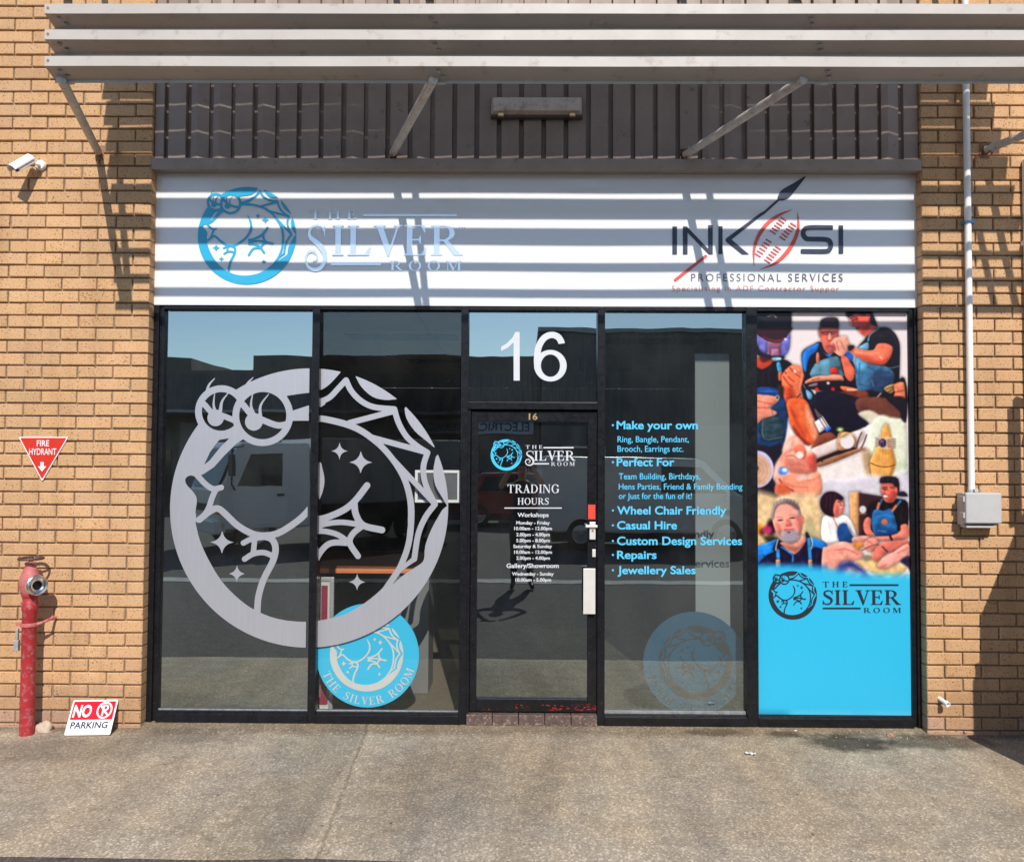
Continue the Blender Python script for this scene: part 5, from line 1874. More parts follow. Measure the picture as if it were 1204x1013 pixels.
for i in range(NSL):
    o, z = O0 - DO * i, z_l0 + DZ * i
    xa, xb = xl0 - 0.020 * i, xr0 - 0.046 * i
    W = 0.10
    s_in = (z - 0.9 * o) - LIP + thick[i]
    z_in = s_in + 0.9 * (o - W)                    # height of the inner edge
    if i < 3:
        z_in = min(z_in, z - LIP - 0.028)
    m = MB()
    ns = 16
    tk = 0.003
    for q in range(ns):
        u0, u1 = q / ns, (q + 1) / ns
        a, b = xa + (xb - xa) * u0, xa + (xb - xa) * u1
        bow = lambda u: 0.010 * math.sin(math.pi * u) if i >= 5 else 0.0015 * math.sin(math.pi * u * 3 + i)
        for (u, x) in ((u0, a), (u1, b)):
            zi = z_in + bow(u)
            wv = 0.001 * math.sin(u * 23 + i * 2)
            m.v += [(x, -o + 0.010, z + wv), (x, -o, z + wv), (x, -o + 0.001, z - LIP + wv), (x, -o + W, zi), (x, -o + W, zi - 0.016),
                    (x, -o + 0.010, z - tk + wv), (x, -o + tk, z - tk + wv), (x, -o + tk, z - LIP + tk + wv), (x, -o + W + tk, zi + tk * 0.5), (x, -o + W + tk, zi - 0.016)]
        n = len(m.v) - 20
        ring = [0, 1, 2, 3, 4, 9, 8, 7, 6, 5]
        for k in range(10):
            r0, r1 = ring[k], ring[(k + 1) % 10]
            m.f.append((n + r0, n + 10 + r0, n + 10 + r1, n + r1))
        if q in (0, ns - 1):
            e = n if q == 0 else n + 10
            m.f.append(tuple(e + r for r in ring))
    so = part(m, 'slat', M_LOUVRE, aw)
    slats.append((so, o, z, z_in, xa, xb))
    if i < 4:
        for k in range(4):
            x = post_x0[k] - lean[k] * i
            for f in (0.35, 0.72):
                p = Vector((x + 0.012 * (1 if f > 0.5 else -0.6), -o + W * f, z - LIP + (z_in - z + LIP) * f))
                nrm = Vector((0, -(z_in - z + LIP), -W)).normalized()
                nrm = -nrm if nrm.z > 0 else nrm
                bo = MB().lathe([(0.016, -0.001), (0.014, 0.003), (0.0078, 0.0032), (0.0068, 0.010), (0.002, 0.0105)], p, nrm, 14)
                part(bo, 'bolt', M_GALV, so)
        hole = MB().tube((xa + 0.018, -o - 0.0012, z - LIP * 0.45), (xa + 0.018, -o + 0.002, z - LIP * 0.45), 0.008, 0.008, 12)
        part(hole, 'rivet', worn('rust', (0.30, 0.16, 0.09), 0.8, 0, 0.3, 40) if i == 0 else bpy.data.materials['rust'], so)
for k in range(4):
    z0, z1 = slats[0][3] - 0.016, slats[-1][2]
    m = MB()
    top = Vector((post_x0[k] - lean[k] * (NSL - 1) - 0.01, -(O0 - DO * (NSL - 1)) + 0.115, z1))
    bot = Vector((post_x0[k], -O0 + 0.115, z0))
    hw = 0.024
    m.add([bot + Vector((-hw, 0, 0)), bot + Vector((hw, 0, 0)), bot + Vector((hw, 0.006, 0)), bot + Vector((-hw, 0.006, 0)),
           top + Vector((-hw, 0, 0)), top + Vector((hw, 0, 0)), top + Vector((hw, 0.006, 0)), top + Vector((-hw, 0.006, 0))],
          [(0, 1, 5, 4), (1, 2, 6, 5), (2, 3, 7, 6), (3, 0, 4, 7), (0, 3, 2, 1), (4, 5, 6, 7)])
    m.add([bot + Vector((-hw, 0.006, 0)), bot + Vector((-hw + 0.006, 0.006, 0)), bot + Vector((-hw + 0.006, 0.05, 0.02)), bot + Vector((-hw, 0.05, 0.02)),
           top + Vector((-hw, 0.006, 0)), top + Vector((-hw + 0.006, 0.006, 0)), top + Vector((-hw + 0.006, 0.05, 0)), top + Vector((-hw, 0.05, 0))],
          [(0, 1, 5, 4), (1, 2, 6, 5), (2, 3, 7, 6), (3, 0, 4, 7), (0, 3, 2, 1), (4, 5, 6, 7)])
    part(m, 'post', M_BRACE, aw)
    # top stay back to the wall
    m = MB().tube(top - Vector((0, -0.03, 0.05)), (top.x - 0.25, 0.02, top.z - 0.05), 0.022, 0.022, 12)
    part(m, 'stay', M_BRACE, aw)
wall_px = [(115, 178, 0.0), (462, 180, 0.03), (806, 182, 0.03), (1160, 176, 0.0)]
for k, (px, py, yw) in enumerate(wall_px):
    a = P(px, py, yw - 0.03)
    e = P((72, 510, 945)[k], 93, -O0 + 0.075) if k < 3 else a + (e - a_prev)
    a_prev = a
    m = MB().tube(a, e, 0.026, 0.026, 16)
    br = part(m, 'brace', M_BRACE, aw, 0, True)
    d = (e - a).normalized()
    m2 = MB().box(a.x - 0.006, a.x + 0.006, yw - 0.07, yw + 0.02, a.z - 0.032, a.z + 0.032)
    m2.box(a.x - 0.03, a.x + 0.03, yw - 0.006, yw + 0.04, a.z - 0.05, a.z + 0.05)
    part(m2, 'wall_bracket', bpy.data.materials['rust'], br)
    q = a + d * 0.05
    m3_ = MB().tube(q + Vector((0, 0, -0.036)), q + Vector((0, 0, 0.036)), 0.009, 0.009, 8)
    part(m3_, 'brace_bolt', M_GALV, br)

# ------------------------------------------------------------------ things on and by the wall
# bulkhead light under the awning
c = P(631, 123, -0.05)
lw_, lh_ = X(686, -0.05, 123) - X(577, -0.05, 123), 0.125
lt = thing('wall_light', 'dusty twin bulkhead light fixed to the dark ribbed cladding', 'light', (c.x, 0.03, c.z - lh_ / 2))
m = MB().box(c.x - lw_ / 2, c.x + lw_ / 2, -0.022, 0.029, c.z - lh_ / 2 - 0.012, c.z + lh_ / 2)
part(m, 'housing', worn('light_housing', (0.07, 0.06, 0.055), 0.6, 0, 0.15, 14), lt, 0.004)
m = MB()
hh = lh_ / 2 - 0.004
m.add([(c.x - lw_ / 2 + 0.004, -0.0225, c.z - hh), (c.x + lw_ / 2 - 0.004, -0.0225, c.z - hh), (c.x + lw_ / 2 - 0.004, -0.0225, c.z + hh), (c.x - lw_ / 2 + 0.004, -0.0225, c.z + hh),
       (c.x - lw_ / 2 + 0.02, -0.06, c.z - hh + 0.014), (c.x + lw_ / 2 - 0.02, -0.06, c.z - hh + 0.014), (c.x + lw_ / 2 - 0.02, -0.06, c.z + hh - 0.014), (c.x - lw_ / 2 + 0.02, -0.06, c.z + hh - 0.014)],
      [(4, 5, 6, 7), (0, 1, 5, 4), (1, 2, 6, 5), (2, 3, 7, 6), (3, 0, 4, 7)])
part(m, 'diffuser', worn('grimy_diffuser', (0.56, 0.46, 0.39), 0.4, 0, 0.14, 5, dirt=(0.20, 0.14, 0.09), dirt_amt=0.55), lt, 0.004)
for s in (-1, 1):
    m = MB().box(c.x + s * 0.245 - 0.02, c.x + s * 0.245 + 0.02, -0.05, -0.0226, c.z - hh - 0.02, c.z - hh + 0.003)
    part(m, 'clip', M_BRASS, lt, 0.002)

# security camera
b = P(48.5, 195, 0.0)
sc_ = thing('security_camera', 'white bullet security camera on a round base on the left brick wall', 'security camera', (b.x, 0, b.z))
m = MB().lathe([(0.036, 0.0), (0.036, 0.012), (0.030, 0.022), (0.014, 0.026)], b, (0, -1, 0), 24)
part(m, 'base', M_WPLAST, sc_, 0, True)
el_ = b + Vector((-0.035, -0.075, 0.012))
m = MB().path([b + Vector((0, -0.02, 0)), b + Vector((0.006, -0.055, -0.012)), b + Vector((-0.012, -0.075, 0.0)), el_], 0.0105, 12)
part(m, 'arm', M_WPLAST, sc_, 0, True)
tip = el_ + Vector((-0.070, -0.10, -0.115))
d = (tip - el_).normalized()
up = Vector((0, 0, 1)) - d * d.z
up.normalize()
sd = d.cross(up)
Mx = Matrix((sd, d, up)).transposed().to_4x4()
Mx.translation = el_
m = MB()
prof = [(0.036 * math.cos(t), 0.034 * math.sin(t)) for t in np.linspace(-0.4, math.pi + 0.4, 15)] + [(-0.032, -0.026), (0.032, -0.026)]
m.prism([(x, z) for x, z in prof], -0.02, 0.118, Mx)
part(m, 'body', M_WPLAST, sc_, 0.003)
m = MB()
prof = [(0.042 * math.cos(t), 0.040 * math.sin(t)) for t in np.linspace(-0.1, math.pi + 0.1, 15)]
inn = [(x * 0.93, z * 0.93) for x, z in prof[::-1]]
m.prism(prof + inn, -0.012, 0.150, Mx)
part(m, 'sunshade', M_WPLAST, sc_)
m = MB().tube(Mx @ Vector((0, 0.1185, 0)), Mx @ Vector((0, 0.122, 0)), 0.024, 0.024, 20)
part(m, 'lens', M_RUBBER, sc_)

# fire hydrant triangle
A, B_, C_ = P(22, 513.5, -0.007), P(80.5, 513.5, -0.007), P(49.6, 565.5, -0.007)
fs = thing('hydrant_sign', 'red triangular fire hydrant sign pointing down on tan bricks', 'sign', (C_.x, -0.004, C_.z))


def rounded_tri(A, B_, C_, k):
    out = []
    for p, q, r in ((A, C_, B_), (B_, A, C_), (C_, B_, A)):
        a, e = (q - p).normalized(), (r - p).normalized()
        for t in np.linspace(0, 1, 5):
            s0 = p + a * k * (1 - t) ** 2 + e * k * t ** 2
            out.append((s0.x, s0.z))
    return out


cen = (A + B_ + C_) / 3
m = MB().prism(rounded_tri(A, B_, C_, 0.012), -0.009, -0.003)
part(m, 'plate', M_SIGNWHITE, fs)
sh = lambda p, k: cen + (p - cen) * k
m = MB().prism(rounded_tri(sh(A, 0.935), sh(B_, 0.935), sh(C_, 0.935), 0.010), -0.0102, -0.0091)
part(m, 'red_face', worn('hydrant_red', (0.58, 0.035, 0.02), 0.45, 0, 0.04, 9, spec=0.2), fs)
t = Art()
sans_px(t, 'FIRE', 43.2, 57.6, 524.3, 517.0, -0.0125, 0.012)
sans_px(t, 'HYDRANT', 34.2, 66.0, 534.4, 526.6, -0.0125, 0.010)
q = P(49.6, 543, -0.0125)
k_ = 1 / 172.0
ar = [(-2, 0), (2, 0), (2, -5), (5, -5), (0, -11), (-5, -5), (-2, -5)]
t.lay(([(x, y) for x, y in ar], [(0, 1, 2, 3, 4, 5, 6)]), lambda x, y: q + Vector((x * k_, 0, y * k_)))
part(t, 'lettering', M_SIGNWHITE, fs)

# hydrant riser
hc = P(33, 800, -0.13)
hx_, hy_ = hc.x, -0.13
hz = lambda py: P(33, py, hy_).z
hyd = thing('fire_hydrant', 'tall worn red fire hydrant standpipe with handwheel and steel outlet by the left wall', 'hydrant', (hx_, hy_, 0))
M_HYD = worn('chipped_red_paint', (0.38, 0.022, 0.03), 0.5, 0, 0.16, 9, dirt=(0.33, 0.24, 0.23), dirt_amt=0.42, bmp=0.2)
M_HYDP = worn('faded_red_paint', (0.48, 0.15, 0.14), 0.6, 0, 0.16, 11, dirt=(0.50, 0.05, 0.04), dirt_amt=0.5, bmp=0.2)
zt_, zn = hz(697.5), hz(689)
m = MB().lathe([(0.045, -0.02), (0.045, 0.02), (0.0445, zt_ - 0.112), (0.0485, zt_ - 0.107), (0.0495, zt_ - 0.055), (0.0455, zt_ - 0.05), (0.0455, zt_ - 0.022), (0.053, zt_ - 0.016), (0.053, zt_ - 0.002), (0.046, zt_)], (hx_, hy_, 0), n=30)
part(m, 'riser_pipe', M_HYD, hyd, 0, True)
m = MB().lathe([(0.047, 0.0), (0.056, 0.02), (0.066, 0.055), (0.067, 0.085), (0.058, 0.12), (0.046, 0.15), (0.043, 0.165), (0.032, 0.172), (0.031, 0.190), (0.034, 0.193), (0.034, 0.207), (0.012, 0.212), (0.010, 0.235)], (hx_ - 0.002, hy_, zt_), n=30)
part(m, 'valve_body', M_HYDP, hyd, 0, True)
hd_ = Vector((1.25, -1, 0.02)).normalized()
oc = Vector((hx_, hy_, zt_ + 0.065))
m = MB().lathe([(0.050, 0.03), (0.050, 0.085), (0.046, 0.088)], oc, hd_, 26, False)
part(m, 'outlet_neck', M_HYDP, hyd, 0, True)
m = MB().lathe([(0.050, 0.086), (0.066, 0.090), (0.068, 0.100), (0.066, 0.112), (0.060, 0.116), (0.060, 0.126), (0.057, 0.130), (0.044, 0.128), (0.041, 0.118), (0.030, 0.112), (0.028, 0.06)], oc, hd_, 32, False)
cp = part(m, 'outlet_coupling', M_STEEL, hyd, 0, True)
m = MB().lathe([(0.0, 0.078), (0.029, 0.078)], oc, hd_, 24, False)
part(m, 'outlet_bore', M_RUBBER, cp)
wz = zt_ + 0.232
m = MB()
R_ = 0.072
for k in range(28):
    a, b2 = 2 * math.pi * k / 28, 2 * math.pi * (k + 1) / 28
    m.tube((hx_ + R_ * math.cos(a), hy_ + R_ * math.sin(a), wz), (hx_ + R_ * math.cos(b2), hy_ + R_ * math.sin(b2), wz), 0.0085, 0.0085, 8)
for k in range(3):
    a = 2 * math.pi * k / 3 + 0.4
    m.tube((hx_, hy_, wz), (hx_ + R_ * math.cos(a), hy_ + R_ * math.sin(a), wz), 0.007, 0.007, 8)
m.tube((hx_, hy_, wz - 0.012), (hx_, hy_, wz + 0.012), 0.018, 0.016, 14)
part(m, 'handwheel', worn('dark_iron', (0.09, 0.05, 0.038), 0.55, 0.3, 0.3, 30, dirt=(0.18, 0.09, 0.06), dirt_amt=0.4), hyd, 0, True)
bz = hz(733.5)
m = MB()
m.lathe([(0.0456, -0.012), (0.053, -0.012), (0.053, 0.012), (0.0456, 0.012)], (hx_, hy_, bz), n=28, caps=False)
m.box(hx_ - 0.088, hx_ - 0.05, hy_ - 0.008, hy_ + 0.006, bz - 0.010, bz + 0.012)
m.path([(hx_ + 0.05, hy_, bz), (hx_ + 0.085, hy_ + 0.01, bz + 0.012), (hx_ + 0.10, hy_ + 0.03, bz + 0.02), (hx_ + 0.10, 0.02, bz + 0.02)], 0.010, 8)
part(m, 'pipe_clamp', M_HYDP, hyd, 0.002)
m = MB().box(hx_ - 0.098, hx_ - 0.068, hy_ - 0.01, hy_ + 0.02, hz(765), hz(752)).box(hx_ - 0.092, hx_ - 0.074, hy_ - 0.005, hy_ + 0.015, hz(752) + 0.0005, hz(739))
part(m, 'padlock', M_GALV, hyd, 0.004)

# NO PARKING board leaning on the bricks
qa = [P(75.3, 861.3, -0.15), P(131.3, 861.0, -0.15), P(139.2, 822.0, -0.012), P(88.4, 823.8, -0.012)]
np_ = thing('parking_sign', 'small red and white no parking sign leaning on the foot of the brick wall', 'sign', ((qa[0] + qa[1]) / 2 * 1.0))
gz_ = min(qa[0].z, qa[1].z)
for i in (0, 1):
    qa[i].z = 0.003
# true rectangle through the measured corners
ux = ((qa[1] - qa[0]) + (qa[2] - qa[3])) * 0.5
uy = ((qa[3] - qa[0]) + (qa[2] - qa[1])) * 0.5
nrm = ux.cross(uy).normalized()
if nrm.y > 0:
    nrm = -nrm


def npl(u, v, h=0.0):
    return qa[0] + ux * u + uy * v + nrm * h


def rquad(u0, u1, v0, v1, h, k=0.0):
    return [npl(u0, v0, h), npl(u1, v0, h), npl(u1, v1, h), npl(u0, v1, h)]


def slab(u0, u1, v0, v1, h0, h1, rr=0.03):
    m = MB()
    asp = ux.length / uy.length
    ring = []
    for cu, cvv, a0 in ((u0 + rr, v0 + rr * asp, 180), (u1 - rr, v0 + rr * asp, 270), (u1 - rr, v1 - rr * asp, 0), (u0 + rr, v1 - rr * asp, 90)):
        for a in (0, 30, 60, 90):
            ring.append((cu + rr * math.cos(R(a0 + a)), cvv + rr * asp * math.sin(R(a0 + a))))
    n = len(ring)
    m.v = [tuple(npl(u, v, h0)) for u, v in ring] + [tuple(npl(u, v, h1)) for u, v in ring]
    m.f = [tuple(range(n)), tuple(range(n, 2 * n))] + [(i, (i + 1) % n, n + (i + 1) % n, n + i) for i in range(n)]
    return m


part(slab(0, 1, 0, 1, -0.003, 0.0), 'board', M_SIGNWHITE, np_)
part(slab(0.035, 0.965, 0.43, 0.955, 0.0006, 0.0012, 0.012), 'red_band', worn('parking_red', (0.62, 0.008, 0.022), 0.45, 0, 0.03, 9, spec=0.2), np_)


def np_text(t, txt, u0, u1, v0, v1, bold, h, shear=0.0):
    V, FA = sans(txt, 1.0, bold, 'LEFT', 1.0, shear)
    x0, x1 = min(v[0] for v in V), max(v[0] for v in V)
    t.lay((V, FA), lambda x, y: npl(u0 + (x - x0) / (x1 - x0) * (u1 - u0), v0 + y * (v1 - v0), h))


def np_field(t, F, n, u0, u1, v0, v1, h):
    xs = np.linspace(-1.1, 1.1, n)
    XX_, YY_ = np.meshgrid(xs, xs)
    V, FA = contour(F(XX_, YY_), xs, xs)
    t.lay((V, FA), lambda x, y: npl((u0 + u1) / 2 + x * (u1 - u0) / 2, (v0 + v1) / 2 + y * (v1 - v0) / 2, h))


t = Art()
np_text(t, 'NO', 0.07, 0.47, 0.515, 0.86, 0.045, 0.002)


def no_p(Xa, Ya):
    F = np.minimum(sd_ell(Xa, Ya, 0, 0, 1.0), -sd_ell(Xa, Ya, 0, 0, 0.80))
    F = np.maximum(F, np.minimum(sd_stroke(Xa, Ya, [(-0.72, 0.66), (0.62, -0.68)], 0.20), sd_ell(Xa, Ya, 0, 0, 0.95)))
    F = np.maximum(F, sd_box(Xa, Ya, -0.28, -0.06, -0.68, 0.66))
    bow = np.minimum(sd_ell(Xa, Ya, 0.05, 0.28, 0.46, 0.38), -sd_ell(Xa, Ya, 0.05, 0.28, 0.25, 0.18))
    return np.maximum(F, np.minimum(bow, Xa + 0.2))


np_field(t, no_p, 110, 0.58, 0.92, 0.455, 0.94, 0.002)
part(t, 'lettering', M_SIGNWHITE, np_)
t = Art()
np_text(t, 'PARKING', 0.085, 0.90, 0.19, 0.375, 0.035, 0.001)
part(t, 'lettering', M_NAVY, np_)
t = Art()
for k in range(9):
    u = 0.28 + 0.042 * k
    if k != 3:
        t.add(rquad(u, u + 0.036, 0.115, 0.135, 0.001), [(0, 1, 2, 3)])
part(t, 'small_print', worn('faint_print', (0.52, 0.52, 0.53), 0.5, 0, 0.05, 9), np_)

# stone and litter
M_STONE = worn('mortar_lump', (0.50, 0.40, 0.30), 0.95, 0, 0.2, 25, bmp=0.8)


def lump(px, py, yw, rx, ry, rz, name, mat, label, cat):
    c = P(px, py, yw)
    bm = bmesh.new()
    bmesh.ops.create_icosphere(bm, subdivisions=3, radius=1.0)
    for v in bm.verts:
        n = 1 + 0.16 * math.sin(v.co.x * 3.1 + px) * math.cos(v.co.y * 4.3) + 0.10 * math.sin(v.co.z * 6 + v.co.x * 5)
        v.co = Vector((v.co.x * rx * n, v.co.y * ry * n, max(-0.1, v.co.z) * rz * n))
    me = bpy.data.meshes.new(name)
    bm.to_mesh(me)
    bm.free()
    o = bpy.data.objects.new(name, me)
    COL.objects.link(o)
    o.location = (c.x, yw, 0.004)
    return finish(tag(o, label, cat), mat, 0)


lump(51, 855, -0.06, 0.065, 0.05, 0.055, 'stone', M_STONE, 'pale lump of old mortar on the ground beside the red standpipe', 'stone')
lump(1047, 857.5, -0.03, 0.022, 0.02, 0.022, 'pebble', worn('brown_pebble', (0.38, 0.21, 0.13), 0.9, 0, 0.2, 20), 'small brown pebble on the ground below the poster window', 'pebble')
M_PAPER = worn('scrap_paper', (0.78, 0.74, 0.72), 0.7, 0, 0.06, 30)


def scrap(px, py, yw, ln, wd, rot, label):
    c = P(px, py, yw)
    m = MB()
    n = 6
    for i in range(n + 1):
        u = (i / n - 0.5) * ln
        for s in (-0.5, 0.5):
            h = 0.004 + 0.010 * abs(math.sin(i * 1.9 + px + s))
            x, y = u, s * wd * (1 - 0.3 * abs(u / ln))
            m.v.append((c.x + x * math.cos(rot) - y * math.sin(rot), yw + x * math.sin(rot) + y * math.cos(rot), h))
    for i in range(n):
        m.f.append((2 * i, 2 * i + 1, 2 * i + 3, 2 * i + 2))
    m.flat = True
    solo(m, 'paper_scrap', M_PAPER, label, 'litter', (c.x, yw, 0.0))


def gy(py):
    d = C_F * CAM_F - C_U * (py - 506.5)
    return CAM_LOC.y + d.y * (-CAM_LOC.z / d.z)


scrap(95, 864.5, gy(864.5), 0.055, 0.03, 0.2, 'pinkish paper scrap on the asphalt in front of the no parking sign')
scrap(882, 884.5, gy(884.5), 0.065, 0.03, -0.3, 'white paper scrap lying out on the asphalt, farther from the windows')
scrap(933, 857, gy(857.3), 0.10, 0.014, -0.45, 'thin twisted strip of white paper close under the poster window')

# grit and crumbs gathered along the foot of the wall
m = MB()
for k in range(520):
    x = RNG.uniform(-4.2, 3.6)
    y = -abs(RNG.normal(0, 0.10)) + 0.03 * (XL < x < XR) - 0.012
    r = 0.0022 + 0.0045 * RNG.random() ** 3
    a0 = RNG.uniform(0, 6)
    vs = [(x + r * math.cos(a0 + t) * RNG.uniform(0.7, 1.3), y + r * math.sin(a0 + t) * RNG.uniform(0.7, 1.3), 0.001) for t in (0, 1.57, 3.14, 4.71)]
    m.add(vs + [(x, y, r * 1.1)], [(0, 1, 4), (1, 2, 4), (2, 3, 4), (3, 0, 4)])
m.flat = True
go = solo(m, 'grit', worn('grit_stone', (0.42, 0.36, 0.28), 0.9, 0, 0.45, 60), 'scattered grit along the foot of the wall', 'grit', (0, 0, 0))
go['kind'] = 'stuff'
del go['label'], go['category']

# conduit, junction box, waste pipe and the white downpipe at the right
cx_ = P(1138.5, 300, -0.035).x
zb_ = P(1142, 583, -0.035).z
cd = thing('conduit', 'thin white conduit pipe running down the right brick wall to the grey box', 'pipe', (cx_, -0.035, zb_))
part(MB().tube((cx_, -0.035, zb_ - 0.02), (cx_, -0.035, 6.0), 0.0215, 0.0215, 18), 'pipe', M_WPLAST, cd, 0, True)
part(MB().tube((cx_, -0.035, zb_ + 0.0), (cx_, -0.035, zb_ + 0.045), 0.0255, 0.0255, 18), 'coupling', M_GPLAST, cd, 0, True)
sz_ = P(1139, 262, -0.03).z
m = MB().box(cx_ - 0.03, cx_ + 0.035, -0.06, 0.0, sz_ - 0.008, sz_ + 0.008)
m.tube((cx_ + 0.03, -0.03, sz_), (cx_ + 0.045, -0.03, sz_), 0.012, 0.012, 10)
part(m, 'pipe_clip', worn('blue_clip', (0.10, 0.28, 0.45), 0.5, 0, 0.1, 20), cd, 0.002)

YB = -0.125
bx0, bx1 = P(1136.5, 600, YB).x, P(1178, 600, YB).x
bz0, bz1 = P(1157, 616.5, YB).z, P(1157, 579.5, YB).z
jb_ = thing('junction_box', 'grey plastic junction box under the conduit on the right brick wall', 'junction box', ((bx0 + bx1) / 2, 0, bz0))
part(MB().box(bx0, bx1, -0.085, -0.004, bz0 - 0.008, bz1), 'box_base', M_GPLAST, jb_, 0.006)
part(MB().box(bx0 - 0.003, bx1 + 0.003, YB, -0.087, bz0 + 0.006, bz1 + 0.002), 'lid', M_GPLAST, jb_, 0.010, False, None, 3)
for zz in (bz0 + 0.04, bz1 - 0.06):
    part(MB().box(bx0 - 0.016, bx0 - 0.004, -0.115, -0.06, zz, zz + 0.038), 'hinge', M_GPLAST, jb_, 0.003)
part(MB().box((bx0 + bx1) / 2 - 0.035, (bx0 + bx1) / 2 - 0.008, -0.08, -0.035, bz1 + 0.001, bz1 + 0.025), 'lug', M_GPLAST, jb_, 0.004)
m = MB().box(bx0 + 0.012, bx1 - 0.03, -0.10, -0.02, bz0 - 0.024, bz0 - 0.0085)
part(m, 'gland_plate', M_GPLAST, jb_, 0.003)

wp = P(1107.5, 823.5, -0.03)
ws = thing('waste_pipe', 'short white pipe stub poking out low on the right brick wall', 'pipe', (wp.x, 0, wp.z))
dd = Vector((0.25, -1, -0.25)).normalized()
m = MB().lathe([(0.014, -0.03), (0.014, 0.05), (0.018, 0.052), (0.018, 0.075), (0.013, 0.075), (0.012, 0.03)], Vector((wp.x, -0.005, wp.z + 0.006)), dd, 20, False)
part(m, 'pipe', M_WPLAST, ws, 0, True)

dx_ = P(1202.2, 350, -0.075).x + 0.05
dpz = P(1202, 184, -0.075).z
dp = thing('downpipe', 'square white downpipe at the far right edge of the brick wall', 'downpipe', (dx_ + 0.045, -0.04, 0))
part(MB().box(dx_, dx_ + 0.09, -0.075, -0.006, 0.02, dpz), 'pipe', M_WPLAST, dp, 0.006)
for zz in (0.6, 2.0, 3.3):
    part(MB().box(dx_ - 0.012, dx_ + 0.102, -0.078, -0.002, zz, zz + 0.03), 'pipe_strap', M_WPLAST, dp, 0.002)

# ------------------------------------------------------------------ inside, behind the glass
# round boards
def sign_disc(name, label, px, py, rpx, Y, flip, tilt=0.0):
    c0 = P(px, py, Y)
    r = rpx * (Y - CAM_LOC.y) / CAM_F
    o = thing(name, label, 'sign', (c0.x, Y, c0.z - r))
    m = MB().tube((c0.x, Y, c0.z), (c0.x, Y + 0.012, c0.z), r, r, 72)
    part(m, 'board', M_DISC if not flip else worn('dull_blue_board', (0.05, 0.21, 0.34), 0.4, 0, 0.05, 3), o)
    s = -1 if flip else 1
    yy = Y - 0.0025
    cxx, czz = c0.x - s * 0.02 * r, c0.z + 0.02 * r
    t = Art().lay(emblem_art(240), lambda x, y: Vector((cxx + s * x * r * 0.715, yy, czz + y * r * 0.715)))
    mt = worn('pale_engraving', (0.62, 0.62, 0.58), 0.5, 0, 0.03, 6) if not flip else worn('brown_engraving', (0.12, 0.105, 0.095), 0.5, 0, 0.03, 6)
    part(t, 'emblem', mt, o)
    t = Art()
    text = 'THE SILVER ROOM'
    a = R(-159)
    for ch in text:
        V, FA, wd = roman(ch, 0, 40)
        h = 0.155 * r
        step = (wd * h * 0.98 + 0.028 * r) / (0.90 * r) if ch != ' ' else 0.13
        if ch != ' ':
            am = a + step / 2
            for_ = (math.cos(am), math.sin(am))
            tx, ty = -for_[1], for_[0]
            t.lay((V, FA), lambda x, y, f=for_, tx=tx, ty=ty: Vector((c0.x + s * (f[0] * (0.95 * r - y * h) + tx * (x - wd / 2) * h), yy, c0.z + f[1] * (0.95 * r - y * h) + ty * (x - wd / 2) * h)))
        a += step
    part(t, 'lettering', mt, o)
    return o


sign_disc('round_sign', 'bright cyan round board with silver emblem standing inside the second window', 432.3, 770.2, 60.0, 0.146, False)
sign_disc('round_sign', 'dim blue round board seen from behind inside the right window', 816.5, 779.5, 59.5, 0.26, True)

# hanging framed notice inside the second window
m = MB()
fx0, fx1, fz0, fz1 = X(488, 0.17, 570), X(541, 0.17, 570), Z(590.5, 0.17, 515), Z(552.5, 0.17, 515)
fn = thing('window_notice', 'white framed grey notice hung inside the second window beside the door frame', 'notice', ((fx0 + fx1) / 2, 0.17, fz0))
part(MB().box(fx0, fx1, 0.172, 0.178, fz0, fz1), 'notice_sheet', worn('grey_sheet', (0.12, 0.12, 0.12), 0.4, 0, 0.1, 8), fn)
m = MB()
bw = 0.019
m.box(fx0, fx1, 0.165, 0.1715, fz0, fz0 + bw).box(fx0, fx1, 0.165, 0.1715, fz1 - bw, fz1)
m.box(fx0, fx0 + bw, 0.1655, 0.1712, fz0 + bw, fz1 - bw).box(fx1 - bw, fx1, 0.1655, 0.1712, fz0 + bw, fz1 - bw)
part(m, 'notice_border', M_WPLAST, fn)
# silver framed A-board left of the cyan disc
ax0, ax1 = X(335, 0.3, 760), X(392, 0.3, 760)
az0, az1 = 0.03, Z(678, 0.3, 380)
ab = thing('poster_stand', 'silver framed poster stand half hidden behind the first window mullion', 'stand', ((ax0 + ax1) / 2, 0.3, az0))
m = MB().box(ax0, ax0 + 0.03, 0.29, 0.315, az0, az1).box(ax1 - 0.03, ax1, 0.29, 0.315, az0, az1).box(ax0 + 0.03, ax1 - 0.03, 0.29, 0.315, az1 - 0.03, az1).box(ax0 + 0.03, ax1 - 0.03, 0.29, 0.315, az0, az0 + 0.03)
part(m, 'stand_frame', worn('silver_frame', (0.66, 0.65, 0.64), 0.3, 0.6, 0.05, 20), ab, 0.004)
part(MB().box(ax0 + 0.03, ax1 - 0.03, 0.298, 0.306, az0 + 0.03, az1 - 0.03), 'stand_poster', worn('stand_sheet', (0.50, 0.50, 0.45), 0.5, 0, 0.1, 3), ab)
part(MB().box(ax1 - 0.09, ax1 - 0.045, 0.2955, 0.2975, az0 + 0.05, az1 - 0.06), 'stand_stripe', worn('maroon_stripe', (0.25, 0.02, 0.05), 0.5, 0, 0.1, 30), ab)
part(MB().box(ax0 + 0.04, ax1 - 0.035, 0.2945, 0.2975, az0 + 0.055, az0 + 0.10), 'stand_stripe', bpy.data.materials['maroon_stripe'], ab)
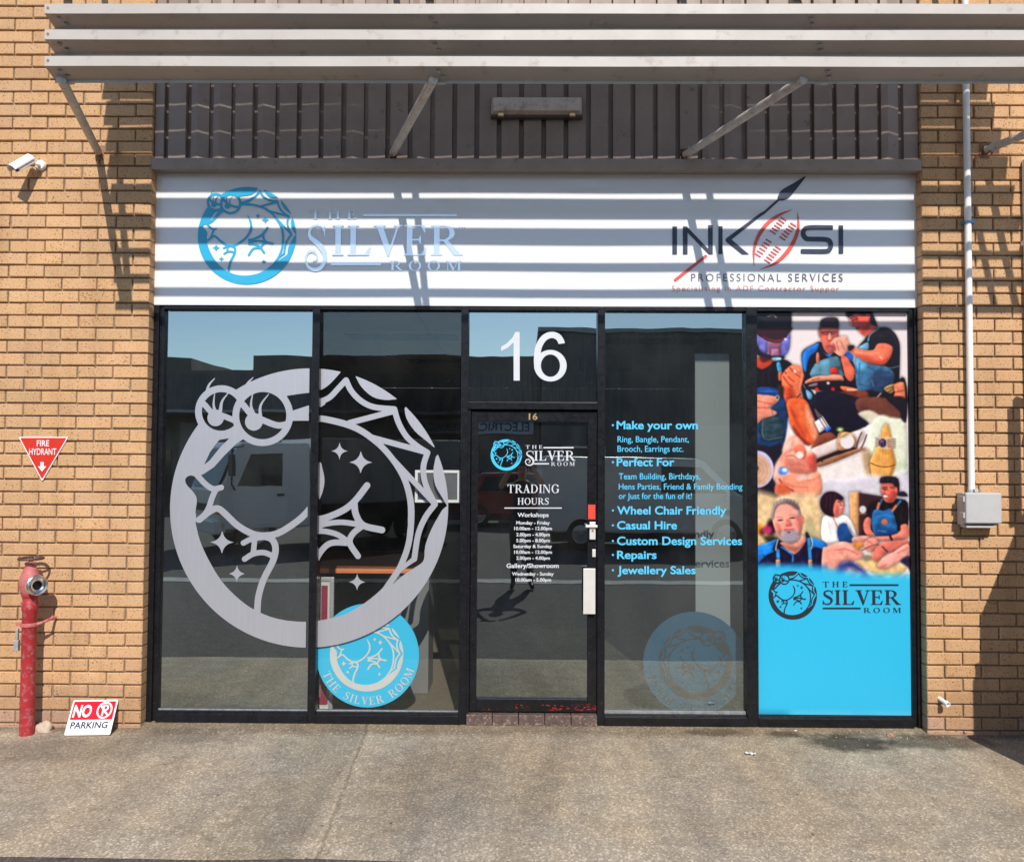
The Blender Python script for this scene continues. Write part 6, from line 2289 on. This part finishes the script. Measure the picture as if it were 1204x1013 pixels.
# work table with an orange top, sun on it
M_ORANGE = worn('orange_timber', (0.62, 0.20, 0.08), 0.45, 0, 0.14, 3)
tx0, tx1 = P(352, 660, 2.6).x, P(508, 660, 2.6).x
tb = thing('work_table', 'orange topped work table inside the shop behind the second window', 'table', ((tx0 + tx1) / 2, 2.7, 0.03))
part(MB().box(tx0, tx1, 2.2, 3.75, 0.735, 0.775), 'tabletop', M_ORANGE, tb, 0.006)
for xx_ in (tx0 + 0.06, tx1 - 0.06):
    for yy_ in (2.32, 3.66):
        part(MB().box(xx_ - 0.03, xx_ + 0.03, yy_ - 0.03, yy_ + 0.03, 0.03, 0.733), 'leg', M_BLACK, tb)
# plinth behind the disc
px0_, px1_ = P(462, 740, 0.75).x, P(504, 740, 0.75).x
pl = MB().box(px0_, px1_, 0.75, 1.1, 0.03, P(490, 681, 0.75).z)
solo(pl, 'plinth', worn('grey_plinth', (0.16, 0.16, 0.155), 0.7, 0, 0.05, 4), 'grey plinth on the carpet just behind the cyan round board', 'plinth', bevel=0.004)
# a pale display board close behind the right pane
wx0, wx1 = X(817.5, 0.33, 560), X(858, 0.33, 560)
db = thing('display_board', 'tall narrow pale board standing close behind the right window pane', 'board', ((wx0 + wx1) / 2, 0.33, 0.03))
part(MB().box(wx0, wx1, 0.33, 0.36, 0.16, Z(416, 0.33, 838)), 'panel', worn('pale_board', (0.66, 0.645, 0.61), 0.6, 0, 0.03, 3), db, 0.002)
part(MB().box(wx0 - 0.03, wx1 + 0.03, 0.30, 0.50, 0.03, 0.05).box(wx0 + 0.09, wx1 - 0.09, 0.361, 0.39, 0.05, 0.5), 'stand_foot', M_BLACK, db)
# chrome strip light and grilles on the ceiling
for k, (x, y) in enumerate(((-1.05, 1.6), (-0.75, 3.4), (1.3, 1.8), (1.2, 4.2))):
    f = MB()
    for j in range(3):
        f.box(x - 0.5, x + 0.5, y + j * 0.13, y + j * 0.13 + 0.05, ZI - 0.012, ZI - 0.002)
    solo(f, 'ceiling_grille', M_BLACK, 'slotted dark grille on the shop ceiling behind the ' + ('second window, nearer one' if k == 0 else 'second window, farther one' if k == 1 else 'right window, nearer one' if k == 2 else 'right window, farther one'), 'grille', group='grilles on the shop ceiling')
# shelves at the back
sh_ = thing('shelf_unit', 'dark open shelf unit on the back wall of the shop', 'shelves', (-1.3, 6.9, 0.03))
for zz in (0.05, 0.6, 1.15, 1.7):
    part(MB().box(-2.4, -0.3, 6.6, 7.15, zz, zz + 0.03), 'shelf', M_WALLIN, sh_)
part(MB().box(-2.43, -2.4, 6.6, 7.15, 0.03, 2.0).box(-0.3, -0.27, 6.6, 7.15, 0.03, 2.0), 'side_panel', M_WALLIN, sh_)

# ------------------------------------------------------------------ across the road (seen in the glass)
YB_ = -25.0
M_WALLD = worn('painted_block_wall', (0.15, 0.135, 0.12), 0.85, 0, 0.12, 1.2, dirt=(0.16, 0.14, 0.12), dirt_amt=0.2)
M_WALLG = worn('grey_sheet_wall', (0.105, 0.11, 0.115), 0.6, 0, 0.08, 1.0)
M_ROLLER = worn('roller_door_steel', (0.20, 0.205, 0.21), 0.5, 0.2, 0.08, 2)
M_ROOF = worn('roof_steel', (0.34, 0.35, 0.36), 0.5, 0.2, 0.1, 2)
M_DGLASS = worn('dark_glass', (0.03, 0.035, 0.04), 0.08, 0, 0.1, 2)


def corrugated(x0, x1, z0, z1, y, pitch=0.2, dep=0.03):
    m = MB()
    n = max(2, int((x1 - x0) / pitch) * 4)
    for i in range(n):
        a, b = x0 + (x1 - x0) * i / n, x0 + (x1 - x0) * (i + 1) / n
        ya = y + dep * (1 if (i % 4) in (1, 2) else 0)
        yb = y + dep * (1 if ((i + 1) % 4) in (1, 2) else 0)
        m.add([(a, ya, z0), (b, yb, z0), (b, yb, z1), (a, ya, z1)], [(0, 1, 2, 3)])
    m.flat = True
    return m


wh = thing('warehouse', 'low drab warehouse with stepped parapet and roller doors across the road', 'building', (-9, YB_ - 6, 0))
m = MB().box(-22, 0.8, YB_ - 12, YB_, 0, 5.15).box(-22, -12.6, YB_ - 12, YB_ - 0.002, 5.15, 5.62).box(-10.2, 0.8, YB_ - 12, YB_ - 0.002, 5.15, 5.72)
part(m, 'wall', M_WALLD, wh)
part(corrugated(-22, 0.8, 3.55, 5.0, YB_ + 0.02), 'fascia_sheet', M_WALLG, wh)
for a, b in ((-19.5, -15.5), (-13, -9), (-8.0, -4.6)):
    q = MB()
    for k in range(26):
        q.box(a, b, YB_ + 0.004, YB_ + (0.03 if k % 2 else 0.045), 0.01 + 3.2 * k / 26, 0.01 + 3.2 * (k + 1) / 26 - 0.012)
    part(q, 'roller_door', M_ROLLER, wh)
part(MB().box(-21, -2, YB_, YB_ + 1.8, 3.42, 3.52), 'canopy', M_ROOF, wh)
for a in (-14.2, -8.0):
    part(MB().box(a, a + 0.9, YB_ + 0.003, YB_ + 0.05, 0.01, 2.1), 'door', M_DGLASS, wh)
el_s = thing('services_sign', 'long pale sign reading electrical services on the warehouse across the road', 'sign', (-1.9, YB_ + 0.1, 2.75))
part(MB().box(-4.3, 0.55, YB_ + 0.05, YB_ + 0.1, 2.72, 3.32), 'sign_board', worn('pale_blue_board', (0.42, 0.50, 0.58), 0.6, 0, 0.03, 1), el_s)
V, FA = sans('ELECTRICAL SERVICES', 0.32, 0.01)
t = Art().lay((V, FA), lambda x, y: Vector((0.40 - x * 1.0, YB_ + 0.104, 2.84 + y)))
part(t, 'lettering', M_NAVY, el_s)

wg = thing('grey_factory', 'taller grey sheet metal factory with a wide roller door across the road', 'building', (9, YB_ - 6, 0))
part(MB().box(0.85, 20, YB_ - 14, YB_ + 0.5, 0, 6.55), 'wall', M_WALLG, wg)
part(corrugated(0.85, 20, 3.2, 6.5, YB_ + 0.51, 0.25, 0.04), 'wall_sheet', M_WALLG, wg)
q = MB()
for k in range(30):
    q.box(4.0, 8.6, YB_ + 0.505, YB_ + (0.53 if k % 2 else 0.55), 0.01 + 3.1 * k / 30, 0.01 + 3.1 * (k + 1) / 30 - 0.012)
part(q, 'roller_door', M_ROLLER, wg)
for a in (1.6, 10.5, 13.5):
    f_ = part(MB().box(a, a + 1.6, YB_ + 0.505, YB_ + 0.56, 1.0, 2.3), 'window', M_WPLAST, wg)
    part(MB().box(a + 0.06, a + 1.54, YB_ + 0.5605, YB_ + 0.565, 1.06, 2.24), 'pane', M_DGLASS, f_)
part(MB().box(0.7, 20.2, YB_ - 14.2, YB_ + 0.7, 6.56, 6.72), 'roof', M_ROOF, wg)

# ---- vehicles
M_VWHITE = worn('white_vehicle_paint', (0.72, 0.72, 0.71), 0.22, 0, 0.03, 2, coat=0.5)
M_VRED = worn('dark_red_paint', (0.25, 0.02, 0.02), 0.2, 0, 0.03, 2, coat=0.8)
M_CHASSIS = worn('chassis_black', (0.02, 0.02, 0.022), 0.6, 0, 0.2, 6)
M_RIM = worn('steel_rim', (0.5, 0.5, 0.5), 0.35, 0.6, 0.1, 10)
M_LAMP = worn('headlamp_glass', (0.75, 0.75, 0.75), 0.1, 0.2, 0.05, 10)
M_AMBER = worn('amber_lens', (0.7, 0.25, 0.02), 0.2, 0, 0.05, 10)


def wheel(root, x, y, r, wd):
    s = 1 if y > 0 else -1
    m = MB().lathe([(r * 0.58, -wd / 2), (r * 0.92, -wd / 2), (r, -wd * 0.3), (r, wd * 0.3), (r * 0.92, wd / 2), (r * 0.58, wd / 2)], (x, y, r), (0, s, 0), 32, False)
    t_ = part(m, 'wheel', M_RUBBER, root, 0, True)
    m = MB().lathe([(r * 0.6, -wd * 0.3), (r * 0.6, wd * 0.42), (r * 0.5, wd * 0.40), (r * 0.42, wd * 0.2), (r * 0.2, wd * 0.22), (r * 0.17, wd * 0.4), (0.01, wd * 0.42)], (x, y, r), (0, s, 0), 28, False)
    part(m, 'rim', M_RIM, t_, 0, True)


def side_prism(m, poly, y0, y1):
    return m.prism(poly, y0, y1)


def make_truck(label, loc, rotz, scale, bed='box'):
    """cab-over light truck, nose along +x, 1.8 m wide, built at the origin"""
    rt = thing('light_truck', label, 'truck', (0, 0, 0))
    hw = 0.86
    cab = MB().prism([(0.0, 0.42), (1.72, 0.42), (1.75, 0.62), (1.74, 1.12), (1.58, 1.42), (1.40, 1.93), (1.30, 2.02), (0.05, 2.04), (0.0, 1.98)], -hw, hw)
    part(cab, 'cab', M_VWHITE, rt, 0.05, False, None, 3)
    ws_ = MB().add([(1.735, -hw + 0.09, 1.20), (1.735, hw - 0.09, 1.20), (1.435, hw - 0.12, 1.90), (1.435, -hw + 0.12, 1.90), (1.700, -hw + 0.09, 1.20), (1.700, hw - 0.09, 1.20), (1.40, hw - 0.12, 1.90), (1.40, -hw + 0.12, 1.90)],
                   [(0, 1, 2, 3), (4, 5, 6, 7), (0, 1, 5, 4), (2, 3, 7, 6), (1, 2, 6, 5), (0, 3, 7, 4)])
    part(ws_, 'windscreen', M_DGLASS, rt)
    for s in (-1, 1):
        y0 = s * (hw + 0.004)
        dr = MB().prism([(0.42, 0.50), (1.46, 0.50), (1.50, 1.18), (1.34, 1.50), (1.22, 1.90), (0.42, 1.90)], min(y0 - 0.006, y0 + 0.006), max(y0 - 0.006, y0 + 0.006))
        d_ = part(dr, 'door', M_VWHITE, rt, 0.004)
        y1 = s * (hw + 0.014)
        gl = MB().prism([(0.56, 1.22), (1.40, 1.22), (1.28, 1.50), (1.16, 1.82), (0.56, 1.82)], min(y1 - 0.003, y1 + 0.003), max(y1 - 0.003, y1 + 0.003))
        part(gl, 'door_window', M_DGLASS, d_)
        part(MB().box(0.52, 0.66, min(y1, y1 + s * 0.02), max(y1, y1 + s * 0.02), 1.04, 1.08), 'handle', M_CHASSIS, d_)
        mi = MB().path([(1.44, s * hw, 1.15), (1.56, s * (hw + 0.16), 1.25), (1.56, s * (hw + 0.2), 1.92), (1.28, s * (hw - 0.02), 1.96)], 0.016, 8)
        mi.box(1.54, 1.60, min(s * (hw + 0.10), s * (hw + 0.30)), max(s * (hw + 0.10), s * (hw + 0.30)), 1.42, 1.80)
        part(mi, 'mirror', M_CHASSIS, rt)
        part(MB().box(1.742, 1.775, min(s * 0.50, s * 0.80), max(s * 0.50, s * 0.80), 0.72, 0.90), 'headlight', M_LAMP, rt, 0.01)
        part(MB().box(1.70, 1.765, min(s * 0.81, s * 0.875), max(s * 0.81, s * 0.875), 0.72, 0.90), 'indicator', M_AMBER, rt, 0.008)
    part(MB().box(1.743, 1.76, -0.48, 0.48, 0.74, 0.88), 'grille', M_CHASSIS, rt)
    part(MB().box(1.60, 1.83, -hw, hw, 0.36, 0.60), 'bumper', M_VWHITE, rt, 0.03)
    part(MB().box(-3.3, 1.5, -0.36, 0.36, 0.40, 0.56), 'chassis', M_CHASSIS, rt)
    if bed == 'box':
        bx = MB().box(-3.4, -0.12, -0.95, 0.95, 0.86, 2.12)
        b_ = part(bx, 'cargo_box', M_VWHITE, rt, 0.02)
        rb = MB()
        for k in range(1, 6):
            for s in (-1, 1):
                x = -3.4 + 3.28 * k / 6
                rb.box(x - 0.015, x + 0.015, min(s * 0.951, s * 0.965), max(s * 0.951, s * 0.965), 0.92, 2.06)
        part(rb, 'box_seam', M_RIM, b_)
        part(MB().box(-3.3, -0.1, -0.5, 0.5, 0.56, 0.858), 'subframe', M_CHASSIS, rt)
    for x in (1.0, -2.3):
        for s in (-1, 1):
            wheel(rt, x, s * 0.74, 0.37, 0.22)
    rt.location = loc
    rt.rotation_euler = (0, 0, rotz)
    rt.scale = (scale,) * 3
    return rt


tr = make_truck('white cab-over box truck parked across the road, seen through the left window reflection', (-4.75, -11.2, -0.01), R(142), 1.05)
tr['group'] = 'white light trucks'
t2 = copy_thing(tr, (0, 0, 0), math.pi + R(9.6), 'large white truck standing just outside the right edge of the view', 1.45)
# its front face lies in the plane of the sun's rays, 3.02 m along the wall
fw = Vector((math.cos(math.pi + R(9.6)), math.sin(math.pi + R(9.6)), 0))
near = Vector((3.06 + 0.17 * 0.9, -0.9, 0))
side = Vector((-fw.y, fw.x, 0))        # left of the nose
lft = -side if (-side).y > 0 else side
t2.location = near - fw * (1.77 * 1.45) - lft * (0.88 * 1.45) + Vector((0, 0, -0.005))


def make_car(name, label, cat, mat, loc, rotz, prof, glass, hw, length_wheels, wr):
    rt = thing(name, label, cat, (0, 0, 0))
    part(MB().prism(prof, -hw, hw), 'body', mat, rt, 0.06, False, None, 3)
    for s in (-1, 1):
        y = s * (hw + 0.003)
        for g_ in glass:
            part(MB().prism(g_, min(y - 0.004, y + 0.004), max(y - 0.004, y + 0.004)), 'side_window', M_DGLASS, rt)
        part(MB().box(prof[0][0] - 0.02, prof[0][0] + 0.03, min(s * 0.5, s * (hw - 0.06)), max(s * 0.5, s * (hw - 0.06)), 0.66, 0.82), 'tail_light', M_VRED, rt, 0.01)
        xm = max(p[0] for p in prof)
        part(MB().box(xm - 0.06, xm + 0.01, min(s * 0.46, s * (hw - 0.06)), max(s * 0.46, s * (hw - 0.06)), 0.64, 0.78), 'headlight', M_LAMP, rt, 0.01)
        part(MB().box(glass[-1][1][0] - 0.06, glass[-1][1][0] + 0.06, min(s * hw, s * (hw + 0.18)), max(s * hw, s * (hw + 0.18)), 1.0, 1.14), 'mirror', mat, rt, 0.02)
        for x in length_wheels:
            wheel(rt, x, s * (hw - 0.10), wr, 0.21)
    part(MB().box(min(p[0] for p in prof) + 0.3, max(p[0] for p in prof) - 0.3, -hw + 0.15, hw - 0.15, 0.16, 0.4), 'underbody', M_CHASSIS, rt)
    rt.location = loc
    rt.rotation_euler = (0, 0, rotz)
    return rt


make_car('panel_van', 'white panel van parked across the road, seen in the right window reflection', 'van', M_VWHITE, (2.7, -11.3, -0.01), 0.0,
         [(-2.3, 0.36), (2.2, 0.34), (2.32, 0.55), (2.28, 0.92), (1.72, 1.12), (1.02, 1.78), (0.8, 1.86), (-2.2, 1.90), (-2.34, 1.7)],
         [[(0.15, 1.16), (1.48, 1.16), (0.92, 1.70), (0.15, 1.72)]], 0.86, (1.45, -1.45), 0.33)
make_car('parked_car', 'dark red hatchback parked farther down across the road', 'car', M_VRED, (0.2, -16.6, -0.01), 0.0,
         [(-2.0, 0.34), (2.0, 0.32), (2.12, 0.52), (2.02, 0.80), (1.0, 0.94), (0.35, 1.40), (-1.2, 1.44), (-1.9, 1.06), (-2.08, 0.90)],
         [[(-1.3, 0.98), (-0.35, 0.98), (-0.35, 1.34), (-1.1, 1.34)], [(-0.27, 0.98), (0.78, 0.98), (0.30, 1.32), (-0.27, 1.35)]], 0.84, (1.25, -1.25), 0.31)

# ------------------------------------------------------------------ the photographer, seen in the door glass
M_SKIN = worn('skin', (0.52, 0.30, 0.21), 0.55, 0, 0.05, 20)
M_SHIRT = worn('dark_shirt', (0.025, 0.027, 0.035), 0.85, 0, 0.15, 20)
M_TROUS = worn('dark_trousers', (0.035, 0.035, 0.04), 0.85, 0, 0.15, 20)
M_HAIR = worn('dark_hair', (0.03, 0.02, 0.015), 0.6, 0, 0.2, 60)
M_SHOE = worn('dark_shoe', (0.02, 0.018, 0.016), 0.5, 0, 0.2, 20)


def skin_body(name, joints, edges, root, levels=1):
    me = bpy.data.meshes.new(name)
    keys = list(joints)
    ix = {k: i for i, k in enumerate(keys)}
    me.from_pydata([joints[k][0] for k in keys], [(ix[a], ix[b]) for a, b in edges], [])
    o = bpy.data.objects.new(name, me)
    COL.objects.link(o)
    sk = o.modifiers.new('skin', 'SKIN')
    if not me.skin_vertices:
        bm = bmesh.new()
        bm.from_mesh(me)
        bm.verts.layers.skin.verify()
        bm.to_mesh(me)
        bm.free()
    for k in keys:
        sv = me.skin_vertices[0].data[ix[k]]
        r = joints[k][1]
        sv.radius = r if isinstance(r, tuple) else (r, r)
        sv.use_root = (k == root)
    sk.use_smooth_shade = True
    ss = o.modifiers.new('sub', 'SUBSURF')
    ss.levels = ss.render_levels = levels
    dgp = bpy.context.evaluated_depsgraph_get()
    out = bpy.data.meshes.new_from_object(o.evaluated_get(dgp))
    bpy.data.objects.remove(o)
    bpy.data.meshes.remove(me)
    return out


pb = Vector((0.05, -5.80, 0.0))
J = {'pelvis': ((0, 0, 0.95), (0.155, 0.115)), 'waist': ((0, 0, 1.10), (0.14, 0.105)), 'chest': ((0, -0.01, 1.28), (0.165, 0.12)),
     'upper': ((0, 0, 1.42), (0.13, 0.095)), 'neck': ((0, 0.01, 1.51), 0.058), 'jaw': ((0, 0.045, 1.575), (0.062, 0.072)), 'head': ((0, 0.035, 1.66), (0.078, 0.098)), 'crown': ((0, 0.015, 1.735), (0.060, 0.075))}
E = [('pelvis', 'waist'), ('waist', 'chest'), ('chest', 'upper'), ('upper', 'neck'), ('neck', 'jaw'), ('jaw', 'head'), ('head', 'crown')]
for s, n in ((-1, 'l'), (1, 'r')):
    J.update({n + 'hip': ((s * 0.10, 0, 0.88), 0.095), n + 'knee': ((s * 0.115, 0.02, 0.50), 0.062), n + 'calf': ((s * 0.115, 0.0, 0.34), 0.058), n + 'ankle': ((s * 0.12, -0.01, 0.09), 0.042),
              n + 'ball': ((s * 0.14, 0.13, 0.045), (0.045, 0.032)), n + 'toe': ((s * 0.15, 0.20, 0.035), (0.035, 0.025)),
              n + 'shoulder': ((s * 0.185, 0, 1.41), 0.062), n + 'elbow': ((s * 0.30, 0.15, 1.43), 0.044), n + 'fore': ((s * 0.22, 0.22, 1.58), 0.042), n + 'wrist': ((s * 0.125, 0.255, 1.725), 0.027),
              n + 'palm': ((s * 0.100, 0.262, 1.79), (0.030, 0.017))})
    E += [('pelvis', n + 'hip'), (n + 'hip', n + 'knee'), (n + 'knee', n + 'calf'), (n + 'calf', n + 'ankle'), (n + 'ankle', n + 'ball'), (n + 'ball', n + 'toe'),
          ('upper', n + 'shoulder'), (n + 'shoulder', n + 'elbow'), (n + 'elbow', n + 'fore'), (n + 'fore', n + 'wrist'), (n + 'wrist', n + 'palm')]
    for k in range(4):
        zz = 1.778 + 0.019 * k
        ln = (0.85, 1.0, 0.96, 0.78)[k]
        a, b2, c2 = n + 'f%da' % k, n + 'f%db' % k, n + 'f%dc' % k
        J[a] = ((s * 0.090, 0.240, zz), 0.0088)
        J[b2] = ((s * (0.086), 0.240 - 0.030 * ln, zz), 0.0082)
        J[c2] = ((s * (0.086 - 0.024 * ln), 0.204 + 0.004 * k, zz), 0.0072)
        E += [(n + 'palm', a), (a, b2), (b2, c2)]
    J[n + 'ta'] = ((s * 0.088, 0.255, 1.762), 0.011)
    J[n + 'tb'] = ((s * 0.062, 0.262, 1.772), 0.009)
    E += [(n + 'palm', n + 'ta'), (n + 'ta', n + 'tb')]
body = skin_body('person', J, E, 'pelvis', 2)
per = bpy.data.objects.new('person', body)
COL.objects.link(per)
per.location = pb
tag(per, 'person in dark clothes raising a phone in both hands, seen in the door glass', 'person')
WL[per] = pb
for mt in (M_SHIRT, M_TROUS, M_SKIN, M_SHOE):
    body.materials.append(mt)
for pl_ in body.polygons:
    c0 = pl_.center
    z_, r_ = c0.z, abs(c0.x)
    if z_ < 0.10:
        pl_.material_index = 3
    elif z_ < 0.97:
        pl_.material_index = 1
    elif (z_ > 1.50 and r_ < 0.12 and c0.y < 0.18) or (c0.y > 0.165):
        pl_.material_index = 2
    else:
        pl_.material_index = 0
    pl_.use_smooth = True
# hair and face
m = MB()
ring = []
nu, nv = 20, 9
for j in range(nv + 1):
    ph = math.pi * 0.56 * j / nv
    for i in range(nu):
        th_ = 2 * math.pi * i / nu
        drop = 1.0 if math.sin(th_) < 0.25 else 0.62
        p_ = ph * drop
        m.v.append((pb.x + 0.086 * math.sin(p_) * math.cos(th_), pb.y + 0.02 + 0.108 * math.sin(p_) * math.sin(th_), 1.67 + 0.125 * math.cos(p_)))
for j in range(nv):
    for i in range(nu):
        m.f.append((j * nu + i, j * nu + (i + 1) % nu, (j + 1) * nu + (i + 1) % nu, (j + 1) * nu + i))
part(m, 'hair', M_HAIR, per, 0, True)
m = MB().lathe([(0.004, -0.03), (0.010, -0.018), (0.017, 0.0), (0.012, 0.006)], (pb.x, pb.y + 0.135, 1.645), (0, 0.25, -1), 12)
part(m, 'nose', M_SKIN, per, 0, True)
for s in (-1, 1):
    m = MB().lathe([(0.004, -0.012), (0.012, -0.006), (0.0135, 0.0), (0.010, 0.008)], (pb.x + s * 0.032, pb.y + 0.122, 1.668), (0, 1, 0), 14)
    part(m, 'eye', M_INK, per, 0, True)
    m = MB().lathe([(0.006, -0.008), (0.026, -0.004), (0.028, 0.004), (0.016, 0.008)], (pb.x + s * 0.082, pb.y + 0.03, 1.655), (s, -0.3, 0), 14)
    part(m, 'ear', M_SKIN, per, 0, True)
m = MB().box(pb.x - 0.024, pb.x + 0.024, pb.y + 0.112, pb.y + 0.122, 1.590, 1.600)
part(m, 'mouth', worn('lip', (0.36, 0.13, 0.11), 0.5, 0, 0.05, 20), per, 0.004)
ph_ = MB().box(-0.035 + pb.x - 0.05, 0.042 + pb.x - 0.05, -5.537, -5.529, 1.765, 1.925)
ph_ = MB().box(-0.082, 0.082, -5.545, -5.536, 1.776, 1.856)
solo(ph_, 'phone', M_INK, 'dark phone held up sideways in front of the photographer', 'phone', bevel=0.003)
